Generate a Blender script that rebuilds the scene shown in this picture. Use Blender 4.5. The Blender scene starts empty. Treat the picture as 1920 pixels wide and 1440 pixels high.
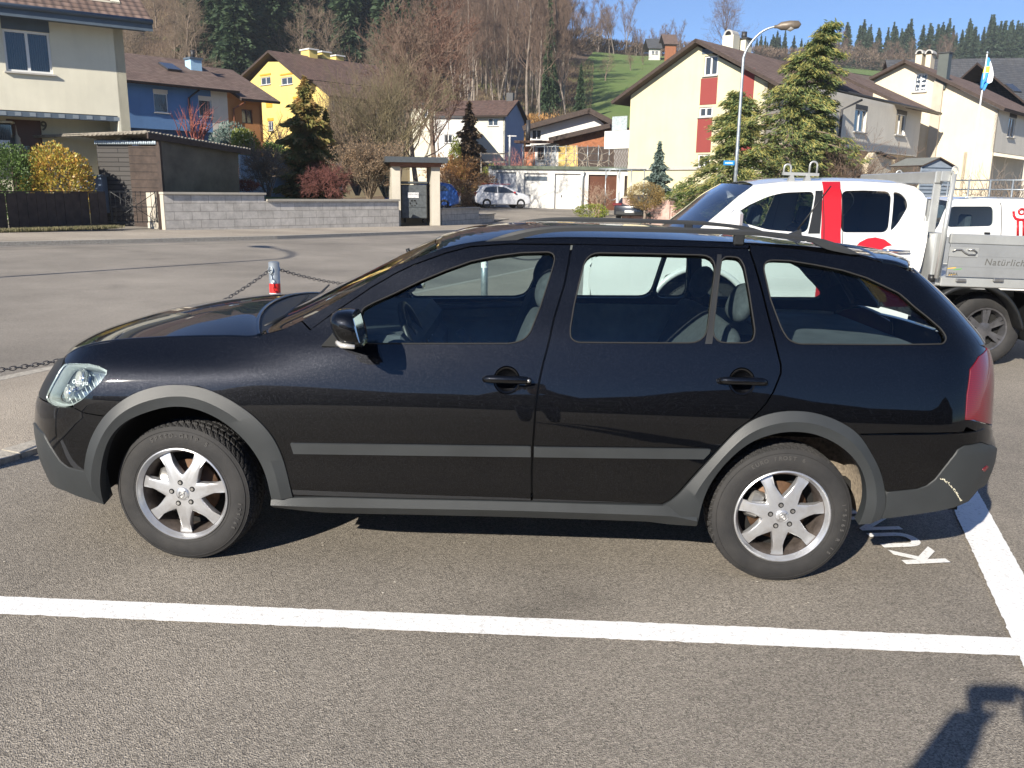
import bpy, bmesh, math, random
import numpy as np
from mathutils import Vector, Matrix, geometry, noise as mnoise
sc = bpy.context.scene
COL = sc.collection
rad = math.radians
TILT = 0.0228                       # the parking ground falls gently to the right
CT, ST = math.cos(TILT), math.sin(TILT)
def toW(v):                         # car frame (parking plane) -> world
    return np.array([v[0]*CT+v[2]*ST, v[1], -v[0]*ST+v[2]*CT])
# ---------------------------------------------------------------- camera
FPX, CXc, CYc, CZc, YAW, PITCH, ROLL = 1600.35, 1.4272, -3.4327, 1.63, -.0072, .2226, .0349
def cam_basis():
    cy, sy = math.cos(YAW), math.sin(YAW)
    f = np.array([sy*math.cos(PITCH), cy*math.cos(PITCH), -math.sin(PITCH)])
    r = np.array([cy, -sy, 0.]); u = np.cross(r, f)
    c, s = math.cos(ROLL), math.sin(ROLL)
    return c*r+s*u, -s*r+c*u, f
RC, UC, FC = cam_basis()            # in the car frame
CC = np.array([CXc, CYc, CZc])
RW, UW, FW, CW = toW(RC), toW(UC), toW(FC), toW(CC)
cd = bpy.data.cameras.new("camera"); cam = bpy.data.objects.new("camera", cd); COL.objects.link(cam)
cd.sensor_fit = 'HORIZONTAL'; cd.sensor_width = 36; cd.lens = 36*FPX/1920
cd.clip_start = .05; cd.clip_end = 5000
M = Matrix(((RW[0], UW[0], -FW[0], CW[0]), (RW[1], UW[1], -FW[1], CW[1]), (RW[2], UW[2], -FW[2], CW[2]), (0, 0, 0, 1)))
cam.matrix_world = M
sc.camera = cam
# ---------------------------------------------------------------- light
SUN_AZ, SUN_EL = 30.5, 28.           # sun stands behind the camera, to the left
a_, e_ = rad(SUN_AZ), rad(SUN_EL)
sund = np.array([-math.sin(a_)*math.cos(e_), -math.cos(a_)*math.cos(e_), math.sin(e_)])
sl = bpy.data.lights.new("sun", 'SUN'); so = bpy.data.objects.new("sun", sl); COL.objects.link(so)
sl.energy = 5.2; sl.angle = rad(.53); sl.color = (1, .925, .80)
so.rotation_euler = Vector((-sund[0], -sund[1], -sund[2])).to_track_quat('-Z', 'Y').to_euler()
so.location = (-20, -30, 30)
w = bpy.data.worlds.new("World"); sc.world = w; w.use_nodes = True
nt = w.node_tree; nt.nodes.clear()
sky = nt.nodes.new('ShaderNodeTexSky'); sky.sky_type = 'NISHITA'; sky.sun_disc = False
sky.sun_elevation = e_; sky.sun_rotation = math.atan2(sund[0], sund[1])
sky.altitude = 1500; sky.air_density = 1.0; sky.dust_density = .0; sky.ozone_density = 3.0
bg = nt.nodes.new('ShaderNodeBackground'); bg.inputs[1].default_value = .066
wo = nt.nodes.new('ShaderNodeOutputWorld')
tn = nt.nodes.new('ShaderNodeMixRGB'); tn.blend_type = 'MULTIPLY'; tn.inputs[0].default_value = 1; tn.inputs[2].default_value = (.68, .86, 1.12, 1); nt.links.new(sky.outputs[0], tn.inputs[1]); nt.links.new(tn.outputs[0], bg.inputs[0]); nt.links.new(bg.outputs[0], wo.inputs[0])
sc.view_settings.view_transform = 'Standard'; sc.view_settings.look = 'None'
sc.view_settings.exposure = 0.92; sc.view_settings.gamma = 1
try:
    sc.cycles.transparent_max_bounces = 24; sc.cycles.max_bounces = 8
    sc.cycles.sample_clamp_indirect = 4
except Exception: pass
# ---------------------------------------------------------------- pixel measuring (photo pixels, 1920 x 1440)
def rayW(x, y): return FW+RW*(x-960)/FPX-UW*(y-720)/FPX
def atY(x, y, Y):                   # world point seen at a photo pixel, at depth Y
    d = rayW(x, y); return CW+d*((Y-CW[1])/d[1])
def atG(x, y, dz=0.):               # world point on the sloping ground
    d = rayW(x, y); n = np.array([TILT, 0, 1.]); t = (dz-CW@n)/(d@n); return CW+d*t
def gz(x, y=0): return -TILT*x
# ---------------------------------------------------------------- objects
def meta(o, label=None, cat=None, group=None, kind=None):
    if label: o['label'] = label
    if cat: o['category'] = cat
    if group: o['group'] = group
    if kind: o['kind'] = kind
    return o
def empty(name, loc=(0, 0, 0), rot=(0, 0, 0), label=None, cat=None, group=None):
    o = bpy.data.objects.new(name, None); COL.objects.link(o)
    o.location = loc; o.rotation_euler = rot; o.empty_display_size = .2
    return meta(o, label, cat, group)
def copy_tree(o, parent=None):
    c = o.copy(); COL.objects.link(c); c.parent = parent
    for ch in o.children:
        copy_tree(ch, c)
    return c
def mkobj(name, V, F, mats, parent=None, smooth=False, normals=None, midx=None, uv=None, auto=None, off=None):
    V = np.asarray(V, float)
    if off is not None: V = V-np.asarray(off)
    me = bpy.data.meshes.new(name); me.from_pydata(V.tolist(), [], [tuple(int(i) for i in f) for f in F])
    if not isinstance(mats, (list, tuple)): mats = [mats]
    for m in mats: me.materials.append(m)
    if midx is not None: me.polygons.foreach_set('material_index', np.asarray(midx, dtype=np.int32))
    if smooth is True: me.polygons.foreach_set('use_smooth', np.ones(len(me.polygons), bool))
    elif smooth is not False: me.polygons.foreach_set('use_smooth', np.asarray(smooth, bool))
    if uv is not None:
        l = me.uv_layers.new(name='UVMap'); n = len(me.loops); li = np.empty(n, np.int32); me.loops.foreach_get('vertex_index', li)
        l.data.foreach_set('uv', np.asarray(uv, dtype=np.float32)[li].ravel())
    if auto:
        try: me.set_sharp_from_angle(angle=rad(auto))
        except Exception: pass
    me.update()
    if normals is not None:
        me.normals_split_custom_set_from_vertices([tuple(n) for n in normals])
    o = bpy.data.objects.new(name, me); COL.objects.link(o)
    if parent is not None: o.parent = parent
    return o
class MB:
    def __init__(s): s.V = []; s.F = []; s.S = []; s.M = []; s.UV = []
    def add(s, V, F, sm=False, m=0, uv=None):
        b = len(s.V); s.V += [tuple(map(float, v)) for v in V]
        s.F += [tuple(b+i for i in f) for f in F]; s.S += [sm]*len(F); s.M += [m]*len(F)
        s.UV += ([tuple(q) for q in uv] if uv is not None else [(v[0], v[2]) for v in V])
        return s
    def box(s, c, d, R=None, m=0, bev=0):
        hx, hy, hz = d[0]/2, d[1]/2, d[2]/2
        if bev:
            b = min(bev, hx*.9, hy*.9, hz*.9); V = []; idx = {}
            for sx in (-1, 1):
                for sy in (-1, 1):
                    for sz in (-1, 1):
                        for k, q in enumerate(((hx, hy-b, hz-b), (hx-b, hy, hz-b), (hx-b, hy-b, hz))):
                            idx[(sx, sy, sz, k)] = len(V); V.append((sx*q[0], sy*q[1], sz*q[2]))
            F = []
            for sg in (-1, 1):
                for k in range(3):
                    cyc = [(-1, -1), (1, -1), (1, 1), (-1, 1)]; f = []
                    for a, b2 in cyc:
                        t = {0: (sg, a, b2), 1: (a, sg, b2), 2: (a, b2, sg)}[k]; f.append(idx[t+(k,)])
                    if (sg < 0) != (k == 1): f = f[::-1]
                    F.append(f)
            for k, (k1, k2) in enumerate(((1, 2), (0, 2), (0, 1))):
                for a in (-1, 1):
                    for b2 in (-1, 1):
                        t0 = {0: (-1, a, b2), 1: (a, -1, b2), 2: (a, b2, -1)}[k]; t1 = {0: (1, a, b2), 1: (a, 1, b2), 2: (a, b2, 1)}[k]
                        F.append([idx[t0+(k1,)], idx[t1+(k1,)], idx[t1+(k2,)], idx[t0+(k2,)]])
            for sx in (-1, 1):
                for sy in (-1, 1):
                    for sz in (-1, 1): F.append([idx[(sx, sy, sz, k)] for k in range(3)])
        else:
            V = [(x*hx, y*hy, z*hz) for x in (-1, 1) for y in (-1, 1) for z in (-1, 1)]
            F = [(0, 1, 3, 2), (4, 6, 7, 5), (0, 4, 5, 1), (2, 3, 7, 6), (0, 2, 6, 4), (1, 5, 7, 3)]
        V = np.array(V)
        if R is not None: V = V@np.asarray(R).T
        V = V+np.asarray(c, float)
        return s.add(V, F, False, m)
    def seg(s, a, b, r0, r1=None, n=10, cap=True, sm=True, m=0):
        a = np.asarray(a, float); b = np.asarray(b, float); r1 = r0 if r1 is None else r1
        return s.tube([a, b], [r0, r1], n, cap, sm, m)
    def tube(s, P, r, n=10, cap=True, sm=True, m=0, sx=1., up=None, close=False):
        P = [np.asarray(p, float) for p in P]; k = len(P)
        if not hasattr(r, '__len__'): r = [r]*k
        V = []; prev = np.asarray(up, float) if up is not None else None
        for i in range(k):
            if close: d = P[(i+1) % k]-P[i-1]
            else: d = P[min(i+1, k-1)]-P[max(i-1, 0)]
            d = d/(np.linalg.norm(d)+1e-12)
            if prev is None: prev = np.array([0, 0, 1.]) if abs(d[2]) < .9 else np.array([1., 0, 0])
            x = np.cross(prev, d); x /= np.linalg.norm(x)+1e-12; y = np.cross(d, x)
            if up is None: prev = y
            for j in range(n):
                t = 2*math.pi*j/n; V.append(P[i]+(x*math.cos(t)*sx+y*math.sin(t))*r[i])
        F = []
        for i in range(k if close else k-1):
            i2 = (i+1) % k
            for j in range(n):
                F.append((i*n+j, i*n+(j+1) % n, i2*n+(j+1) % n, i2*n+j))
        if cap and not close: F.append(tuple(range(n))[::-1]); F.append(tuple((k-1)*n+j for j in range(n)))
        return s.add(V, F, sm, m)
    def lathe(s, prof, c, n=32, axis='z', sm=True, m=0, caps=False):   # prof: (radius, height)
        V = []
        for (rr, h) in prof:
            for j in range(n):
                t = 2*math.pi*j/n; x, y = rr*math.cos(t), rr*math.sin(t)
                V.append({'z': (x, y, h), 'y': (x, h, y), 'x': (h, x, y)}[axis])
        V = np.array(V)+np.asarray(c, float)
        F = [(i*n+j, i*n+(j+1) % n, (i+1)*n+(j+1) % n, (i+1)*n+j) for i in range(len(prof)-1) for j in range(n)]
        if caps: F.append(tuple(range(n))[::-1]); F.append(tuple((len(prof)-1)*n+j for j in range(n)))
        return s.add(V, F, sm, m)
    def prism(s, poly, ext, O=(0, 0, 0), U=(1, 0, 0), Vv=(0, 0, 1), m=0, sm=False):  # poly in the U,V plane, extruded by the vector ext
        O = np.asarray(O, float); U = np.asarray(U, float); Vv = np.asarray(Vv, float); e = np.asarray(ext, float)
        P = [O+U*a+Vv*b for a, b in poly]; n = len(P)
        F = [tuple(range(n)), tuple(range(n, 2*n))[::-1]]+[(i, i+n, (i+1) % n+n, (i+1) % n) for i in range(n)]
        return s.add(P+[p+e for p in P], F, sm, m)
    def quad(s, a, b, c, d, m=0, uv=None): return s.add([a, b, c, d], [(0, 1, 2, 3)], False, m, uv)
    def build(s, name, mats, parent=None, off=None, auto=None, rec=False):
        o = mkobj(name, s.V, s.F, mats, parent, smooth=s.S, midx=s.M, uv=s.UV, off=off, auto=auto)
        if rec:
            bm = bmesh.new(); bm.from_mesh(o.data); bmesh.ops.recalc_face_normals(bm, faces=bm.faces); bm.to_mesh(o.data); bm.free()
        return o
def rotz(a): c, s = math.cos(a), math.sin(a); return np.array([[c, -s, 0], [s, c, 0], [0, 0, 1.]])
def roty(a): c, s = math.cos(a), math.sin(a); return np.array([[c, 0, s], [0, 1, 0], [-s, 0, c]])
def rotx(a): c, s = math.cos(a), math.sin(a); return np.array([[1, 0, 0], [0, c, -s], [0, s, c]])
def textmesh(name, body, size, mat, parent=None, ext=.001, M4=None, space=1., shear=0., font=None, bold=0):
    cu = bpy.data.curves.new(name, 'FONT'); cu.body = body; cu.size = size; cu.extrude = ext; cu.space_character = space; cu.shear = shear
    cu.offset = bold
    cu.align_x = 'CENTER'; cu.align_y = 'CENTER'
    o = bpy.data.objects.new(name, cu); COL.objects.link(o)
    bpy.context.view_layer.update()
    me = bpy.data.meshes.new_from_object(o); bpy.data.objects.remove(o); me.materials.clear(); me.materials.append(mat)
    o = bpy.data.objects.new(name, me); COL.objects.link(o)
    if M4 is not None: me.transform(M4)
    if parent: o.parent = parent
    return o
def frame4(O, X, Y):
    X = Vector(X).normalized(); Y = Vector(Y).normalized(); Z = X.cross(Y); O = Vector(O)
    return Matrix(((X[0], Y[0], Z[0], O[0]), (X[1], Y[1], Z[1], O[1]), (X[2], Y[2], Z[2], O[2]), (0, 0, 0, 1)))
# ---------------------------------------------------------------- materials
class NT:
    def __init__(s, name):
        s.m = bpy.data.materials.new(name); s.m.use_nodes = True; s.t = s.m.node_tree; s.t.nodes.clear()
        s.out = s.n('OutputMaterial')
    def n(s, typ, **k):
        nd = s.t.nodes.new('ShaderNode'+typ)
        for a, b in k.items():
            if a.startswith('i_'):
                key = a[2:]; key = int(key) if key.isdigit() else key.replace('_', ' ')
                s.set(nd.inputs[key], b)
            else: setattr(nd, a, b)
        return nd
    def set(s, inp, v):
        if isinstance(v, bpy.types.NodeSocket): s.t.links.new(v, inp)
        else:
            if hasattr(inp.default_value, '__len__') and len(inp.default_value) == 4 and len(v) == 3: v = tuple(v)+(1,)
            inp.default_value = v
    def co(s, kind='Object'): return s.n('TexCoord').outputs[kind]
    def mapv(s, v, scale=(1, 1, 1), rot=(0, 0, 0), loc=(0, 0, 0)):
        return s.n('Mapping', i_Vector=v, i_Scale=scale, i_Rotation=rot, i_Location=loc).outputs[0]
    def noise(s, v, sc_=5., det=4., rough=.5, dist=0.): return s.n('TexNoise', i_Vector=v, i_Scale=sc_, i_Detail=det, i_Roughness=rough, i_Distortion=dist).outputs['Fac']
    def vor(s, v, sc_=5., feat='F1', out='Distance'): return s.n('TexVoronoi', feature=feat, i_Vector=v, i_Scale=sc_).outputs[out]
    def ramp(s, f, stops):
        r = s.n('ValToRGB', i_Fac=f); e = r.color_ramp.elements
        while len(e) < len(stops): e.new(.5)
        for q, (p, c) in zip(e, stops):
            q.position = p; c = (c, c, c) if not hasattr(c, '__len__') else c; q.color = tuple(c)+(1,)
        return r.outputs[0]
    def mix(s, f, a, b, mode='MIX'):
        m = s.n('MixRGB', blend_type=mode); s.set(m.inputs[0], f); s.set(m.inputs[1], a); s.set(m.inputs[2], b); return m.outputs[0]
    def math(s, op, a, b=0., c=0.):
        m = s.n('Math', operation=op); s.set(m.inputs[0], a); s.set(m.inputs[1], b); s.set(m.inputs[2], c); return m.outputs[0]
    def sep(s, v): return s.n('SeparateXYZ', i_Vector=v).outputs
    def bump(s, h, st=.3, d=.01, nrm=None):
        b = s.n('Bump', i_Height=h, i_Strength=st, i_Distance=d)
        if nrm is not None: s.set(b.inputs['Normal'], nrm)
        return b.outputs[0]
    def bsdf(s, col=(.5, .5, .5), rough=.6, metal=0., spec=None, coat=0., coatr=.03, nrm=None, emis=None, est=1., sheen=0., trans=None, alpha=None):
        b = s.n('BsdfPrincipled'); s.set(b.inputs['Base Color'], col); s.set(b.inputs['Roughness'], rough); s.set(b.inputs['Metallic'], metal)
        if spec is not None: s.set(b.inputs['Specular IOR Level'], spec)
        if coat: b.inputs['Coat Weight'].default_value = coat; b.inputs['Coat Roughness'].default_value = coatr
        if nrm is not None: s.set(b.inputs['Normal'], nrm)
        if emis is not None: s.set(b.inputs['Emission Color'], emis); b.inputs['Emission Strength'].default_value = est
        s.t.links.new(b.outputs[0], s.out.inputs[0]); return b
def simple(name, col, rough=.6, metal=0., var=.12, vs=6., bump=0., bs=80., coat=0., spec=None):
    k = NT(name); v = k.co()
    c = col
    if var:
        f = k.noise(v, vs, 5, .6); c = k.mix(1., col, k.ramp(f, [(.3, 1-var), (.7, 1+var)]), 'MULTIPLY')
    nr = None
    if bump: nr = k.bump(k.noise(v, bs, 3, .6), bump, .01)
    k.bsdf(c, rough, metal, coat=coat, nrm=nr, spec=spec); return k.m
def glassmat(name, tint=(.55, .62, .60), rough=.0, refl=1., base=.04):
    k = NT(name)
    tr = k.n('BsdfTransparent', i_Color=tint); gl = k.n('BsdfGlossy', i_Color=(1, 1, 1), i_Roughness=rough)
    fr = k.n('Fresnel', i_IOR=1.5); f = k.math('MULTIPLY_ADD', fr.outputs[0], refl, base-.04)
    mx = k.n('MixShader'); k.set(mx.inputs[0], f); k.t.links.new(tr.outputs[0], mx.inputs[1]); k.t.links.new(gl.outputs[0], mx.inputs[2])
    k.t.links.new(mx.outputs[0], k.out.inputs[0]); return k.m
def pchip(xs, ys):
    xs = np.asarray(xs, float); ys = np.asarray(ys, float); h = np.diff(xs); d = np.diff(ys)/h
    m = np.zeros_like(ys); m[0] = d[0]; m[-1] = d[-1]
    for i in range(1, len(xs)-1):
        m[i] = 0 if d[i-1]*d[i] <= 0 else (h[i-1]+h[i])/(h[i-1]/d[i]+h[i]/d[i-1])
    def f(x):
        x = np.asarray(x, float); i = np.clip(np.searchsorted(xs, x)-1, 0, len(xs)-2)
        xc = np.clip(x, xs[0], xs[-1]); t = (xc-xs[i])/h[i]
        return (2*t**3-3*t**2+1)*ys[i]+(t**3-2*t**2+t)*h[i]*m[i]+(-2*t**3+3*t**2)*ys[i+1]+(t**3-t**2)*h[i]*m[i+1]
    return f
def resample(P, n):
    P = np.asarray(P, float); d = np.r_[0, np.cumsum(np.linalg.norm(np.diff(P, axis=0), axis=1))]; t = np.linspace(0, d[-1], n)
    return np.stack([np.interp(t, d, P[:, k]) for k in range(P.shape[1])], 1)
def smoothres(P, n):
    P = np.asarray(P, float); d = np.r_[0, np.cumsum(np.linalg.norm(np.diff(P, axis=0), axis=1))]; t = np.linspace(0, d[-1], n)
    return np.stack([pchip(d, P[:, k])(t) for k in range(P.shape[1])], 1)
# ---------------------------------------------------------------- car materials
def paint(name, col, dust=True):
    k = NT(name); v = k.co()
    fl = k.vor(v, 900., 'F1', 'Color'); fl = k.math('GREATER_THAN', k.sep(fl)[0], .93)
    c = k.mix(k.math('MULTIPLY', fl, .3), col, (.075, .078, .09))
    if dust:
        n1 = k.vor(v, 75., 'F1'); h = k.sep(v)[2]
        lowm = k.ramp(h, [(.02, 1.), (.45, .35), (.9, .12)])
        patch = k.noise(v, 2.6, 3, .6)
        thr = k.math('MULTIPLY', k.math('MULTIPLY', lowm, .085), k.ramp(patch, [(.42, 0.), (.66, 1.)]))
        spk = k.math('LESS_THAN', n1, thr)
        film = k.math('MULTIPLY', k.ramp(k.noise(v, 1.7, 6, .65), [(.4, 0.), (.8, 1.)]), k.math('MULTIPLY', lowm, .008))
        dm = k.math('ADD', k.math('MULTIPLY', spk, .55), film, )
        c = k.mix(dm, c, (.33, .31, .28)); ro = k.math('MULTIPLY_ADD', dm, .4, .42)
    else: ro = .3
    wav = k.bump(k.noise(v, 3., 2, .5), .02, .02)
    k.bsdf(c, ro, k.math('MULTIPLY_ADD', dm, -.9, .9) if dust else .9, coat=1., coatr=.022, nrm=wav, spec=.12); return k.m
M_paint = paint('black_pearl_paint', (.0046, .0050, .0064))
M_clad = simple('grey_plastic_cladding', (.023, .026, .028), .48, 0, .16, 5., .12, 260.)
def rubber(name, col, bump=.3):
    k = NT(name); v = k.co(); n = k.noise(v, 9., 6, .65)
    c = k.mix(k.ramp(n, [(.35, 0), (.75, .75)]), col, (.032, .030, .029)); k.bsdf(c, .78, nrm=k.bump(k.noise(v, 160., 3, .6), bump, .004)); return k.m
M_tyre = rubber('dusty_tyre_rubber', (.012, .012, .013))
M_tlet = rubber('tyre_lettering', (.062, .060, .058), .1)
M_rub = simple('black_rubber', (.010, .010, .010), .8, 0, .1)
M_blk = simple('matt_black_plastic', (.010, .011, .012), .45, 0, .15, 8)
M_dark = simple('underbody_black', (.006, .006, .006), .9, 0, 0)
M_liner = simple('dusty_wheel_liner', (.20, .165, .125), .95, 0, .45, 60., .8, 220.)
k = NT('silver_alloy'); v = k.co(); n = k.ramp(k.noise(v, 14., 6, .7), [(.45, 0), (.85, .55)])
k.bsdf(k.mix(n, (.54, .55, .57), (.30, .26, .22)), .34, .75, coat=.3); M_alloy = k.m
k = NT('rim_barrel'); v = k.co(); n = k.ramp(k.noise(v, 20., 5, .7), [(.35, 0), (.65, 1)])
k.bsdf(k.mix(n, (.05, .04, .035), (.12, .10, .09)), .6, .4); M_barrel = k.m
M_steel = simple('brushed_steel', (.45, .44, .42), .35, .9, .2, 12)
M_rust = simple('rusty_brake_disc', (.13, .075, .045), .6, .5, .4, 20)
M_chrome = simple('chrome', (.75, .75, .77), .08, 1., 0)
M_glass = glassmat('side_glass', (.70, .80, .79), 0, .95, .05)
M_wsg = glassmat('windscreen_glass', (.50, .60, .55), 0, 1.0, .07)
M_lens = glassmat('clear_lens', (.86, .90, .90), .02, 1., .07)
M_int = simple('interior_charcoal', (.09, .10, .115), .8, 0, .25, 7., .2, 120)
M_int2 = simple('interior_grey_trim', (.36, .40, .42), .7, 0, .2, 7., .2, 120)
M_seat = simple('grey_seat_cloth', (.065, .072, .08), .95, 0, .25, 40., .3, 200)
M_alu = simple('satin_silver_trim', (.5, .52, .54), .35, .6, .05)
k = NT('red_lamp_lens'); v = k.co()
wv = k.n('TexWave', i_Vector=k.mapv(v, (1, 1, 1)), i_Scale=42., bands_direction='Z').outputs['Fac']
k.bsdf(k.mix(k.math('MULTIPLY', wv, .5), (.15, .002, .006), (.05, .001, .003)), .3, .1, coat=1., coatr=.02, nrm=k.bump(wv, .12, .004)); M_red = k.m
M_orange = simple('amber_lens', (.55, .18, .03), .25, 0, 0, coat=1.)
M_white = simple('white_paint', (.62, .62, .61), .35, 0, .04, 3, coat=.6)
M_lettw = simple('white_lettering', (.78, .80, .82), .4, 0, 0)
# ================================================================ the black estate car (car frame: x back, y away, z up)
XF0, XR0, LF, LR, NF, NR = -.28, 3.02, .6, .62, 2.5, 3.4
xn = pchip([.12, .2, .3, .42, .52, .62, .70, .78, .86, .95, 1.1, 1.5], [-.71, -.78, -.825, -.855, -.86, -.845, -.805, -.75, -.69, -.62, -.5, -.3])
xe = pchip([.12, .22, .32, .45, .56, .62, .655, .70, .95, 1.04, 1.15, 1.28, 1.38, 1.44, 1.6], [3.30, 3.40, 3.52, 3.595, 3.618, 3.612, 3.59, 3.58, 3.565, 3.535, 3.44, 3.29, 3.14, 3.04, 2.8])
ZS = [.12, .25, .35, .5, .65, .75, .85, .95, 1.05, 1.2, 1.35, 1.45, 1.6]
XSs = [-.9, -.3, .05, .4, .7, 1.2, 2., 2.8, 3.7]
TB = np.array([
 [.12, .06, .035, .02, .02, .03, .075, .16, .24, .34, .44, .5, .6],
 [.09, .045, .02, .006, .004, .012, .055, .15, .24, .34, .44, .5, .6],
 [.07, .035, .012, .002, .000, .010, .045, .13, .22, .32, .42, .48, .6],
 [.07, .034, .010, .003, .000, .008, .030, .085, .16, .25, .35, .42, .55],
 [.07, .034, .010, .004, .000, .006, .026, .060, .12, .21, .30, .37, .5],
 [.07, .034, .010, .004, .000, .005, .024, .052, .09, .17, .25, .32, .46],
 [.07, .034, .010, .004, .000, .005, .024, .050, .08, .155, .235, .305, .46],
 [.08, .040, .014, .004, .000, .005, .024, .050, .082, .165, .255, .335, .5],
 [.10, .06, .03, .014, .01, .012, .032, .060, .095, .185, .29, .38, .55]])
_cols = [pchip(XSs, TB[:, j]) for j in range(len(ZS))]
def inset(X, z):
    X = np.asarray(X, float); z = np.asarray(z, float); X, z = np.broadcast_arrays(X, z)
    R = np.stack([c(X.ravel()) for c in _cols], 1); zz = z.ravel(); xs = np.array(ZS); h = np.diff(xs); d = np.diff(R, axis=1)/h
    m = np.zeros_like(R); m[:, 0] = d[:, 0]; m[:, -1] = d[:, -1]; m[:, 1:-1] = (d[:, :-1]*h[1:]+d[:, 1:]*h[:-1])/(h[1:]+h[:-1])
    i = np.clip(np.searchsorted(xs, zz)-1, 0, len(xs)-2); t = np.clip((zz-xs[i])/h[i], 0, 1); r = np.arange(len(zz))
    o = (2*t**3-3*t**2+1)*R[r, i]+(t**3-2*t**2+t)*h[i]*m[r, i]+(-2*t**3+3*t**2)*R[r, i+1]+(t**3-t**2)*h[i]*m[r, i+1]
    return o.reshape(z.shape)
def Ymid(X, z): return inset(np.clip(X, -.9, 3.7), z)-.022
def S(u, z):
    u = np.asarray(u, float); z = np.asarray(z, float); u, z = np.broadcast_arrays(u, z)
    X = u.copy(); h = np.ones_like(X)
    for sg, x0, L, N, ex in ((-1, XF0, LF, NF, xn), (1, XR0, LR, NR, xe)):
        m = (u-x0)*sg > 0; ph = np.clip((u-x0)*sg/L, 0, math.pi/2); s, c = np.sin(ph), np.clip(np.cos(ph), 1e-6, 1)
        rho = (s**N+c**N)**(1/N); X = np.where(m, x0+sg*np.maximum((ex(z)-x0)*sg, .02)*s/rho, X); h = np.where(m, c/rho, h)
    Y = .87-(.87-Ymid(X, z))*h
    return np.stack([X, Y, z], -1)
def Ysurf(X, z):
    h = np.ones_like(X)
    for sg, x0, N, ex in ((-1, XF0, NF, xn), (1, XR0, NR, xe)):
        g = (X-x0)*sg/np.maximum((ex(z)-x0)*sg, .02); m = g > 0; h = np.where(m, np.clip(1-np.clip(g, 0, 1)**N, 0, 1)**(1/N), h)
    return .87-(.87-Ymid(X, z))*h
def Uof(X, z):
    for sg, x0, L, N, ex in ((-1, XF0, LF, NF, xn), (1, XR0, LR, NR, xe)):
        g = (X-x0)*sg/((float(ex(z))-x0)*sg)
        if g > 0:
            g = min(g, .99999); h = (1-g**N)**(1/N); return x0+sg*L*math.atan2(g, h)
    return X
def rayC(x, y): return FC+RC*(x-960)/FPX-UC*(y-720)/FPX
def carY(x, y, Y): d = rayC(x, y); return CC+d*((Y-CC[1])/d[1])
def hit(x, y):
    d = rayC(x, y); Y = np.linspace(-.12, .86, 500); P = CC+d*((Y-CC[1])/d[1])[:, None]
    F = Y-Ysurf(P[:, 0], P[:, 2]); s = np.where((F[:-1] < 0) & (F[1:] >= 0))[0]
    if len(s):
        i = s[0]; t = -F[i]/(F[i+1]-F[i]); p = P[i]*(1-t)+P[i+1]*t
    else:
        p = P[np.argmax(F)]
    return (Uof(p[0], p[2]), p[2])
UMIN, UMAX = XF0-LF*math.pi/2, XR0+LR*math.pi/2
def UZ(poly): return [tuple(p[1:]) if p[0] == 'uz' else hit(*p) for p in poly]
def pip(P, poly):
    x, y = P[:, 0], P[:, 1]; ins = np.zeros(len(P), bool); q = np.asarray(poly); n = len(q)
    for i in range(n):
        x0, y0 = q[i]; x1, y1 = q[(i+1) % n]
        if y0 == y1: continue
        c = ((y0 > y) != (y1 > y)) & (x < (x1-x0)*(y-y0)/(y1-y0)+x0); ins ^= c
    return ins
def densify(poly, h):
    o = []
    for i in range(len(poly)):
        a = np.array(poly[i]); b = np.array(poly[(i+1) % len(poly)]); k = max(1, int(round(np.linalg.norm(b-a)/h)))
        for j in range(k): o.append(a+(b-a)*j/k)
    return np.array(o)
def roundpoly(poly, it=1, r=.034):
    """round the sharper corners with small arcs"""
    P = [np.array(p, float) for p in poly]; Q = []; n = len(P)
    for i in range(n):
        p, a, b = P[i], P[i-1], P[(i+1) % n]; u, v = a-p, b-p; lu, lv = np.linalg.norm(u), np.linalg.norm(v); cs = (u@v)/(lu*lv+1e-12)
        if cs < -.985: Q.append(p); continue
        c = min(r*it, lu*.46, lv*.46); s0, s1 = p+u/lu*c, p+v/lv*c
        for t in np.linspace(0, 1, 6): Q.append(s0*(1-t)**2+p*2*t*(1-t)+s1*t*t)
    return Q
def segdist(P, poly):
    d = np.full(len(P), 9.)
    for i in range(len(poly)):
        a = poly[i]; b = poly[(i+1) % len(poly)]; ab = b-a; t = np.clip(((P-a)@ab)/(ab@ab+1e-12), 0, 1); d = np.minimum(d, np.linalg.norm(P-(a+t[:, None]*ab), axis=1))
    return d
def tri2d(poly, holes, h):
    B = densify(poly, h*.6); H = [densify(q, h*.5) for q in holes]
    lo, hi = B.min(0), B.max(0); gx = np.arange(lo[0], hi[0], h); gy = np.arange(lo[1], hi[1], h*.87)
    G = np.array([(x+(h/2 if j % 2 else 0), y) for j, y in enumerate(gy) for x in gx])
    if len(G):
        k = pip(G, B) & (segdist(G, B) > h*.4)
        for q in H: k &= ~pip(G, q) & (segdist(G, q) > h*.35)
        G = G[k]
    V = [Vector(p) for p in B]; E = [(i, (i+1) % len(B)) for i in range(len(B))]
    for q in H:
        b = len(V); V += [Vector(p) for p in q]; E += [(b+i, b+(i+1) % len(q)) for i in range(len(q))]
    V += [Vector(p) for p in G]
    r = geometry.delaunay_2d_cdt(V, E, [], 0, 1e-6)
    P = np.array([tuple(v) for v in r[0]]); T = np.array([f for f in r[2]])
    c = P[T].mean(1); k = pip(c, B)
    for q in H: k &= ~pip(c, q)
    return P, T[k], B, H
def snorm(u, z):
    e = 2e-3; a = S(u+e, z)-S(u-e, z); b = S(u, z+e)-S(u, z-e); n = np.cross(b, a)
    n = -n/ (np.linalg.norm(n, axis=-1, keepdims=True)+1e-12)
    s = np.sign(n[..., 1]*-1+1e-9); return n
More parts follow.
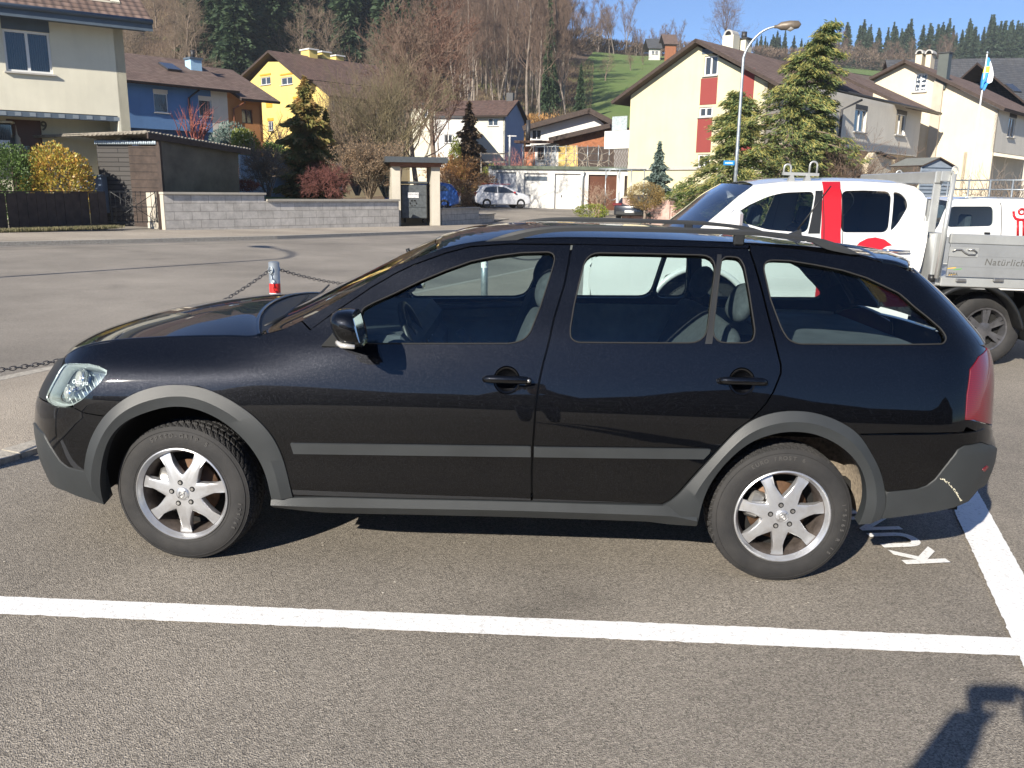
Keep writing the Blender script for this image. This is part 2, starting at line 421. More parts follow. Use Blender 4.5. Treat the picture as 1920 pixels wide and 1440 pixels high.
CO = np.array([1.3, .87, 0.])       # root of the car
car = empty('estate_car', tuple(toW(CO)), (0, TILT, 0), 'black estate car with grey plastic cladding and silver alloy wheels in the near parking bay', 'car')
def emit(name, V, F, N, mat, parent, both=True, side='near', label=None):
    V = np.asarray(V)-CO; out = []
    if both or side == 'near':
        o = mkobj(name, V, F, mat, parent[0] if isinstance(parent, tuple) else parent, True, N); out.append(o)
    if both or side == 'far':
        V2 = V*np.array([1, -1, 1]); N2 = np.asarray(N)*np.array([1, -1, 1]) if N is not None else None
        o = mkobj(name, V2, [tuple(f)[::-1] for f in F], mat, parent[1] if isinstance(parent, tuple) else parent, True, N2); out.append(o)
    return out
def panel(name, poly, mat, holes=(), off=0., flange=.02, h=.03, parent=None, both=True, rnd=0, side='near', hflange=None):
    P0 = UZ(poly)
    if rnd: P0 = roundpoly(P0, rnd)
    H0 = [roundpoly(UZ(q), 2) for q in holes]
    P, T, B, H = tri2d(P0, H0, h)
    def srf(p, o): return S(p[:, 0], p[:, 1])+snorm(p[:, 0], p[:, 1])*o
    V = srf(P, off); N = snorm(P[:, 0], P[:, 1]); F = []
    for t in T:
        g = np.cross(V[t[1]]-V[t[0]], V[t[2]]-V[t[0]]); F.append(tuple(t) if g@N[t[0]] > 0 else tuple(t)[::-1])
    V = list(V); N = list(N)
    if flange:
        for k, ring in enumerate([B]+H):
            fl = flange if k == 0 else (hflange or flange)
            nn = len(ring); a = srf(ring, off); b = srf(ring, off-fl); nr = snorm(ring[:, 0], ring[:, 1])
            tg = np.roll(a, -1, 0)-np.roll(a, 1, 0); sd = np.cross(tg, nr); sd /= np.linalg.norm(sd, axis=1, keepdims=True)+1e-12
            area = .5*np.sum(ring[:, 0]*np.roll(ring[:, 1], -1)-np.roll(ring[:, 0], -1)*ring[:, 1]); 
            q = ring+0; tq = np.roll(q, -1, 0)-np.roll(q, 1, 0); outw = np.stack([tq[:, 1], -tq[:, 0]], 1)*(1 if area > 0 else -1)*(1 if k == 0 else -1)
            test = srf(ring+outw*.02, off)-a; sd *= np.sign(np.sum(test*sd, 1))[:, None]
            b0 = len(V); V += list(a)+list(b); n1 = nr*.6+sd*.8; N += list(n1)+list(sd)
            for i in range(nn):
                j = (i+1) % nn; f = (b0+i, b0+j, b0+nn+j, b0+nn+i); g = np.cross(V[f[1]]-V[f[0]], V[f[3]]-V[f[0]])
                F.append(f if g@sd[i] > 0 else f[::-1])
    return emit(name, V, F, N, mat, parent if parent is not None else car, both, side)
def smooth_line(P, it):
    P = P.copy()
    for _ in range(it): P[1:-1] = P[1:-1]*.5+(P[:-2]+P[2:])*.25
    return P
def strip(name, lines, offs, mat, n=60, parent=None, extra=.05, both=True, sm=0):
    R = [smooth_line(smoothres(UZ(l), n), sm) for l in lines]; V = []; k = len(R)
    for q, o in zip(R, offs): V.append(S(q[:, 0], q[:, 1])+snorm(q[:, 0], q[:, 1])*o)
    q = R[-1]; V.append(S(q[:, 0], q[:, 1])+snorm(q[:, 0], q[:, 1])*(offs[-1]-extra)); q = R[0]
    V = [S(q[:, 0], q[:, 1])+snorm(q[:, 0], q[:, 1])*(-.01)]+V; k = len(V)
    A = np.concatenate(V); F = []
    mid = snorm(R[0][n//2, 0], R[0][n//2, 1])
    f = (n+n//2, n+n//2+1, 2*n+n//2+1, 2*n+n//2); g = np.cross(A[f[1]]-A[f[0]], A[f[3]]-A[f[0]]); flip = g@mid < 0
    for i in range(k-1):
        for j in range(n-1):
            f = (i*n+j, i*n+j+1, (i+1)*n+j+1, (i+1)*n+j); F.append(f[::-1] if flip else f)
    c = [i*n for i in range(k)]; F.append(c if flip else c[::-1]); c = [i*n+n-1 for i in range(k)]; F.append(c[::-1] if flip else c)
    os_ = emit(name, A, F, None, mat, parent if parent is not None else car, both)
    for o in os_:
        try: o.data.set_sharp_from_angle(angle=rad(28))
        except Exception: pass
    return os_
A_out_f = [(159, 882), (160, 863), (165, 840), (177, 808), (197, 778), (223, 755), (250, 738), (283, 727), (325, 721), (372, 724), (407, 737), (450, 760), (490, 792), (515, 822), (532, 862), (542, 900), (549, 931)]
A_in_f = [(197, 944), (190, 918), (190, 893), (192, 868), (200, 835), (213, 810), (243, 785), (283, 770), (317, 761), (350, 761), (382, 770), (412, 784), (437, 802), (462, 825), (482, 852), (497, 880), (505, 907), (510, 933)]
A_out_r = [(1242, 947), (1256, 941), (1273, 926), (1300, 895), (1325, 868), (1352, 838), (1379, 810), (1404, 790), (1440, 776), (1479, 770), (1510, 771), (1540, 777), (1578, 792), (1611, 815), (1630, 845), (1649, 880), (1658, 917), (1660, 950), (1651, 972)]
A_in_r = [(1307, 981), (1313, 950), (1325, 917), (1346, 883), (1377, 850), (1408, 827), (1440, 815), (1479, 808), (1507, 809), (1549, 821), (1587, 845), (1611, 873), (1623, 911), (1623, 939), (1615, 968), (1608, 981)]
seamF = [(581, 620), (559, 640), (544, 662), (537, 680), (531, 700), (527, 735), (526, 762), (529, 812), (535, 862), (543, 895), (551, 930)]
seamB = [(1072, 459), (1066, 495), (1058, 535), (1039, 597), (1027, 650), (1018, 683), (1009, 725), (1004, 765), (1000, 823), (997, 880), (997, 939)]
seamC = [(1405, 467), (1416, 500), (1427, 538), (1445, 609), (1457, 656), (1464, 684), (1464, 700), (1459, 713), (1450, 735), (1436, 757), (1410, 785), (1379, 807), (1352, 836), (1325, 865), (1300, 892), (1273, 923), (1256, 938), (1242, 944)]
glassF = [(679, 644), (960, 644), (982, 637), (994, 624), (1013, 576), (1031, 520), (1045, 472), (979, 474), (931, 480), (883, 490), (836, 507), (788, 527), (740, 550), (700, 568), (677, 580), (676, 612)]
glassR1 = [(1100, 474), (1220, 476), (1344, 479), (1334, 560), (1323, 643), (1200, 643), (1082, 642), (1070, 634), (1069, 618), (1076, 575), (1086, 530)]
glassR2 = [(1353, 480), (1386, 483), (1395, 497), (1406, 555), (1416, 622), (1412, 638), (1400, 643), (1333, 643), (1343, 560)]
glassQ = [(1427, 487), (1480, 489), (1530, 497), (1580, 507), (1625, 521), (1665, 540), (1700, 562), (1740, 595), (1765, 617), (1775, 633), (1769, 645), (1640, 646), (1497, 645), (1479, 638), (1466, 618), (1445, 562)]
lampP = [(122, 681), (143, 681), (167, 682), (188, 687), (201, 694), (199, 702), (188, 717), (170, 735), (153, 750), (138, 759), (122, 763), (105, 761), (90, 754), (86, 745), (93, 728), (103, 710), (113, 692)]
roofE = [(820, 470), (860, 461), (907, 454), (980, 450), (1064, 447), (1200, 449), (1373, 455), (1480, 460), (1557, 467), (1610, 477), (1655, 490)]
wsE = [(497, 626), (512, 622), (530, 617), (565, 602), (617, 573), (680, 536), (740, 501), (780, 484), (820, 470)]
creaseP = [(122, 668), (150, 652), (217, 639), (290, 635), (370, 633), (430, 633), (480, 633)]
lampTop = [(138, 759), (153, 750), (170, 735), (188, 717), (199, 702), (201, 694), (188, 687), (167, 682), (143, 681), (122, 681)]
gap = .0022
panel('fender', creaseP+[(497, 627), (530, 618), (565, 603)]+seamF+A_out_f[::-1][1:13]+[(193, 779), (157, 773), (138, 763)]+lampTop, M_paint)
fb = panel('front_bumper', [(138, 765), (157, 775), (193, 781)]+A_out_f[4::-1]+[(143, 879), (128, 875), (115, 865), (98, 840), (83, 812), (68, 793), ('uz', UMIN+.1, .46), ('uz', UMIN, .46), ('uz', UMIN, .66), ('uz', UMIN+.2, .66), (88, 755), (105, 763), (122, 765)], M_paint)
panel('bumper_cladding', [(159, 884), (143, 881), (128, 877), (114, 866), (97, 841), (82, 813), (67, 796), ('uz', UMIN+.1, .45), ('uz', UMIN, .45), ('uz', UMIN, .17), ('uz', UMIN+.3, .175), (92, 903), (125, 920), (170, 937), (197, 945), (190, 918), (186, 893), (170, 890)], M_clad, off=.004, flange=.07)
panel('grille', [(88, 752), (86, 745), (93, 728), (103, 710), (113, 692), (121, 670), ('uz', UMIN+.28, .79), ('uz', UMIN, .80), ('uz', UMIN, .665), ('uz', UMIN+.2, .665)], M_blk)
def mid(a, b, n=60, t=.5):
    A = smoothres(UZ(a), n); B = smoothres(UZ(b), n); return [('uz', *p) for p in A*(1-t)+B*t]
strip('wheel_arch_flare', [A_out_f, mid(A_out_f, A_in_f, t=.5), A_in_f], (.006, .020, .010), M_clad, 80, sm=14)
strip('wheel_arch_flare', [A_out_r, mid(A_out_r, A_in_r, t=.5), A_in_r], (.006, .020, .010), M_clad, 90, sm=10)
strip('sill_cladding', [[(509, 935), (552, 932), (760, 935), (997, 940), (1200, 946), (1250, 947), (1306, 965)], [(510, 942), (560, 944), (760, 948), (997, 953), (1200, 960), (1250, 962), (1306, 972)], [(513, 951), (620, 961), (800, 965), (997, 970), (1204, 977), (1260, 983), (1306, 986)]], (.008, .022, .002), M_clad, 60, extra=.1)
# doors, each with its handle, moulding and window
def hpair(f):
    return f
def bowlp(cx, cy): c = hit(cx, cy); return [('uz', c[0]+.056*math.cos(t), c[1]+.058*math.sin(t)) for t in np.linspace(0, 2*math.pi, 25)[:-1]]
doorF = panel('front_door', seamF[::-1]+[(620, 592), (697, 540), (740, 515), (773, 499), (836, 476), (883, 464), (955, 459), (1068, 460)]+[(x-2, y) for x, y in seamB]+[], M_paint, holes=[glassF, bowlp(950, 713)], off=.001, hflange=.03)
doorR = panel('rear_door', [(x+2, y) for x, y in seamB[::-1]]+[(1200, 462), (1300, 464), (1402, 467)]+[(x-2, y) for x, y in seamC], M_paint, holes=[glassR1, glassR2, bowlp(1391, 716)], off=.001, hflange=.03)
quart = panel('quarter_panel', [(x+2, y) for x, y in seamC[1:11]]+A_out_r[7:15]+[(1612, 813), (1700, 811), (1806, 809), (1812, 800), ('uz', XR0+.66*LR, .69), ('uz', XR0+.80*LR, .695), ('uz', XR0+.78*LR, .715), (1826, 789), (1809, 788), (1812, 740), (1818, 692), (1834, 668), (1849, 653), ('uz', XR0+.66*LR, 1.06), ('uz', XR0+.62*LR, 1.2), ('uz', XR0+.54*LR, 1.34), (1650, 492)]+roofE[::-1][2:5]+[(1407, 459), (1407, 468)], M_paint, holes=[glassQ], h=.028)
panel('roof_side_rail', [(567, 601)]+wsE[4:]+roofE[1:7]+[(1405, 457), (1403, 465), (1300, 462), (1200, 460), (1068, 457), (955, 456), (883, 461), (836, 473), (773, 496), (740, 512), (697, 537), (620, 589), (583, 617)], M_paint, flange=.012, h=.02)
rb = panel('rear_bumper', [(1613, 816), (1806, 812), (1830, 809), (1845, 803), ('uz', XR0+1.0*LR, .655), ('uz', UMAX, .655), ('uz', UMAX, .54), ('uz', XR0+1.0*LR, .56), (1838, 828), (1806, 834), (1793, 842), (1781, 859), (1766, 878), (1751, 897), (1736, 909), (1719, 915), (1662, 921)]+[(1659, 917), (1650, 880), (1631, 845)], M_paint, off=.004)
panel('rear_bumper_cladding', [(1662, 923), (1719, 917), (1736, 911), (1752, 899), (1767, 880), (1782, 861), (1794, 844), (1807, 836), (1838, 830), ('uz', XR0+1.0*LR, .558), ('uz', UMAX, .538), ('uz', UMAX, .40), ('uz', XR0+1.1*LR, .43), ('uz', XR0+.85*LR, .455), (1832, 915), (1813, 938), (1785, 950), (1748, 958), (1700, 965), (1652, 971), (1660, 950)], M_clad, off=.008, flange=.09)
panel('tailgate', [('uz', XR0+.80*LR, .70), ('uz', UMAX, .70), ('uz', UMAX, .98), ('uz', UMAX-.001, 1.02), ('uz', XR0+.9*LR, 1.02), ('uz', XR0+.68*LR, 1.06), ('uz', XR0+1.0*LR, 1.0), ('uz', XR0+1.02*LR, .75)], M_paint)
# rear window of the tailgate
panel('rear_window', [('uz', XR0+.90*LR, 1.06), ('uz', UMAX, 1.04), ('uz', UMAX, 1.36), ('uz', XR0+.82*LR, 1.36), ('uz', XR0+.86*LR, 1.2)], M_glass, off=-.003, flange=0)
panel('tailgate_frame', [('uz', XR0+.665*LR, 1.06), ('uz', XR0+.91*LR, 1.06), ('uz', XR0+.87*LR, 1.2), ('uz', XR0+.83*LR, 1.36), ('uz', XR0+.56*LR, 1.36), ('uz', XR0+.625*LR, 1.2)], M_paint)
# glass and seals
def seal(poly, par, r=.0032, mat=None):
    P = roundpoly(UZ(poly), 2); P = densify(P, .02); Q = S(P[:, 0], P[:, 1])+snorm(P[:, 0], P[:, 1])*.001-CO
    for sg, pr in ((1, par[0]), (-1, par[1])):
        MB().tube([q*np.array([1, sg, 1]) for q in Q], r, 6, close=True).build('window_seal', mat or M_rub, pr)
for pl, dr in ((glassF, doorF), (glassR1, doorR), (glassR2, doorR), (glassQ, quart)):
    g = panel('side_window', pl, M_glass, off=-.012, flange=0, rnd=2, parent=(dr[0], dr[1]))
    seal(pl, dr)
# black bar between the rear door panes
for i, dr in enumerate(doorR):
    q = panel('window_divider', [(1345, 477), (1353, 478), (1335, 645), (1322, 645)], M_blk, off=.003, flange=.012, both=False, side=('near', 'far')[i], parent=dr)
for i, sd in enumerate(('near', 'far')):
    panel('pillar_trim', [(1052, 462), (1090, 462), (1078, 560), (1040, 700), (1016, 930), (984, 930), (992, 760), (1012, 660), (1040, 560)], M_blk, off=-.028, flange=.0, both=False, side=sd, parent=doorR[i])
    panel('pillar_trim', [(1395, 470), (1420, 470), (1462, 640), (1475, 700), (1455, 750), (1380, 830), (1250, 960), (1230, 940), (1340, 835), (1425, 755), (1440, 690), (1425, 600)], M_blk, off=-.03, flange=.0, both=False, side=sd, parent=quart[i])
# mouldings
for i in range(2):
    sd = ('near', 'far')[i]
    for dr, pl in ((doorF[i], [(546, 830), (995, 836), (995, 855), (552, 849)]), (doorR[i], [(1001, 837), (1331, 841), (1329, 848), (1318, 859), (1001, 855)])):
        panel('side_moulding', pl, M_clad, off=.016, flange=.02, h=.02, both=False, side=sd, parent=dr)
# door handles with their recessed bowls
def handle(cx, cy, key, dr):
    c = np.array(hit(cx, cy)); P = S(c[0], c[1]); n = snorm(c[0], c[1])
    for i, sg in ((0, 1), (1, -1)):
        mm = np.array([1, sg, 1]); t = np.array([1, 0, 0.])
        b = MB(); pts = []; rr = []
        for q in np.linspace(-1, 1, 13):
            pts.append((P+t*q*.098+n*(.034-.012*q*q)+np.array([0, 0, .002]))*1-CO); rr.append(.0165*(1-.25*abs(q)**6)*(.6 if abs(q) > .98 else 1))
        b.tube([p*mm for p in pts], rr, 12, sx=1.)
        b.box((P+t*.088+n*.012-CO)*mm, (.028, .03, .024), bev=.006)
        b.box((P-t*.088+n*.012-CO)*mm, (.022, .03, .02), bev=.006)
        h = b.build('door_handle', M_paint, dr[i])
        if key: MB().seg((P+t*.090+n*.026-CO)*mm, (P+t*.090+n*.0385-CO)*mm, .008, n=14).build('door_lock', M_steel, h)
        # bowl
        V = []; N = 28
        for j in range(6):
            q = j/5*math.pi/2; rr_ = .0595*math.cos(q) if j < 5 else 0.0005; d = .0005-.026*math.sin(q)
            for a in range(N):
                th = 2*math.pi*a/N; uu, zz = c[0]+rr_*.98*math.cos(th), c[1]+rr_*math.sin(th); V.append((S(uu, zz)+snorm(uu, zz)*d-CO)*mm)
        F = [(j*N+a, j*N+(a+1) % N, (j+1)*N+(a+1) % N, (j+1)*N+a) for j in range(5) for a in range(N)]
        if sg < 0: F = [f[::-1] for f in F]
        mkobj('handle_bowl', V, F, M_paint, dr[i], True)
handle(950, 713, True, doorF); handle(1391, 716, False, doorR)
# ---- hood, roof, windscreen: lofts between the near edge and the centre line
def loft(name, E, Cc, mat, m=24, pw=2., thick=0., n=40, par=None, lo=-1., hi=1., offn=0.):
    E = smoothres(E, n); Cc = smoothres(Cc, n); V = []; ws = np.linspace(lo, hi, m)
    for i in range(n):
        for w_ in ws:
            q = 1-abs(w_)**pw; p = E[i]+(Cc[i]-E[i])*q; p = p.copy(); y = E[i][1]+(Cc[i][1]-E[i][1])*(1-abs(w_))
            p[1] = y if w_ <= 0 else 1.74-y; V.append(p)
    V = np.array(V); F = [(i*m+j, (i+1)*m+j, (i+1)*m+j+1, i*m+j+1) for i in range(n-1) for j in range(m-1)]
    g = np.cross(V[F[0][1]]-V[F[0][0]], V[F[0][3]]-V[F[0][0]])
    if g[2] < 0: F = [f[::-1] for f in F]
    ob = mkobj(name, V-CO, F, mat, par or car, True)
    if thick:
        md = ob.modifiers.new('solid', 'SOLIDIFY'); md.thickness = thick; md.offset = -1
    return ob
def SP(px): a = hit(*px); return S(a[0], a[1])
hoodE = np.array([SP(p) for p in creaseP]+[SP((488, 629))])
hoodC = np.array([(-.745, .87, .79), (-.725, .87, .835), (-.65, .87, .885), (-.5, .87, .940), (-.30, .87, .988), (-.08, .87, 1.030), (.08, .87, 1.050), (.20, .87, 1.058)])
hood = loft('hood', hoodE, hoodC, M_paint, 41, 2.2, .012, 60)
wE = np.array([SP(p) for p in wsE])
wC = np.array([(.13, .87, .965), (.19, .87, .99), (.26, .87, 1.02), (.37, .87, 1.068), (.52, .87, 1.145), (.68, .87, 1.228), (.84, .87, 1.312), (.93, .87, 1.357), (1.01, .87, 1.396)])
ws = loft('windscreen', wE, wC, M_wsg, 41, 2.4, 0, 50)
loft('roof', np.array([SP(p) for p in roofE]), np.array([(1.015, .87, 1.398), (1.09, .87, 1.427), (1.25, .87, 1.462), (1.45, .87, 1.48), (1.65, .87, 1.488), (1.9, .87, 1.488), (2.25, .87, 1.478), (2.55, .87, 1.462), (2.75, .87, 1.448), (2.9, .87, 1.436), (3.06, .87, 1.42)]), M_paint, 41, 2.4, .01, 60)
# windscreen header shade band and cowl
loft('scuttle_panel', np.array([SP((478, 630)), SP((498, 627))])+[0, .004, -.010], np.array([(.17, .87, 1.043), (.36, .87, 1.050)]), M_blk, 31, 2.3, .01, 8)
for Y0, Y1 in ((.28, .95), (.78, 1.42)):
    P = [np.array([.30, Y0, 1.005]), np.array([.36, Y0+.1, 1.04]), np.array([.33, Y1, 1.07])]
    MB().tube([p-CO for p in P], [.012, .009, .005], 6).seg(np.array([.34, Y0+.12, 1.02])-CO, np.array([.31, Y1, 1.05])-CO, .006, n=6).build('wiper', M_blk, car)
# spoiler lip at the back of the roof
spE = np.array([SP((1640, 486)), SP((1655, 492)), SP((1668, 503))]); spE[:, 1] += .0
loft('roof_spoiler', np.array([spE[0], spE[0]+[.10, .03, -.012], spE[0]+[.17, .05, -.035]]), np.array([(3.0, .87, 1.43), (3.13, .87, 1.418), (3.23, .87, 1.395)]), M_paint, 31, 2.6, .03, 10)
# roof rails
topR = [(905, 454), (930, 445), (955, 437), (980, 431), (1015, 426), (1058, 423), (1150, 423), (1288, 427), (1400, 431), (1467, 437), (1534, 446), (1575, 459), (1612, 477)]
botR = [(905, 457), (930, 455), (960, 452), (985, 445), (1010, 439), (1058, 434), (1150, 434), (1288, 437), (1400, 441), (1480, 447), (1520, 454), (1545, 466), (1590, 476)]
def rail(Yr, sg):
    def up(l): return [carY(x, y, .29) for x, y in l]
    T = smoothres(up(topR), 50); B = smoothres(up(botR), 50); V = []
    for i in range(50):
        a, b = T[i], B[i]
        for q, (dy, s) in enumerate(((-.012, 0), (.012, 0), (.018, .35), (.016, 1), (-.016, 1), (-.018, .35))):
            p = a+(b-a)*s; V.append((p[0], p[1]+dy+(0.0), p[2]))
    F = [(i*6+j, i*6+(j+1) % 6, (i+1)*6+(j+1) % 6, (i+1)*6+j) for i in range(49) for j in range(6)]+[tuple(range(6)), tuple(49*6+j for j in range(6))[::-1]]
    V = np.array(V)-CO
    if sg < 0: V = V*np.array([1, -1, 1]); F = [f[::-1] for f in F]
    o = mkobj('roof_rail', V, [f[::-1] for f in F], M_blk, car, False)
    c = carY(1386, 440, .29); b = MB(); mm = np.array([1, sg, 1])
    b.box((c+np.array([0, .0, -.02])-CO)*mm, (.045, .03, .05), bev=.006); b.build('rail_foot', M_blk, o)
    return o
M_rail = simple('grey_rail_plastic', (.018, .020, .023), .6, 0, .1)
for sg in (1, -1):
    o = rail(.29, sg); o.data.materials[0] = M_rail
# aerial on the roof
b = MB(); P = np.array([2.75, .87, 1.445]); b.add(P-CO+np.array([(-.06, -.022, 0), (.05, -.028, 0), (.05, .028, 0), (-.06, .022, 0), (.045, -.008, .05), (.045, .008, .05)]), [(0, 1, 4), (2, 3, 5), (3, 0, 4, 5), (1, 2, 5, 4), (0, 3, 2, 1)])
b.seg(P-CO+np.array([.03, 0, .045]), P-CO+np.array([.17, 0, .26]), .005, .003, 8); b.build('roof_aerial', M_blk, car)
# ---- wing mirrors
def wing(sg):
    mm = np.array([1, sg, 1]); c = carY(655, 615, -.14); V = []; N = 20
    prof = [(-.056, .25, .0), (-.053, .55, 0), (-.04, .82, 0), (-.015, .97, 0), (.015, 1.0, 0), (.038, .98, 0), (.043, .93, 0), (.041, .86, 0)]
    for x, s, _ in prof:
        for j in range(N):
            t = 2*math.pi*j/N; cy, sz = math.cos(t), math.sin(t); n = 3.2; r = (abs(cy)**n+abs(sz)**n)**(-1/n)
            zt = .072*sz*r*s; yt = .105*cy*r*(s**.6)
            V.append(((c+np.array([x+.012*(sz*r)*(-1)*0+zt*-.28, yt+.0, zt+.004]))-CO)*mm)
    F = [(i*N+j, (i+1)*N+j, (i+1)*N+(j+1) % N, i*N+(j+1) % N) for i in range(len(prof)-1) for j in range(N)]+[tuple(range(N)), tuple((len(prof)-1)*N+j for j in range(N))[::-1]]
    if sg < 0: F = [f[::-1] for f in F]
    o = mkobj('wing_mirror', V, F, M_paint, car, True)
    try: o.data.set_sharp_from_angle(angle=rad(50))
    except Exception: pass
    b = MB(); b.box((c+np.array([.041, -.0, .002])-CO)*mm, (.004, .15, .10), R=roty(-.25), bev=.002); b.build('mirror_glass', M_chrome, o)
    b = MB(); P = [c+np.array([-.045, -.075, -.050]), c+np.array([-.062, -.02, -.052]), c+np.array([-.058, .04, -.055]), c+np.array([.0, .08, -.06])]
    P = [c+np.array([-.045, .02, -.052]), c+np.array([-.035, -.05, -.052]), c+np.array([-.01, -.092, -.054]), c+np.array([.04, -.098, -.056])]
    b.tube([(p-CO)*mm for p in P], [.008, .011, .011, .009], 8); b.build('mirror_indicator', M_lens2, o)
    b = MB(); q0 = carY(640, 640, -.04); a = SP((622, 645)); d = SP((668, 650)); e = SP((676, 585))
    b.prism([(0, 0), (.15, 0), (.14, .16)], np.array([0, .03, 0])*mm, O=((SP((603, 648))+np.array([0, -.012, 0]))-CO)*mm)
    b.tube([(p-CO)*mm for p in (SP((640, 640))+[0, .01, 0], c+[-.0, .06, -.05], c+[0, .02, -.045])], [.035, .03, .03], 10, sx=.6)
    b.build('mirror_arm', M_blk, o)
M_lens2 = simple('clear_indicator', (.62, .60, .56), .15, .5, .1, coat=1.)
for sg in (1, -1): wing(sg)
# ---- headlights
M_refl = simple('lamp_reflector', (.26, .29, .31), .22, .85, .1, 30)
M_ribs = simple('lamp_ribs', (.36, .40, .40), .3, .4, .1, 30)
for i, sd in enumerate(('near', 'far')):
    sg = 1-2*i; mm = np.array([1, sg, 1])
    h = panel('headlight', lampP, M_refl, off=-.055, flange=0, rnd=1, both=False, side=sd)[0]
    panel('headlight_rim', lampP, M_ribs, holes=[[((x-138)*.93+138, (y-720)*.92+720) for x, y in lampP]], off=-.012, flange=.04, rnd=1, both=False, side=sd, parent=h)
    panel('headlight_lens', lampP, M_lens, off=.0, flange=.01, h=.02, rnd=1, both=False, side=sd, parent=h)
    for (x, y, r) in ((142, 706, .050), (118, 735, .038)):
        a = np.array(hit(x, y)); P = S(*a)+snorm(*a)*-.05; n = snorm(*a)*.5+np.array([-.5, -.2, 0]); n /= np.linalg.norm(n)
        b = MB(); b.tube([((P+n*t)-CO)*mm for t in (-.02, .0, .02, .026)], [r*.5, r*.8, r, r*.93], 24); b.build('lamp_projector', M_chrome, h)
        b = MB(); b.tube([((P+n*t)-CO)*mm for t in (.022, .032, .038)], [r*.8, r*.6, r*.15], 20); b.build('lamp_bulb_lens', M_lens2, h)
    b = MB()
    for q in range(9):
        x0, y0 = 176-q*7, 712+q*6.2
        pts = []
        for s_ in np.linspace(0, 1, 5):
            a = np.array(hit(x0-8*s_+14, y0-16*s_+4)); pts.append((S(*a)+snorm(*a)*-.018-CO)*mm)
        b.tube(pts, .0022, 5)
    b.build('lamp_ribbing', M_ribs, h)
    if i == 0:
        a = np.array(hit(147, 716)); P = S(*a)+snorm(*a)*-.010; n = snorm(*a); ex = S(a[0]+.01, a[1])-S(a[0]-.01, a[1]); ex /= np.linalg.norm(ex); ey = np.cross(n, ex)
        if ey[2] < 0: ey = -ey
        textmesh('lamp_lettering', 'Octavia', .026, M_lettw, h, .0004, frame4(P-CO, ex, ey), 1.05)
# ---- tail lights
tl = [(1810, 787), (1826, 787), ('uz', XR0+.82*LR, .712), ('uz', XR0+1.0*LR, .74), ('uz', XR0+1.0*LR, .98), ('uz', XR0+.70*LR, 1.055), (1850, 654), (1835, 669), (1819, 692), (1813, 740)]
for i, sd in enumerate(('near', 'far')):
    o = panel('tail_light', tl, M_red, off=.003, flange=.012, h=.02, both=False, side=sd)[0]
for i, sd in enumerate(('near', 'far')):
    panel('rear_reflector', [(1838, 879), (1846, 872), (1849, 874), (1841, 883)], M_red, off=.012, flange=.01, h=.015, both=False, side=sd)
# scrape on the rear bumper cladding
M_scr = simple('bare_scratch', (.5, .47, .36), .8, 0, .3, 90)
b = MB(); random.seed(5)
for q in range(46):
    t = q/45; x = 1761+38*t**.8; y = 896+40*t**1.3; x += random.uniform(-1.4, 1.4); y += random.uniform(-1.2, 1.2)
    a = np.array(hit(x, y)); P = S(*a)+snorm(*a)*.0085-CO; s = random.uniform(.0012, .0028); b.box(P, (s*2.4, s, s*1.2), R=roty(random.uniform(-1, 1)))
b.build('bumper_scrape', M_scr, car)
# ---- underbody, wheel wells, inner structure
b = MB(); b.box(np.array([1.3, .87, .275])-CO, (1.75, 1.5, .09)); b.box(np.array([3.15, .87, .34])-CO, (.6, 1.2, .12)); b.box(np.array([-.5, .87, .27])-CO, (.4, 1.1, .08)); b.box(np.array([1.3, .87, .24])-CO, (3.4, .5, .06))
b.box(np.array([-.05, .87, .55])-CO, (.9, .9, .5)); b.build('underbody', M_dark, car)
for xc, mt in ((0, M_dark), (2.578, M_liner)):
    for sg in (1, -1):
        V = []; n = 40; R_ = .372
        for j in range(n+1):
            t = rad(-6)+(math.pi+rad(12))*j/n
            for (y, rr) in ((.035, R_), (.34, R_), (.36, .0)): V.append(((xc+.01+rr*math.cos(t)), y, .325+rr*math.sin(t)*1.02+.0))
        V = np.array(V)-CO
        F = [(j*3+k_, (j+1)*3+k_, (j+1)*3+k_+1, j*3+k_+1) for j in range(n) for k_ in range(2)]
        if sg < 0: V = V*np.array([1, -1, 1]); F = [f[::-1] for f in F]
        mkobj('wheel_arch_liner', V, F, mt, car, True)
b = MB()
for Yw in (.42, 1.32): b.box(np.array([1.29, Yw, .42])-CO, (1.76, .04, .36))
b.build('floor_structure', M_dark, car)
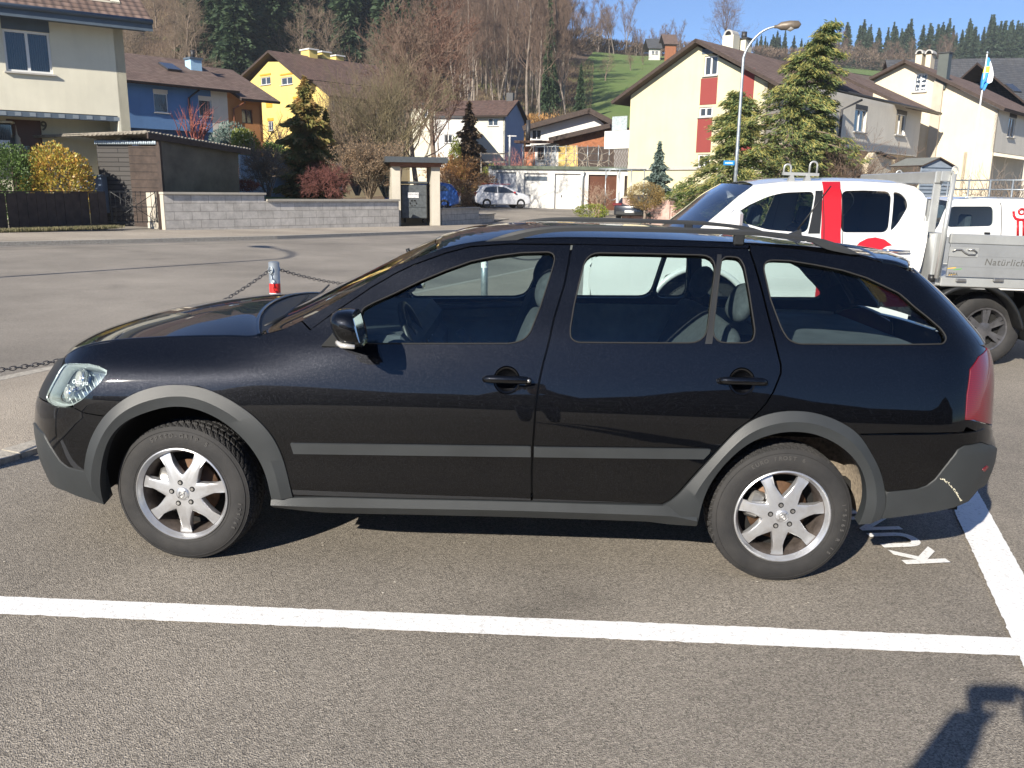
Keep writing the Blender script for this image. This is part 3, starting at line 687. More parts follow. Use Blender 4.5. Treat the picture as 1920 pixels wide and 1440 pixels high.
# ---- wheels
def make_wheel():
    R0, W = .31, .195
    root = bpy.data.objects.new('wheel', None); COL.objects.link(root); root.parent = car
    prof = [(.198, .012), (.206, .008), (.212, .006), (.235, .0), (.262, .001), (.284, .008), (.296, .016)]
    b = MB(); b.lathe([(r, y) for r, y in prof], (0, 0, 0), 120, 'y')
    b.V = b.V; F2 = [f[::-1] for f in b.F]; b.F = F2
    # raised ribs of the sidewall
    for rr in (.219, .283): b.tube([(rr*math.cos(t), .0045 if rr < .25 else .0065, rr*math.sin(t)) for t in np.linspace(0, 2*math.pi, 97)[:-1]], .0018, 5, close=True)
    # tread with v-shaped sipes
    n, m = 560, 30; ys = np.linspace(.016, W-.016, m); V = []
    for i in range(n):
        t = 2*math.pi*i/n
        for j, y in enumerate(ys):
            s = (y-W/2)/(W/2-.016); base = R0-.013*abs(s)**4
            ph = (t*62/(2*math.pi)+abs(s)**1.4*2.2) % 1.0
            g = 1. if ph < .24 else 0.
            if abs(s) < .10 or (.42 < abs(s) < .52): g = 1.
            ph2 = (t*248/(2*math.pi)+abs(s)*6) % 1.
            g2 = .22 if ph2 < .45 else 0.
            d = .0085*max(g, g2)
            V.append(((base-d)*math.cos(t), y, (base-d)*math.sin(t)))
    F = [(i*m+j, i*m+j+1, ((i+1) % n)*m+j+1, ((i+1) % n)*m+j) for i in range(n) for j in range(m-1)]
    b.add(V, F, False)
    b.lathe([(.296, .016), (.2985, .0165)], (0, 0, 0), 120, 'y'); b.lathe([(.297, W-.016), (.285, W-.004), (.24, W), (.2, W-.01)], (0, 0, 0), 90, 'y')
    ty = b.build('tyre', M_tyre, root, rec=True)
    # rim
    b = MB(); rp = [(.2065, .012), (.2065, .002), (.2015, -.001), (.197, .004), (.193, .016), (.187, .024)]
    b.lathe(rp, (0, 0, 0), 100, 'y')
    rim = b.build('rim', M_alloy, root, rec=True, auto=50)
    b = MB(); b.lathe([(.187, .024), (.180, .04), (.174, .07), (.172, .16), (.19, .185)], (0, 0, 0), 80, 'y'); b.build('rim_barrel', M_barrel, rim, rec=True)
    bm = bmesh.new(); pts = []; NS = 7
    for i in range(NS):
        a0 = -math.pi/2+2*math.pi*i/NS
        for rr, da in ((.082, -math.pi/NS), (.092, -.36), (.12, -.205), (.155, -.125), (.176, -.100), (.187, -.138), (.189, 0), (.187, .138), (.176, .100), (.155, .125), (.12, .205), (.092, .36)):
            pts.append((rr*math.cos(a0+da), rr*math.sin(a0+da), rr))
    def yy(r): return .016+.010*((r-.06)/.12)**2 if r > .06 else .016
    vs = [bm.verts.new((x, yy(r), z)) for x, z, r in pts]; v2 = [bm.verts.new((x, yy(r)+.032, z)) for x, z, r in pts]; n = len(pts)
    ring = [bm.verts.new((.062*math.cos(math.atan2(q[1], q[0])), .013, .062*math.sin(math.atan2(q[1], q[0])))) for q in pts]
    fr = [bm.faces.new((vs[i], vs[(i+1) % n], ring[(i+1) % n], ring[i])) for i in range(n)]+[bm.faces.new(ring)]
    for i in range(n): bm.faces.new((vs[i], v2[i], v2[(i+1) % n], vs[(i+1) % n]))
    bm.faces.new(v2[::-1]); bmesh.ops.recalc_face_normals(bm, faces=bm.faces)
    ed = [e for e in bm.edges if (e.verts[0] in vs and e.verts[1] in vs)]
    bmesh.ops.bevel(bm, geom=ed, offset=.0035, segments=2, affect='EDGES', profile=.5)
    me = bpy.data.meshes.new('spokes'); bm.to_mesh(me); bm.free(); me.materials.append(M_alloy); me.polygons.foreach_set('use_smooth', np.ones(len(me.polygons), bool)); me.set_sharp_from_angle(angle=rad(45))
    sp = bpy.data.objects.new('spokes', me); COL.objects.link(sp); sp.parent = rim
    b = MB(); b.lathe([(.0, .004), (.020, .0045), (.027, .007), (.030, .012), (.031, .016)], (0, 0, 0), 40, 'y')
    hc = b.build('hub_cap', M_alloy, rim, rec=True)
    b = MB(); b.tube([(.0125*math.cos(t), .0035, .0125*math.sin(t)) for t in np.linspace(0, 2*math.pi, 25)[:-1]], .0022, 6, close=True)
    b.seg((-.017, .0035, -.017), (.017, .0035, .017), .002, n=6); b.build('cap_emblem', M_steel, hc)
    for i in range(5):
        a = rad(100+72*i); x, z = .050*math.cos(a), .050*math.sin(a)
        MB().seg((x, .0118, z), (x, .0135, z), .0118, n=20).build('bolt_hole', M_dark, rim)
        MB().seg((x, .009, z), (x, .02, z), .0072, n=6, sm=False).build('wheel_bolt', M_steel, rim)
    b = MB(); b.lathe([(.0, .075), (.06, .075), (.065, .085), (.13, .088), (.131, .10), (.0, .10)], (0, 0, 0), 48, 'y'); b.build('brake_disc', M_rust, root, rec=True)
    b = MB(); b.box((-.105, .085, .03), (.07, .06, .12), R=roty(.3), bev=.012); b.build('brake_caliper', M_steel, root)
    b = MB(); b.lathe([(.0, .13), (.175, .13)], (0, 0, 0), 40, 'y'); b.build('brake_shield', M_dark, root)
    return root
def arc_text(body, r, a0, a1, size, parent):
    for i, ch in enumerate(body):
        if ch == ' ': continue
        a = a0+(a1-a0)*i/(len(body)-1); c = (r*math.cos(a), .0005, r*math.sin(a)); ex = (math.sin(a), 0, -math.cos(a)); ey = (math.cos(a), 0, math.sin(a))
        textmesh('tyre_letter', ch, size, M_tlet, parent, .0015, frame4(c, ex, ey), bold=.0006)
wh = make_wheel()
WH = [(0, .015, 0, rad(6)), (2.578, .015, 0, 0), (0, 1.725, math.pi, rad(6)), (2.578, 1.725, math.pi, 0)]
for i, (x, y, rz, st) in enumerate(WH):
    o = wh if i == 0 else copy_tree(wh, car)
    o.location = (x-CO[0], y-CO[1], .31-CO[2]); o.rotation_euler = (0, 0 if i < 2 else 0, rz+(-st if i < 2 else -st))
    if i == 1: o.rotation_euler = (0, 0, 0)
def child(o, nm):
    for c in o.children:
        if c.name.split('.')[0] == nm: return c
wl = [o for o in car.children if o.name.split('.')[0] == 'wheel']
arc_text('SPEED-GRIP 5', .262, rad(117), rad(62), .026, child(wh, 'tyre'))
arc_text('195/65', .262, rad(-5), rad(-30), .02, child(wh, 'tyre'))
w2 = [o for o in wl if abs(o.location[0]-(2.578-CO[0])) < .01 and o.location[1] < 0][0]
arc_text('EURO FROST 6', .262, rad(124), rad(76), .024, child(w2, 'tyre'))
arc_text('195/65 R 15', .262, rad(14), rad(-36), .022, child(w2, 'tyre'))
# ---- interior
def ib(name, mat, *boxes, par=None):
    b = MB()
    for c, d, R in boxes: b.box(np.array(c)-CO, d, R=R, bev=min(d)*.3)
    return b.build(name, mat, par or car)
ib('dashboard', M_int, ((.72, .87, .90), (.50, 1.42, .20), None), ((.86, .87, .78), (.3, 1.40, .28), None), ((.93, .87, .72), (.25, .28, .34), roty(.35)))
b = MB(); b.box(np.array([.95, .87, .84])-CO, (.02, .2, .1), R=roty(.3), bev=.004); b.build('radio_console', M_alu, car)
sw = np.array([.95, .50, .93]); ax = np.array([math.cos(.42), 0, math.sin(.42)]); e1 = np.array([0, 1, 0.]); e2 = np.cross(ax, e1)
b = MB(); b.tube([sw+.185*(e1*math.cos(t)+e2*math.sin(t))-CO for t in np.linspace(0, 2*math.pi, 41)[:-1]], .016, 10, close=True)
for a in (0, math.pi, -math.pi/2): b.seg(sw-ax*.02-CO, sw+.18*(e1*math.cos(a)+e2*math.sin(a)*(-1))-CO, .022, .014, 8)
b.seg(sw-ax*.05-CO, sw+ax*.01-CO, .06, .055, 16); b.seg(sw-ax*.3-CO, sw-ax*.02-CO, .05, n=10); b.build('steering_wheel', M_blk, car)
def seat(name, x, y0, y1, head, tilt=.35, zs=.60):
    wd = y1-y0; yc = (y0+y1)/2; root = bpy.data.objects.new(name, None); COL.objects.link(root); root.parent = car; root.location = np.array([x, yc, zs])-CO
    def cush(nm, c, d, R, bev):
        b = MB(); b.box(c, d, R=R, bev=bev); o = b.build(nm, M_seat, root, rec=True); md = o.modifiers.new('sub', 'SUBSURF'); md.levels = md.render_levels = 2; md.subdivision_type = 'CATMULL_CLARK'; o.data.polygons.foreach_set('use_smooth', np.ones(len(o.data.polygons), bool)); return o
    cush('seat_cushion', (-.02, 0, -.06), (.52, wd, .16), roty(-.1), .05)
    L = .60; R = roty(tilt); c = R@np.array([.26, 0, .30])
    cush('backrest', (c[0], 0, c[2]), (.13, wd, L), R, .05)
    for hy in head:
        c2 = R@np.array([.26, 0, .70]); cush('headrest', (c2[0]-.0, hy-yc, c2[2]), (.11, .27, .19), R, .045)
        for q in (-.06, .06): pass
    return root
seat('front_seat', 1.10, .18, .72, [.45], .28); seat('front_seat', 1.10, 1.02, 1.56, [1.29], .28)
seat('rear_seat', 1.92, .20, 1.54, [.42, 1.32], .38, .62)
b = MB(); b.tube([np.array(p)-CO for p in ((1.28, .87, .62), (1.22, .87, .80), (1.12, .86, .93))], [.03, .026, .022], 10); b.build('handbrake_lever', M_int, car)
b = MB(); b.box(np.array([.86, .87, 1.245])-CO, (.035, .24, .065), R=roty(.2), bev=.012); b.seg(np.array([.87, .87, 1.27])-CO, np.array([.85, .87, 1.33])-CO, .01, n=8); mr = b.build('rear_view_mirror', M_blk, car)
b = MB(); b.box(np.array([.879, .87, 1.243])-CO, (.004, .22, .05), R=roty(.2)); b.build('mirror_pane', M_chrome, mr)
ib('load_cover', M_int, ((2.95, .87, .99), (.62, 1.26, .02), None))
ib('boot_floor', M_dark, ((2.9, .87, .60), (.9, 1.1, .04), None))
for i, sd in enumerate(('near', 'far')):
    par = (doorF[i], doorR[i], quart[i])
    t1 = panel('door_trim', [('uz', .62, .45), ('uz', 1.52, .45), ('uz', 1.60, 1.005), ('uz', .95, .985), ('uz', .80, .965)], M_int2, off=-.075, flange=0, both=False, side=sd, parent=par[0])[0]
    panel('trim_ledge', [('uz', .74, .955), ('uz', 1.58, .995), ('uz', 1.58, 1.008), ('uz', .74, .97)], M_int, off=-.045, flange=.06, both=False, side=sd, parent=par[0])
    panel('silver_strip', [('uz', .80, .86), ('uz', 1.50, .905), ('uz', 1.50, .925), ('uz', .80, .895)], M_alu, off=-.085, flange=0, both=False, side=sd, parent=t1)
    panel('door_trim', [('uz', 1.66, .45), ('uz', 2.05, .45), ('uz', 2.45, 1.03), ('uz', 1.66, 1.01)], M_int2, off=-.075, flange=0, both=False, side=sd, parent=par[1])
    panel('boot_trim', [('uz', 2.5, .86), ('uz', XR0+.5*LR, .86), ('uz', XR0+.5*LR, 1.045), ('uz', 2.5, 1.035)], M_int2, off=-.10, flange=0, both=False, side=sd, parent=par[2])
ib('headliner', M_int2, ((2.02, .87, 1.425), (1.4, .9, .012), None))
# solidify backs of painted sheets a little so that the far inside reads dark
# ================================================================ ground (the parking place falls gently to the right)
def asphalt(name, c0, c1, scale=160., spk=.5, stain=.34):
    k = NT(name); v = k.co()
    f = k.vor(v, scale, 'F1', 'Color'); g = k.sep(f)[0]
    c = k.mix(g, c0, c1)
    st = k.ramp(k.noise(v, scale*1.9, 2, .5), [(.60, 0), (.72, spk)]); c = k.mix(st, c, (.36, .34, .31))
    dk = k.ramp(k.noise(v, scale*.8, 3, .6), [(.30, .8), (.44, 0)]); c = k.mix(dk, c, (.03, .028, .027))
    lg = k.ramp(k.noise(v, .35, 6, .6), [(.3, 1-stain), (.7, 1+stain*.6)]); c = k.mix(1., c, lg, 'MULTIPLY')
    ol = k.ramp(k.noise(v, .9, 3, .55), [(.62, 1.), (.80, .72)]); c = k.mix(1., c, ol, 'MULTIPLY')
    sp = k.ramp(k.noise(v, 2.3, 7, .7), [(.28, .72), (.42, 1.)]); c = k.mix(.5, c, sp, 'MULTIPLY')
    d = k.vor(v, scale, 'F1'); nr = k.bump(d, .75, .004)
    k.bsdf(c, .88, nrm=nr); return k.m
M_asph = asphalt('parking_asphalt', (.120, .105, .086), (.335, .298, .248), 185.)
M_road = asphalt('road_asphalt', (.195, .173, .145), (.325, .29, .245), 150., .35)
M_walk = asphalt('sidewalk_asphalt', (.29, .25, .20), (.41, .355, .285), 120., .3)
M_kerb = simple('granite_kerb', (.36, .33, .28), .85, 0, .3, 30., .4, 120)
k = NT('road_marking_paint'); v = k.co(); n = k.vor(v, 190., 'F1', 'Color')
c = k.mix(k.ramp(k.noise(v, 60., 5, .7), [(.34, .6), (.46, 0.)]), (.78, .78, .77), (.40, .38, .35))
k.bsdf(c, .6, nrm=k.bump(k.vor(v, 190., 'F1'), .35, .003)); M_mark = k.m
def sheet(name, poly, mat, dz=0., kind='structure', label=None, cat=None, group=None, th=0.):
    V = [(x*1., y, gz(x)+dz) for x, y in poly]
    b = MB(); n = len(V)
    if th:
        V2 = [(x, y, z-th) for x, y, z in V]; b.add(V+V2, [tuple(range(n))]+[(i+n, (i+1) % n+n, (i+1) % n, i) for i in range(n)])
    else: b.add(V, [tuple(range(n))])
    o = b.build(name, mat, rec=True)
    if o.data.polygons[0].normal.z < 0: o.data.flip_normals()
    return meta(o, label, cat, group, kind)
def g2(p):                          # car-frame ground point to world xy
    w_ = toW((p[0], p[1], 0)); return (w_[0], w_[1])
def ss(a, b, x): t = np.clip((x-a)/(b-a), 0, 1); return t*t*(3-2*t)
# hillside traced as ground height seen at a distance, column by column (photo column: (distance, photo row) ...)
HC = [(-500, [(100, 300), (130, 230), (170, 60), (230, -200), (300, -420)]),
      (250, [(100, 300), (130, 235), (170, 90), (230, -150), (300, -330)]),
      (700, [(100, 300), (130, 250), (170, 150), (230, 0), (300, -120)]),
      (950, [(100, 300), (130, 258), (170, 190), (230, 110), (300, 60)]),
      (1060, [(100, 300), (130, 245), (170, 190), (230, 130), (300, 98)]),
      (1150, [(100, 300), (130, 238), (170, 185), (230, 140), (300, 106)]),
      (1260, [(100, 300), (130, 240), (170, 190), (230, 140), (300, 108)]),
      (1400, [(100, 310), (130, 260), (170, 215), (230, 165), (300, 118)]),
      (1620, [(100, 330), (130, 300), (170, 260), (230, 200), (300, 160)]),
      (1900, [(100, 340), (130, 315), (170, 280), (230, 220), (300, 170)]),
      (2400, [(100, 340), (130, 315), (170, 285), (230, 240), (300, 200)])]
FARROW = [(-500, -600), (700, -160), (950, 30), (1060, 80), (1150, 100), (1260, 104), (1400, 112), (1620, 128), (1900, 105), (2400, 90)]
_hd = np.array([100, 130, 170, 230, 300, 430.])
_tab = []
for i, (px, l) in enumerate(HC):
    fr = np.interp(px, [q[0] for q in FARROW], [q[1] for q in FARROW]); rows = [r for _, r in l]+[min(fr, l[-1][1]+4)]
    _tab.append([atY(px, r, D)[2] for D, r in zip(_hd, rows)])
_tab = np.array(_tab); _hx = np.array([q[0] for q in HC], float)
def Hgt(X, Y):
    X = np.asarray(X, float); Y = np.asarray(Y, float); X, Y = np.broadcast_arrays(X, Y)
    base = -TILT*np.clip(X, -45, 45)*(1-.5*ss(40, 80, Y))+.52*ss(36, 52, Y)
    px = 960+FPX*(X-CW[0])/np.maximum(Y-CW[1], 1.); px = np.clip(px, _hx[0], _hx[-1]); Dc = np.clip(Y, 100, 430)
    i = np.clip(np.searchsorted(_hx, px)-1, 0, len(_hx)-2); tx = (px-_hx[i])/(_hx[i+1]-_hx[i]); j = np.clip(np.searchsorted(_hd, Dc)-1, 0, len(_hd)-2); ty = (Dc-_hd[j])/(_hd[j+1]-_hd[j])
    h = (_tab[i, j]*(1-tx)+_tab[i+1, j]*tx)*(1-ty)+(_tab[i, j+1]*(1-tx)+_tab[i+1, j+1]*tx)*ty
    k = ss(72, 105, Y); return base*(1-k)+h*k
def grid(name, xs, ys, mat, fn, dz=0.):
    X, Y = np.meshgrid(xs, ys); Z = fn(X, Y)+dz; V = np.stack([X, Y, Z], -1).reshape(-1, 3); n = len(xs); m = len(ys)
    F = [(j*n+i, j*n+i+1, (j+1)*n+i+1, (j+1)*n+i) for j in range(m-1) for i in range(n-1)]
    return meta(mkobj(name, V, F, mat, None, True), kind='structure')
k = NT('meadow_and_forest_floor'); v = k.co(); s_ = k.sep(v)
gr = k.mix(k.noise(v, .35, 8, .7), (.075, .135, .022), (.13, .20, .045)); gr = k.mix(k.ramp(k.noise(v, .09, 4, .6), [(.35, 0), (.7, .45)]), gr, (.16, .17, .06))
k.bsdf(gr, .95, nrm=k.bump(k.noise(v, 3., 6, .7), .8, .3)); M_meadow = k.m
k = NT('leaf_litter'); v = k.co(); br = k.mix(k.noise(v, 1.2, 9, .75), (.055, .036, .022), (.19, .13, .085)); k.bsdf(br, .95, nrm=k.bump(k.noise(v, 2.5, 6, .7), 1., .4)); M_litter = k.m
k = NT('garden_lawn'); v = k.co(); br = k.mix(k.noise(v, 4., 9, .75), (.05, .10, .016), (.14, .17, .05)); k.bsdf(br, .95, nrm=k.bump(k.noise(v, 20., 6, .7), 1., .05)); M_lawn = k.m
grid('ground', np.r_[-90:-45:5j, -45, np.linspace(-44, 44, 23), 45, np.linspace(50, 90, 9)], np.r_[-70, 0, 20, np.linspace(34, 72, 20)], M_road, Hgt)
grid('hillside', np.r_[-330:-120:15j, np.linspace(-115, 200, 106), np.linspace(210, 420, 15)], np.r_[np.linspace(70, 200, 53), np.linspace(206, 430, 38), 600, 900], M_litter, Hgt, .01)
# ---- parking place, pavement strip, kerbs
DR = np.array([.348, .9375]); NR_ = np.array([-.9375, .348]); P0 = np.array([-1.46, 1.3])
def row(t, s): q = P0+DR*t+NR_*s; return (q[0], q[1])
sheet('parking_ground', [row(-60, 0), (60, row(-60, 0)[1]), (60, 15), row(14.5, 0)], M_asph, .004)
def slab(name, poly, mat, z1, z0=0., label=None):
    b = MB(); n = len(poly); b.add([(x, y, gz(x)+z1) for x, y in poly]+[(x, y, gz(x)+z0) for x, y in poly], [tuple(range(n)), tuple(range(n, 2*n))[::-1]]+[(i, i+n, (i+1) % n+n, (i+1) % n) for i in range(n)])
    return meta(b.build(name, mat, rec=True), kind='structure')
slab('pavement', [row(-40, .16), row(15, .16), row(15, 1.75), row(-40, 1.75)], M_walk, .030)
for k_ in range(-12, 14):
    pass
b = MB()
for q in range(-30, 15):
    a = [row(q+.006, 0), row(q+.994, 0), row(q+.994, .16), row(q+.006, .16)]; z = .038+.003*math.sin(q*7)
    b.add([(x, y, gz(x)+z) for x, y in a]+[(x, y, gz(x)-.01) for x, y in a], [(0, 1, 2, 3), (7, 6, 5, 4), (0, 4, 5, 1), (1, 5, 6, 2), (2, 6, 7, 3), (3, 7, 4, 0)])
meta(b.build('kerb', M_kerb, rec=True), kind='structure')
slab('pavement_edge', [row(-40, 1.75), row(15, 1.75), row(15, 1.87), row(-40, 1.87)], M_kerb, .032)
KL = [(-22, -3), (-16, 6.4), (-11.0, 15.4), (-8.6, 18.4), (-5.9, 21.9), (-2.71, 27.1), (-1.2, 29.6), (.6, 32.4)]
KL2 = [(-24.2, -1.5), (-18.2, 8), (-13.6, 17.2), (-11.6, 20.2), (-8.4, 24.2), (-3.6, 30.9), (-2.2, 33.3), (-.4, 36)]
slab('far_pavement', KL+KL2[::-1], M_walk, .09)
def offs(L, d):
    L = [np.array(p, float) for p in L]; o = []
    for i in range(len(L)):
        t = L[min(i+1, len(L)-1)]-L[max(i-1, 0)]; t /= np.linalg.norm(t); o.append((L[i][0]+t[1]*d, L[i][1]-t[0]*d))
    return o
slab('far_kerb', KL+offs(KL, .14)[::-1], M_kerb, .105)
M_gut = simple('gutter_setts', (.22, .205, .185), .9, 0, .4, 25., .6, 40)
sheet('gutter', offs(KL, .14)+offs(KL, .34)[::-1], M_gut, .005)
M_seam = simple('bitumen_seam', (.045, .042, .04), .8, 0, .3, 10)
sheet('road_seam', offs(KL, 1.05)+offs(KL, 1.09)[::-1], M_seam, .005)
# ---- parking bay lines and the painted word
def mark(name, pts, dz=.008):
    rg = np.random.RandomState(len(pts)); P = densify(pts, .025); P = P+rg.normal(0, .0016, P.shape); return sheet(name, [g2(p) for p in P], M_mark, dz, 'structure')
mark('bay_line', [(-8, -.335), (3.372, -.395), (3.335, -.53), (-8, -.475)])
mark('bay_line', [(3.38, -.37), (5.62, 6.4), (5.83, 6.4), (3.565, -.37), (2.95, -2.2), (2.765, -2.2)], .012)
Pk = np.array([3.475, .295]); up_ = np.array([-.98, -.17]); dd = np.array([-.13, .99])
wd = textmesh('bay_word', 'KUNDEN', .335, M_mark, None, .0005, None, 1.12, bold=.009)
xs_ = [v.co.x for v in wd.data.vertices]; ys_ = [v.co.y for v in wd.data.vertices]; x0, y0 = min(xs_), min(ys_)
for v in wd.data.vertices:
    q = Pk+dd*(v.co.x-x0)*.80+up_*(v.co.y-y0)*.92; w3 = toW((q[0], q[1], .012+v.co.z)); v.co = Vector(w3)
meta(wd, kind='structure')
# ---- posts and chain
M_galv = simple('galvanised_steel', (.36, .40, .43), .45, .7, .25, 12., .1, 60)
M_redb = simple('red_band_film', (.55, .02, .02), .4, 0, .15, 10)
M_whb = simple('white_band_film', (.75, .75, .74), .5, 0, .1, 10)
def post():
    r = empty('bollard'); b = MB(); b.seg((0, 0, 0), (0, 0, .925), .046, n=28); b.lathe([(.046, .925), (.03, .932), (0, .934)], (0, 0, 0), 28); b.build('post', M_galv, r)
    MB().seg((0, 0, .66), (0, 0, .742), .0475, n=28, cap=False).build('red_band', M_redb, r); MB().seg((0, 0, .575), (0, 0, .66), .0475, n=28, cap=False).build('white_band', M_whb, r)
    for s in (-1, 1):
        b = MB(); b.tube([(s*.05, .02*math.cos(t)*1.2, .86+.03*math.sin(t)) for t in np.linspace(0, 2*math.pi, 13)[:-1]], .0045, 6, close=True); b.build('chain_eye', M_galv, r)
    return r
bp = [(-2.32, -.25), (-.71, 4.0), (.93, 8.15), (2.5, 12.3)]
lab = ['steel post with a red band standing just in front of the black car, left', 'steel post with a red band and chains behind the bonnet of the black car', 'steel post with a red band seen through the front door window', 'steel post farthest along the chain, behind the pickup']
pr = post(); proot = []
for i, p in enumerate(bp):
    o = pr if i == 0 else copy_tree(pr); w_ = toW((p[0], p[1], 0)); o.location = (w_[0], w_[1], gz(w_[0])+.03); o.rotation_euler = (0, 0, rad(69)); meta(o, lab[i], 'bollard', 'red banded posts along the pavement'); proot.append(o)
M_chain = simple('dark_chain_steel', (.10, .10, .105), .5, .6, .2, 20)
def chain(a, b_, sag, label):
    a = np.array(a); b_ = np.array(b_); L = np.linalg.norm(b_-a); n = int(L*1.04/.040); b = MB()
    def P(t): p = a+(b_-a)*t; return p-np.array([0, 0, sag*4*t*(1-t)])
    for i in range(n):
        c = P((i+.5)/n); d = P((i+1)/n)-P(i/n); d /= np.linalg.norm(d); s = np.cross(d, (0, 0, 1.)); s /= np.linalg.norm(s); u_ = np.cross(s, d)
        if i % 2: s, u_ = u_, s
        pts = [c+d*(.027*math.cos(t)*(1.0))+s*(.013*math.sin(t)) for t in np.linspace(0, 2*math.pi, 11)[:-1]]
        b.tube(pts, .0032, 5, close=True)
    o = b.build('chain', M_chain); return meta(o, label, 'chain', 'chains hanging between the posts')
pt = [np.array(o.location)+np.array([0, 0, .86]) for o in proot]
d3 = (pt[1]-pt[0])/np.linalg.norm(pt[1]-pt[0])*.06
cl = ['steel chain at the left edge, hanging in front of the bonnet', 'steel chain from the post behind the bonnet towards the windscreen', 'steel chain hanging behind the estate car towards the pickup']
for i in range(3): chain(pt[i]+d3, pt[i+1]-d3, (.42, .30, .3)[i], cl[i])

# ---- loose grit and bits of leaf on the asphalt
rg = np.random.RandomState(9); gx = rg.uniform(-4, 6, 420); gy = rg.uniform(-2.6, 3.5, 420); V = []; F = []
for x, y in zip(gx, gy):
    s_ = rg.uniform(.003, .008); a = rg.uniform(0, 6.28); w_ = toW((x, y, .005)); b0 = len(V)
    for q in range(5): V.append((w_[0]+s_*math.cos(a+q*1.257), w_[1]+s_*rg.uniform(.5, 1)*math.sin(a+q*1.257), w_[2]+.002))
    V.append((w_[0], w_[1], w_[2]+s_*.5)); F += [(b0+q, b0+(q+1) % 5, b0+5) for q in range(5)]
meta(mkobj('grit', V, F, simple('pale_grit', (.36, .33, .28), .9, 0, .6, 3.)), 'scattered grit and bits of dry leaf on the parking asphalt', 'grit', kind='stuff')
# ================================================================ vehicles traced on their near side
class SideBody:
    """side surface of a vehicle standing parallel to the black car: y = Y0 + inset(z)"""
    def __init__(s, Y0, Yc, fn, org): s.Y0, s.Yc, s.fn, s.org = Y0, Yc, fn, np.array(org, float)
    def hit(s, x, y):
        Y = s.Y0
        for _ in range(12): p = carY(x, y, Y); Y = s.Y0+float(s.fn(p[0], p[2]))
        return (p[0], p[2])
    def P(s, X, Z, off=0.): return np.array([X, s.Y0+float(s.fn(X, Z))-off, Z])
    def pts(s, poly): return [tuple(p[1:]) if p[0] == 'uz' else s.hit(*p) for p in poly]
    def panel(s, name, poly, mat, holes=(), off=0., th=.03, h=.06, parent=None, rnd=0, far=True):
        P0 = s.pts(poly); P0 = roundpoly(P0, rnd) if rnd else P0
        P, T, B, H = tri2d(P0, [roundpoly(s.pts(q), 2) for q in holes], h)
        e = 3e-3; Y = s.Y0+s.fn(P[:, 0], P[:, 1]); dx = (s.fn(P[:, 0]+e, P[:, 1])-s.fn(P[:, 0]-e, P[:, 1]))/(2*e); dz = (s.fn(P[:, 0], P[:, 1]+e)-s.fn(P[:, 0], P[:, 1]-e))/(2*e)
        N = np.stack([dx, -np.ones_like(dx), dz], 1); N /= np.linalg.norm(N, axis=1, keepdims=True)
        V = np.stack([P[:, 0], Y, P[:, 1]], 1)+N*off; F = []
        for t in T:
            g = np.cross(V[t[1]]-V[t[0]], V[t[2]]-V[t[0]]); F.append(tuple(t) if g[1] < 0 else tuple(t)[::-1])
        V = list(V); N = list(N)
        if th:
            for k, ring in enumerate([B]+H):
                Yr = s.Y0+s.fn(ring[:, 0], ring[:, 1])-off; a = np.stack([ring[:, 0], Yr, ring[:, 1]], 1); b2 = a+np.array([0, th, 0]); n = len(ring); b0 = len(V)
                tg = np.roll(ring, -1, 0)-np.roll(ring, 1, 0); area = .5*np.sum(ring[:, 0]*np.roll(ring[:, 1], -1)-np.roll(ring[:, 0], -1)*ring[:, 1]); ow = np.stack([tg[:, 1], np.zeros(n), -tg[:, 0]], 1)*(1 if area > 0 else -1)*(1 if k == 0 else -1); ow /= np.linalg.norm(ow, axis=1, keepdims=True)+1e-9
                V += list(a)+list(b2); N += list(ow*.8+np.array([0, -.6, 0]))+list(ow)
                for i in range(n):
                    j = (i+1) % n; f = (b0+i, b0+j, b0+n+j, b0+n+i); g = np.cross(V[f[1]]-V[f[0]], V[f[3]]-V[f[0]]); F.append(f if g@ow[i] > 0 else f[::-1])
        V = np.array(V); N = np.array(N); out = [mkobj(name, V-s.org, F, mat, parent if not isinstance(parent, tuple) else parent[0], True, N)]
        if far:
            m = np.array([1, -1, 1]); V2 = V.copy(); V2[:, 1] = 2*s.Yc-V2[:, 1]; out.append(mkobj(name, V2-s.org, [f[::-1] for f in F], mat, parent if not isinstance(parent, tuple) else parent[1], True, N*m))
        return out
    def loft(s, name, line, mat, crown=.02, m=16, offx=0., parent=None, n=30, pw=2.2):
        E = smoothres([s.P(*q) for q in s.pts(line)], n); V = []
        for i in range(n):
            for w_ in np.linspace(-1, 1, m):
                q = 1-abs(w_)**pw; V.append((E[i][0]+offx*q, s.Yc+(E[i][1]-s.Yc)*(-w_)*(1 if 1 else 0)*-1 if False else s.Yc+(E[i][1]-s.Yc)*w_, E[i][2]+crown*q))
        F = [(i*m+j, (i+1)*m+j, (i+1)*m+j+1, i*m+j+1) for i in range(n-1) for j in range(m-1)]
        V = np.array(V); g = np.cross(V[F[n*3][1]]-V[F[n*3][0]], V[F[n*3][3]]-V[F[n*3][0]])
        if g[2] < 0: F = [f[::-1] for f in F]
        return mkobj(name, V-s.org, F, mat, parent, True)
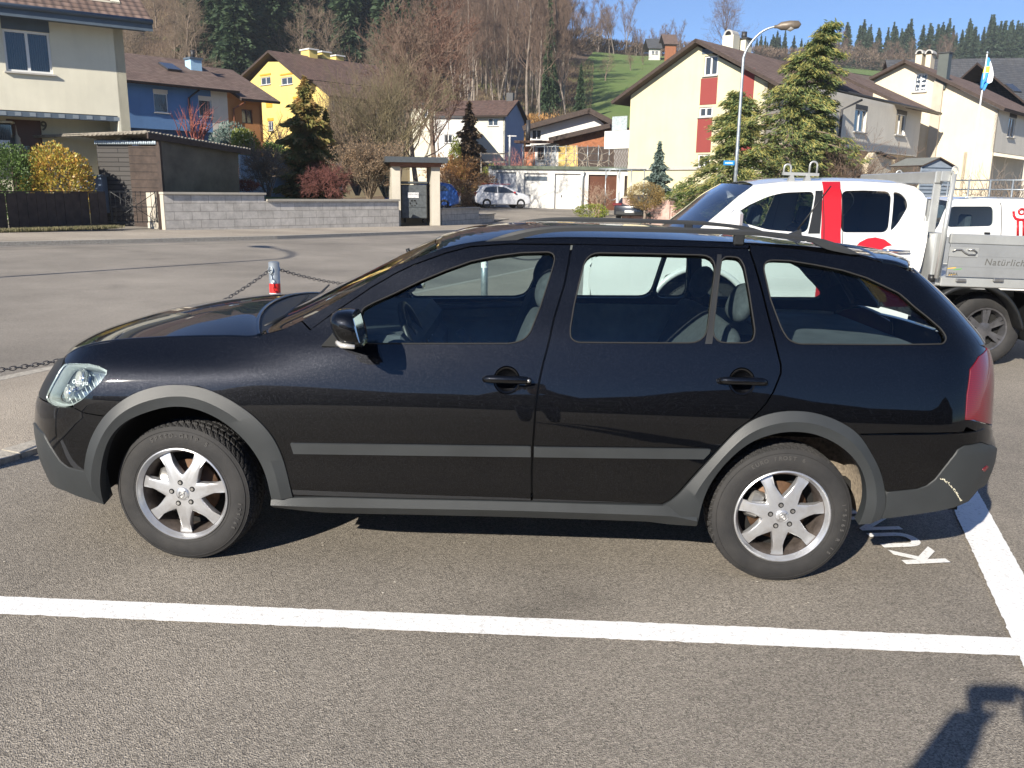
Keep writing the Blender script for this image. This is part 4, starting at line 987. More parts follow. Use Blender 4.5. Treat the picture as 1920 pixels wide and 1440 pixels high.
def simple_wheel(parent, loc, R, W, rimr, spokes, mrim, tyre_n=240, rot=0., mt=None, barrel=None):
    root = bpy.data.objects.new('wheel', None); COL.objects.link(root); root.parent = parent; root.location = loc; root.rotation_euler = (0, 0, rot)
    b = MB(); b.lathe([(rimr, .02), (rimr+.01, .008), (R*.80, .0), (R*.92, .006), (R*.965, .022)], (0, 0, 0), 72, 'y')
    m = 14; ys = np.linspace(.022, W-.022, m); V = []
    for i in range(tyre_n):
        t = 2*math.pi*i/tyre_n
        for y in ys:
            s_ = (y-W/2)/(W/2); ph = (i*(60/tyre_n)+abs(s_)*1.5) % 1; r_ = R-.02*abs(s_)**5-(.010 if (ph < .25 and abs(s_) > .2) or (.15 < abs(s_) < .28) else 0)
            V.append((r_*math.cos(t), y, r_*math.sin(t)))
    b.add(V, [(i*m+j, i*m+j+1, ((i+1) % tyre_n)*m+j+1, ((i+1) % tyre_n)*m+j) for i in range(tyre_n) for j in range(m-1)])
    b.lathe([(R*.965, W-.022), (R*.85, W), (rimr, W-.01)], (0, 0, 0), 48, 'y'); b.build('tyre', mt or M_tyre, root, rec=True)
    b = MB(); b.lathe([(rimr+.006, .014), (rimr+.004, .004), (rimr-.01, .008), (rimr-.018, .03), (rimr-.03, .10)], (0, 0, 0), 60, 'y')
    r0 = rimr*.30; r1 = rimr*.95
    for i in range(spokes):
        a = math.pi/2+2*math.pi*i/spokes
        for da in ((-.09, .09) if spokes >= 6 else (0,)):
            wd_ = .085 if spokes >= 6 else .20
            pts = [(r0, -.28+da), (r1, -wd_+da*1.3), (r1, wd_+da*1.3), (r0, .28+da)]
            b.prism([(r*math.cos(a+q), r*math.sin(a+q)) for r, q in pts], (0, .03, 0), O=(0, .020, 0))
    b.lathe([(0, .012), (r0*.6, .014), (r0*1.15, .022), (r0*1.15, .05)], (0, 0, 0), 32, 'y')
    b.build('rim', mrim, root, rec=True, auto=40)
    b = MB(); b.lathe([(0, .1), (rimr-.02, .1)], (0, 0, 0), 40, 'y'); b.build('brake_drum', M_dark, root)
    return root
M_wpaint = simple('white_car_paint', (.60, .60, .59), .3, 0, .04, 3, coat=1.)
M_redfilm = simple('red_vinyl_film', (.40, .010, .016), .35, 0, .06, 3, coat=.5)
M_yel = simple('yellow_film', (.75, .42, .02), .45, 0, .05, 3)
M_alb = simple('anodised_aluminium_board', (.30, .31, .315), .42, .45, .10, 5., .05, 50)
M_alp = simple('pale_aluminium', (.42, .43, .42), .38, .5, .08, 6)
M_txt = simple('dark_grey_lettering', (.09, .09, .085), .5, 0, 0)
M_tglass = glassmat('tinted_glass', (.16, .19, .21), 0, 1., .06)
M_cglass = glassmat('clear_car_glass', (.55, .62, .62), 0, 1., .06)
M_mrim = simple('dark_machined_rim', (.12, .12, .13), .3, .6, .3, 15)
TY0 = 5.35; tin = pchip([.2, .5, .8, 1.05, 1.15, 1.35, 1.6, 1.72, 1.80, 1.9], [.06, .02, .0, .012, .03, .075, .16, .22, .32, .5])
TO = (5.6, 6.28, 0.)
tr = empty('pickup_truck', tuple(toW(TO)), (0, TILT, 0), 'white double cab pickup with a red stripe and grey flatbed behind the black car', 'pickup truck')
T = SideBody(TY0, TY0+.92, lambda X, Z: tin(Z)+.12*np.clip((3.4-np.asarray(X, float))/1.6, 0, 1)**2*(1+0*np.asarray(Z)), TO)
cabtop = [(1413, 347), (1467, 341), (1540, 339), (1613, 340), (1690, 344), (1715, 350), (1731, 363)]
tF = [(1370, 406), (1405, 384), (1440, 368), (1470, 361), (1528, 359), (1514, 437), (1440, 431), (1378, 414)]
tR1 = [(1577, 358), (1620, 357), (1670, 359), (1665, 436), (1576, 436)]
tR2 = [(1674, 359), (1688, 362), (1700, 373), (1703, 388), (1684, 420), (1669, 436)]
c0 = T.hit(1540, 339); roofz = c0[1]
cab = T.panel('cab_side', cabtop+[(1740, 387), (1742, 420), (1737, 455), (1727, 500), (1716, 528), ('uz', T.hit(1716, 528)[0]-.02, .42), ('uz', 3.78, .40), ('uz', 3.74, .60), ('uz', 3.6, .84), ('uz', 3.38, .95), ('uz', 3.14, .95), ('uz', 2.9, .84), ('uz', 2.74, .6), ('uz', 2.72, .42), ('uz', 2.2, .42), ('uz', 2.12, .75), ('uz', 2.15, .98), ('uz', 2.5, 1.10), ('uz', 3.05, 1.17), (1350, 398), (1385, 368)], M_wpaint, holes=[tF, tR1, tR2], parent=tr, h=.05)
T.loft('cab_roof', cabtop, M_wpaint, .045, parent=tr)
M_skyg = glassmat('reflecting_windscreen', (.45, .52, .54), 0, 1.6, .30)
T.loft('windscreen', [('uz', 3.02, 1.16), (1350, 397), (1385, 367), (1413, 348)], M_skyg, .02, offx=-.18, parent=tr)
T.loft('bonnet', [('uz', 2.12, .9), ('uz', 2.2, 1.02), ('uz', 2.6, 1.12), ('uz', 3.04, 1.165)], M_wpaint, .06, offx=-.02, parent=tr)
b = MB(); b.box(np.array([2.13, TY0+.92, .72])-TO, (.12, 1.6, .62), bev=.05); b.build('front_end', M_wpaint, tr)
cb = T.hit(1738, 420); b = MB(); b.box(np.array([cb[0]-.05, TY0+.92, 1.1])-TO, (.04, 1.66, 1.2), bev=.01); b.box(np.array([cb[0]-.035, TY0+.92, 1.68])-TO, (.05, 1.4, .12), bev=.01); b.build('cab_back', M_wpaint, tr)
for q, mt in ((tF, M_cglass), (tR1, M_tglass), (tR2, M_tglass)): T.panel('side_window', q, mt, off=-.012, th=0, rnd=2, parent=(cab[0], cab[1]))
T.panel('window_post', [(1529, 358), (1541, 358), (1537, 438), (1515, 438)], M_blk, off=.004, th=.01, parent=(cab[0], cab[1]))
T.panel('red_stripe', [(1541, 341), (1575, 341), (1576, 357), (1576, 437), (1576, 500), (1540, 500), (1539, 437), (1541, 380)], M_redfilm, off=.003, th=.004, parent=(cab[0], cab[1]))
T.panel('red_stripe', [(1533, 500), (1560, 500), (1549, 540), (1545, 556), (1528, 556)], M_redfilm, off=.0035, th=.004, parent=(cab[0], cab[1]))
T.panel('red_emblem', [(1600, 467), (1612, 454), (1626, 447), (1641, 445), (1658, 449), (1673, 460), (1662, 462), (1652, 468), (1651, 477), (1662, 481), (1683, 480), (1689, 493), (1694, 512), (1698, 540), (1702, 575), (1660, 575), (1640, 545), (1615, 500)], M_redfilm, off=.003, th=.004, h=.04, parent=(cab[0], cab[1]))
T.panel('yellow_emblem', [(1608, 520), (1640, 533), (1660, 552), (1663, 565), (1650, 566), (1630, 548)], M_yel, off=.006, th=.004, parent=(cab[0], cab[1]))
for x in (1541, 1576):
    T.panel('door_gap', [(x-.7, 356), (x+.7, 356), (x+.7, 520), (x-.7, 520)], M_blk, off=.0045, th=.003, parent=(cab[0], cab[1]))
p0, p1 = T.P(*T.hit(1652, 469), .035), T.P(*T.hit(1702, 471), .035)
b = MB(); b.tube([p0-TO+[0, .03, 0], p0-TO, (p0+p1)/2-TO+[0, -.012, 0], p1-TO, p1-TO+[0, .03, 0]], [.012, .016, .017, .016, .012], 10); b.build('door_handle', M_chrome, cab[0])
mp = T.P(*T.hit(1375, 415)); b = MB(); b.box(mp-TO+[-.02, -.16, .02], (.12, .2, .2), bev=.04); b.box(mp-TO+[.0, -.04, -.02], (.06, .12, .05), bev=.01); b.build('wing_mirror', M_wpaint, tr)
# seats, wheel and rear bulkhead inside
b = MB()
for X in (3.75, 4.55):
    for Y in (5.85, 6.7): b.box(np.array([X, Y, 1.0])-TO, (.14, .5, .75), R=roty(.2), bev=.05); b.box(np.array([X+.12, Y, 1.47])-TO, (.1, .28, .2), R=roty(.15), bev=.03)
b.box(np.array([3.2, 6.27, 1.0])-TO, (.4, 1.5, .3), bev=.05); b.build('cab_seats', M_int, tr)
b = MB(); ax = np.array([math.cos(.45), 0, math.sin(.45)]); e2 = np.cross(ax, (0, 1, 0)); b.tube([np.array([3.42, 5.85, 1.16])-TO+.19*(np.array([0, 1, 0])*math.cos(t)+e2*math.sin(t)) for t in np.linspace(0, 2*math.pi, 25)[:-1]], .016, 8, close=True); b.build('steering_wheel', M_blk, tr)
b = MB(); b.box(np.array([3.9, 6.27, .66])-TO, (2.2, 1.55, .2)); b.box(np.array([5.6, 6.27, .62])-TO, (3.6, .8, .14)); b.build('chassis', M_dark, tr)
# wheels
for X, Y, rz in ((3.26, 5.44, 0), (6.27, 5.44, 0), (3.26, 7.1, math.pi), (6.27, 7.1, math.pi)):
    if X == 3.26 and rz == 0: W0 = simple_wheel(tr, np.array([X, Y, .383])-TO, .383, .25, .225, 6, M_mrim, rot=rz)
    else: c = copy_tree(W0, tr); c.location = np.array([X, Y, .383])-TO; c.rotation_euler = (0, 0, rz)
# inside of the front wheel arch
b = MB(); b.tube([np.array([3.26, 5.46, .40])-TO, np.array([3.26, 5.8, .40])-TO], [.52, .52], 40, cap=False); b.seg(np.array([3.26, 5.8, .40])-TO, np.array([3.26, 5.82, .40])-TO, .52, n=40); b.build('wheel_arch_liner', M_dark, tr)
b = MB(); P = [np.array([3.26+.53*math.cos(t), TY0-.005, .40+.53*math.sin(t)])-TO for t in np.linspace(-.1, math.pi+.1, 30)]; b.tube(P, [.03]*30, 8, sx=1.); b.build('wheel_arch_trim', M_wpaint, tr)
# flatbed: boards, rails, headboard, posts
def tp(x, y, Y): return carY(x, y, Y)
By = 5.22
z1 = tp(1850, 460, By)[2]; z0 = tp(1850, 521, By)[2]; xb0 = tp(1779, 490, By)[0]; xb1 = xb0+2.3
b = MB(); b.box(np.array([(xb0+xb1)/2, By+.015, (z0+z1)/2])-TO, (xb1-xb0, .03, z1-z0), bev=.004)
for q in (.33, .66): b.box(np.array([(xb0+xb1)/2, By-.001, z0+(z1-z0)*q])-TO, (xb1-xb0, .003, .006))
bd = b.build('side_board', M_alb, tr)
b = MB(); b.box(np.array([(xb0+xb1)/2, By+2.06, (z0+z1)/2])-TO, (xb1-xb0, .03, z1-z0), bev=.004); b.build('side_board', M_alb, tr)
zt = z1+.105; b = MB(); b.box(np.array([(xb0+xb1)/2, By+.05, (z1+zt)/2])-TO, (xb1-xb0, .05, zt-z1-.006), bev=.01); b.build('board_rail', M_alp, tr)
b = MB(); b.box(np.array([(xb0+xb1)/2+.0, By+1.04, z0-.03])-TO, (xb1-xb0+.06, 2.0, .05)); b.box(np.array([(xb0+xb1)/2, By+.04, z0-.055])-TO, (xb1-xb0+.1, .08, .09), bev=.008); b.build('flatbed', M_alp, tr)
xg0 = tp(1747, 480, By+.05)[0]
for yl in (.16, 1.9): MB().box(np.array([(xg0+xb0)/2-.01, By+yl, (z0-.1+zt)/2])-TO, (xb0-xg0-.04, .24, zt-z0+.1), bev=.012).build('side_locker', M_alp, tr)
b = MB(); b.seg(np.array([xg0+.02, By+.03, z0-.06])-TO, np.array([xg0+.02, By+.03, z0+.01])-TO, .035, n=16); b.build('fuel_cap', M_blk, tr)
# headboard rack
hx = tp(1750, 400, By+.1)[0]; zr = tp(1750, 336, By+.1)[2]
b = MB(); b.box(np.array([hx, By+.10, (zt+zr)/2])-TO, (.075, .03, zr-zt), bev=.006); b.box(np.array([hx, By+1.98, (zt+zr)/2])-TO, (.075, .03, zr-zt), bev=.006)
b.box(np.array([hx, By+1.04, zr+.02])-TO, (.09, 1.95, .12), bev=.01)
for q in np.linspace(.25, 1.85, 7): b.box(np.array([hx+.01, By+q, (zt+zr)/2-.1])-TO, (.02, .02, zr-zt-.2))
b.build('headboard', M_alp, tr)
px_ = tp(1778, 400, By-.01)[0]; zp = tp(1778, 326, By)[2]; zp0 = tp(1772, 522, By)[2]
b = MB(); b.seg(np.array([px_-.03, By-.02, zp0])-TO, np.array([px_, By-.02, zp])-TO, .024, n=12)
b.tube([np.array([px_, By-.02, zp+.03])-TO+[.028*math.cos(t), 0, .04*math.sin(t)] for t in np.linspace(0, 2*math.pi, 17)[:-1]], .009, 8, close=True); b.build('corner_post', M_alp, tr)
b = MB(); b.box(np.array([(hx+px_)/2, By+.02, zr+.03])-TO, (px_-hx+.03, .03, .10), bev=.006); b.build('rack_brace', M_alp, tr)
# roof rack hoops
def hoop(x0, x1, yt, yb, Y):
    a = tp(x0, yb, Y); c = tp(x1, yb, Y); zt_ = tp((x0+x1)/2, yt, Y)[2]; r = (c[0]-a[0])/2; b = MB(); cx = (a[0]+c[0])/2; zc = zt_-r
    b.tube([a-TO]+[np.array([cx-r*math.cos(t), Y, zc+r*math.sin(t)])-TO for t in np.linspace(0, math.pi, 11)]+[c-TO], .010, 8); b.build('rack_hoop', M_alp, tr)
hoop(1469, 1482, 308, 328, 5.75); hoop(1517, 1531, 303, 326, 5.75); hoop(1679, 1689, 320, 338, 6.9)
b = MB(); a = tp(1470, 327, 5.75); c = tp(1532, 326, 5.75); b.box((a+c)/2-TO, (np.linalg.norm(c-a)+.03, .05, .03)); 
for x in (1483, 1513): q = tp(x, 336, 5.75); b.prism([(-.05, -.06), (.05, -.06), (.012, .05), (-.012, .05)], (0, .06, 0), O=q-TO+[0, -.03, 0])
b.build('rack_bar', M_alp, tr)
# latch plate, lettering, stickers
a = tp(1781, 463, By); c = tp(1833, 483, By); m_ = (a+c)/2; sx_, sz_ = abs(c[0]-a[0]), abs(a[2]-c[2])
b = MB(); b.box(m_-TO+[0, -.003, 0], (sx_, .006, sz_), bev=.002); lp = b.build('latch_plate', M_alp, bd)
b = MB(); b.tube([m_-TO+[q[0]*sx_, -.022, q[1]*sz_] for q in ((-.42, .1), (-.3, .28), (-.12, .28), (0, .0), (.14, -.2), (.36, -.2), (.42, .05), (.30, .3), (.1, .3))], .007, 8); b.build('latch_lever', M_steel, lp)
def tlet(body, x, y, hpx, Y, mat, par, org, bold=0., font=None, off=.002, sp=1., nm='board_lettering', shear=0.):
    a = tp(x, y, Y); zz = abs(tp(x, y-hpx, Y)[2]-a[2]); o = textmesh(nm, body, zz/.70, mat, None, .0008, None, sp, shear, bold=bold); xs_ = [v.co.x for v in o.data.vertices]; ys_ = [v.co.y for v in o.data.vertices]; x0, y0 = min(xs_), 0
    yb = -zz/.70*.36
    for v in o.data.vertices: v.co = Vector((a[0]+v.co.x-x0, Y-off-v.co.z, a[2]+v.co.y-yb))-Vector(org)
    o.parent = par; return o
tlet('Natürlich', 1846, 498, 12.5, By, M_txt, bd, TO, sp=1.12, shear=.14, bold=.0)
tlet('FARA', 1778, 516, 5, By, M_txt, bd, TO, bold=.002, nm='maker_sticker')
M_grn = simple('green_film', (.10, .35, .06), .5, 0, 0)
for dx, dz, mt in ((.0, .045, M_yel), (.06, .035, M_grn), (.02, -.02, M_yel)):
    a = tp(1780, 512, By); b = MB(); b.prism([(-.03, -.004), (.05, .006), (.06, .016), (-.02, .004)], (0, .001, 0), O=a-TO+[dx, -.0025, dz]); b.build('sticker_swoosh', mt, bd)
for x in (1800, 1870): MB().box(tp(x, 525, By)-TO+[0, -.02, 0], (.10, .03, .03), bev=.006).build('board_hinge', M_steel, bd)
# mudguard
ol = [(1757, 556), (1780, 541), (1813, 532), (1847, 532), (1880, 547), (1905, 577), (1917, 612)]
P = smoothres([tp(x, y+4, By+.04) for x, y in ol], 30); b = MB()
V = []; 
for p in P: V += [p-TO+[0, -.02, .02], p-TO+[0, -.03, -.02], p-TO+[0, .0, -.03], p-TO+[0, .3, .0], p-TO+[0, .3, .03]]
b.add(V, [(i*5+j, i*5+(j+1) % 5, (i+1)*5+(j+1) % 5, (i+1)*5+j) for i in range(29) for j in range(5)]+[tuple(range(5)), tuple(145+j for j in range(5))], True)
b.build('mudguard', M_blk, tr, rec=True)
b = MB(); b.box(np.array([6.72, 5.6, .52])-TO, (.02, .3, .5), R=roty(-.12)); b.build('mud_flap', M_blk, tr)
# ================================================================ small white off-roader at the right edge
VO = (8.2, 9.6, 0); VY = 8.85
vin = pchip([.2, .6, 1.0, 1.1, 1.4, 1.6, 1.68, 1.74, 1.9], [.04, .0, .0, .015, .05, .09, .12, .18, .4])
va = empty('white_offroader', tuple(toW(VO)), (0, TILT, 0), 'small boxy white off-roader with a red figure logo at the right edge', 'car')
Vb = SideBody(VY, VY+.8, lambda X, Z: vin(Z)+0*np.asarray(X, float), VO)
wz = [(1783, 389), (1788, 387), (1862, 387), (1862, 424), (1775, 426)]
top_ = [(1781, 378), (1790, 374), (1840, 372), (1910, 373), (1990, 377)]
x0v = Vb.hit(1755, 420)[0]
side = Vb.panel('body_side', top_+[('uz', Vb.hit(1990, 377)[0]+.05, .4), ('uz', x0v-1.0, .4), ('uz', x0v-1.05, 1.0), ('uz', x0v-.1, 1.08), (1762, 420), (1770, 396)], M_wpaint, holes=[wz], parent=va, h=.08)
Vb.loft('car_roof', top_, M_wpaint, .03, parent=va); Vb.loft('windscreen', [(1758, 424), (1770, 396), (1782, 377)], M_cglass, .0, offx=-.06, parent=va)
Vb.loft('bonnet', [('uz', x0v-1.05, .95), ('uz', x0v-1.0, 1.02), ('uz', x0v-.05, 1.09)], M_wpaint, .03, parent=va)
b = MB(); b.box(np.array([x0v-1.02, VY+.8, .75])-VO, (.08, 1.5, .6), bev=.04); b.build('front_end', M_wpaint, va)
Vb.panel('side_window', wz, M_cglass, off=-.01, th=0, parent=(side[0], side[1]), rnd=1)
Vb.panel('door_gap', [(1875, 380), (1876.2, 380), (1876.2, 470), (1875, 470)], M_blk, off=.003, th=.002, parent=(side[0], side[1]))
pl = Vb.panel('logo_field', [(1886, 388), (1990, 388), (1990, 428), (1886, 426)], simple('pale_grey_film', (.66, .66, .66), .4, 0, .03), off=.002, th=.003, parent=(side[0], side[1]), rnd=1)
def vb(x, y, o=.006): q = Vb.hit(x, y); return Vb.P(q[0], q[1], o)-VO
b = MB(); b.tube([vb(1900, 396), vb(1900.5, 404), vb(1904, 410), vb(1911, 412), vb(1925, 412)], .020, 8, sx=.3); b.build('logo_arm', M_redfilm, pl[0])
b = MB(); c = vb(1915, 397); b.tube([c+[.040*math.cos(t), 0, .040*math.sin(t)] for t in np.linspace(0, 2*math.pi, 25)[:-1]], .016, 6, close=True); b.build('logo_head', M_redfilm, pl[0])
for x in (1908, 1919):
    b = MB(); b.tube([vb(x, 412), vb(x, 443)], .019, 8, sx=.3); b.build('logo_leg', M_redfilm, pl[0])
b = MB(); b.box(vb(1850, 437)+[0, -.01, 0], (.085, .02, .025), bev=.006); b.build('door_handle', M_blk, side[0])
b = MB()
for X in (x0v+.5, x0v+1.3): b.box(np.array([X, 9.3, 1.0])-VO, (.12, .45, .7), R=roty(.2), bev=.04); b.box(np.array([X+.1, 9.3, 1.42])-VO, (.1, .26, .2), bev=.03)
b.box(np.array([x0v+.05, VY+.8, 1.0])-VO, (.3, 1.4, .2), bev=.04)
ax = np.array([math.cos(.45), 0, math.sin(.45)]); e2 = np.cross(ax, (0, 1, 0)); b.tube([np.array([x0v+.25, 9.25, 1.14])-VO+.18*(np.array([0, 1, 0])*math.cos(t)+e2*math.sin(t)) for t in np.linspace(0, 2*math.pi, 25)[:-1]], .016, 8, close=True); b.build('interior', M_int, va)
b = MB(); b.box(np.array([x0v+.8, VY+.8, .5])-VO, (3.2, 1.3, .2)); b.build('chassis', M_dark, va)
for X, Y, rz in ((x0v-.55, VY+.02, 0), (x0v+1.7, VY+.02, 0), (x0v-.55, VY+1.58, math.pi), (x0v+1.7, VY+1.58, math.pi)):
    c = copy_tree(W0, va); c.location = np.array([X, Y, .345])-VO; c.rotation_euler = (0, 0, rz); c.scale = (.9, .85, .9)
# ================================================================ plant builders
def rnd_leafmat(name, cols, scale=9., rough=.6, trans=.3):
    k = NT(name); v = k.co(); f = k.sep(k.vor(v, scale, 'F1', 'Color'))[0]
    st = [(i/(len(cols)-1) if len(cols) > 1 else 0, c) for i, c in enumerate(cols)]
    c = k.ramp(f, st); c = k.mix(1., c, k.ramp(k.noise(v, 1.1, 3, .5), [(.3, .7), (.7, 1.25)]), 'MULTIPLY')
    b = k.n('BsdfPrincipled'); k.set(b.inputs['Base Color'], c); b.inputs['Roughness'].default_value = rough
    t = k.n('BsdfTranslucent'); k.set(t.inputs[0], c); m = k.n('MixShader'); m.inputs[0].default_value = trans
    k.t.links.new(b.outputs[0], m.inputs[1]); k.t.links.new(t.outputs[0], m.inputs[2]); k.t.links.new(m.outputs[0], k.out.inputs[0]); return k.m
M_bark = simple('grey_brown_bark', (.17, .13, .10), .95, 0, .4, 3., .6, 20)
M_barkp = simple('pale_trunk_bark', (.20, .165, .135), .95, 0, .35, 2., .5, 14)
M_twig = simple('reddish_twigs', (.165, .112, .083), .95, 0, .3, .6)
M_twig2 = simple('brown_twigs', (.20, .15, .105), .95, 0, .3, .6)
M_twigr = simple('red_brown_twigs', (.17, .065, .055), .95, 0, .3, 2.)
M_spruce = rnd_leafmat('spruce_needles', [(.022, .046, .020), (.042, .075, .032), (.065, .10, .042)], 1.6, .8, .2)
M_pine = rnd_leafmat('far_forest_needles', [(.028, .055, .032), (.05, .08, .045), (.07, .10, .055)], 1.2, .8, .2)
def basis(d):
    d = d/np.linalg.norm(d, axis=-1, keepdims=True); a = np.where(np.abs(d[..., 2:3]) < .9, np.array([0, 0, 1.]), np.array([1., 0, 0])); x = np.cross(a, d); x /= np.linalg.norm(x, axis=-1, keepdims=True); return x, np.cross(d, x)
def segmesh(A, B, ra, rb, sides=3):
    A, B = np.asarray(A), np.asarray(B); ra, rb = np.asarray(ra), np.asarray(rb); x, y = basis(B-A); V = []; n = len(A)
    for P, r in ((A, ra), (B, rb)):
        for j in range(sides):
            t = 2*math.pi*j/sides; V.append(P+(x*math.cos(t)+y*math.sin(t))*r[:, None])
    V = np.stack(V, 1).reshape(-1, 3); base = np.arange(n)*2*sides
    F = np.concatenate([np.stack([base+j, base+(j+1) % sides, base+sides+(j+1) % sides, base+sides+j], 1) for j in range(sides)])
    return V, F
def fastmesh(name, V, F, mat, smooth=False):
    me = bpy.data.meshes.new(name); nv, nf, k = len(V), len(F), F.shape[1]
    me.vertices.add(nv); me.vertices.foreach_set('co', np.asarray(V, np.float32).ravel()); me.loops.add(nf*k); me.loops.foreach_set('vertex_index', np.asarray(F, np.int32).ravel())
    me.polygons.add(nf); me.polygons.foreach_set('loop_start', np.arange(0, nf*k, k, dtype=np.int32)); me.polygons.foreach_set('loop_total', np.full(nf, k, np.int32))
    if smooth: me.polygons.foreach_set('use_smooth', np.ones(nf, bool))
    me.materials.append(mat); me.update(calc_edges=True); return me
def obj_me(name, me, parent=None):
    o = bpy.data.objects.new(name, me); COL.objects.link(o); o.parent = parent; return o
def branching(rs, H, levels=5, r0=.03, up=.25, ang=(25, 55), n1=16, crown0=.3, lean=0., kids=(4, 3, 3, 3), lenf=.45, droop=0.):
    """trunk and branch segments: (A, B, ra, rb, level)"""
    S_ = []; nT = 14; p = np.zeros(3); d = np.array([rs.normal(0, .03)+lean, rs.normal(0, .03), 1.]); tr = [p]
    for i in range(nT):
        d = d+np.r_[rs.normal(0, .05, 2), 0]; d /= np.linalg.norm(d); q = p+d*H/nT; f0, f1 = 1-i/nT, 1-(i+1)/nT
        S_.append((p, q, H*r0*f0**.8+.004, H*r0*f1**.8+.004, 0)); p = q; tr.append(p)
    tr = np.array(tr)
    def grow(p, d, L, r, lv):
        n = 4 if lv < 3 else 3; pts = [p]
        for i in range(n):
            d = d+rs.normal(0, .16, 3)+np.array([0, 0, up*.35-droop*lv*.1]); d /= np.linalg.norm(d); q = p+d*L/n
            S_.append((p, q, r*(1-.75*i/n), r*(1-.75*(i+1)/n), lv)); p = q; pts.append(p)
        if lv < levels-1:
            for c in range(kids[min(lv-1, len(kids)-1)]):
                t = rs.uniform(.25, 1.)*n; i = min(int(t), n-1); b = pts[i]+(pts[i+1]-pts[i])*(t-i); a = rad(rs.uniform(*ang)); x, y = basis(d[None]); ph = rs.uniform(0, 2*math.pi)
                dd_ = d*math.cos(a)+(x[0]*math.cos(ph)+y[0]*math.sin(ph))*math.sin(a); grow(b, dd_, L*rs.uniform(.45, .72), r*.45, lv+1)
    for i in range(n1):
        f = crown0+(1-crown0)*(i+rs.uniform(0, .8))/n1; f = min(f, .98); k = f*nT; j = min(int(k), nT-1); b = tr[j]+(tr[j+1]-tr[j])*(k-j); a = rad(rs.uniform(*ang)+8*(1-f)); ph = i*2.4+rs.normal(0, .4)
        L = H*lenf*(1-f*.62)*rs.uniform(.75, 1.15); grow(b, np.array([math.cos(ph)*math.sin(a), math.sin(ph)*math.sin(a), math.cos(a)]), L, H*r0*.42*(1-f*.6), 1)
    return S_
def bare_tree_meshes(seed, H, mt, mw, **k):
    rs = np.random.RandomState(seed); S_ = branching(rs, H, **k); out = []
    for nm, sel, mat, sd in (('trunk', lambda l: l == 0, mt, 7), ('crown', lambda l: l > 0, mw, 3)):
        q = [s for s in S_ if sel(s[4])]
        V, F = segmesh([s[0] for s in q], [s[1] for s in q], np.maximum([s[2] for s in q], .012), np.maximum([s[3] for s in q], .008), sd); out.append((nm, fastmesh(nm, V, F, mat, True)))
    return out
def leaves(C, N, size, rs, asp=.5, flat=0., jit=1.):
    """one small pointed leaf per centre; N = rough leaf direction"""
    n = len(C); d = N+rs.normal(0, .6*jit, (n, 3)); d /= np.linalg.norm(d, axis=1, keepdims=True); x, y = basis(d); t = rs.uniform(0, 6.28, n)[:, None]; w_ = x*np.cos(t)+y*np.sin(t)
    if flat: w_[:, 2] *= (1-flat); w_ /= np.linalg.norm(w_, axis=1, keepdims=True)
    s = size*rs.uniform(.6, 1.3, n)[:, None]
    V = np.stack([C-d*s*.5, C+w_*s*asp*.5, C+d*s*.5, C-w_*s*asp*.5], 1).reshape(-1, 3); F = np.arange(n*4).reshape(n, 4); return V, F
def spruce_meshes(seed, H, mat, wid=.17, n=4200, bare=.06, droop=.35, q=1.1):
    rs = np.random.RandomState(seed); z = bare+(1-bare)*(1-rs.uniform(0, 1, n)**.58); R = wid*H*(1-z**q)*(.75+.25*np.sin(z*46+rs.uniform(0, 6)))+.03*H*(1-z)
    ph = rs.uniform(0, 2*math.pi, n); lob = .72+.28*np.cos(ph*5+np.floor(z*18)*2.1); r = R*lob*np.sqrt(rs.uniform(.05, 1, n)); C = np.stack([r*np.cos(ph), r*np.sin(ph), z*H-r*droop], 1)
    N = np.stack([np.cos(ph), np.sin(ph), np.full(n, -.35)], 1); V, F = leaves(C, N, H*.060, rs, .38, .3, .5)
    A = np.array([[0, 0, 0.]]); B = np.array([[0, 0, H*.97]]); tv, tf = segmesh(A, B, [H*.014], [.02], 8)
    return [('trunk', fastmesh('trunk', tv, tf, M_bark, True)), ('crown', fastmesh('crown', V, F, mat))]
def tree(name, meshes, loc, rz=0, sc_=1., label=None, cat='tree', group=None, tilt=(0, 0), sxy=1.):
    r = empty(name, tuple(loc), (tilt[0], tilt[1], rz), label, cat, group); r.scale = (sc_*sxy, sc_*sxy, sc_)
    for nm, me in meshes: obj_me(nm, me, r)
    return r
def blob_shrub(name, loc, R, mat, n, size, seed, label, cat='shrub', asp=.5, stem=True, shell=.35, group=None, up=.3, lump=.25, twm=None):
    """leafy shrub: leaves through a lumpy ellipsoid R = (rx, ry, rz), stems below"""
    rs = np.random.RandomState(seed); d = rs.normal(0, 1, (n, 3)); d /= np.linalg.norm(d, axis=1, keepdims=True); rr = rs.uniform(shell, 1, n)**.5
    cl = rs.normal(0, 1, (26, 3)); cl /= np.linalg.norm(cl, axis=1, keepdims=True); dots = d@cl.T; lm = 1-lump+lump*1.6*np.clip((dots.max(1)-.72)/.28, 0, 1)
    P = d*(rr*lm)[:, None]*np.array(R); P[:, 2] += R[2]*.98; k = P[:, 2] > 0; P, d = P[k], d[k]; V, F = leaves(P, d+np.array([0, 0, up]), size, rs, asp)
    r = empty(name, tuple(loc), (0, 0, 0), label, cat, group); obj_me('foliage', fastmesh('foliage', V, F, mat), r)
    if stem:
        A = []; B = []; ra = []; rb = []
        for i in range(14):
            a = rs.uniform(0, 6.28); q = np.array([math.cos(a)*R[0]*.6, math.sin(a)*R[1]*.6, R[2]*rs.uniform(.8, 1.7)]); A.append(np.array([q[0]*.1, q[1]*.1, 0])); B.append(q); ra.append(.03*R[2]); rb.append(.008)
        V, F = segmesh(A, B, np.array(ra), np.array(rb), 5); obj_me('stems', fastmesh('stems', V, F, twm or M_bark, True), r)
    return r
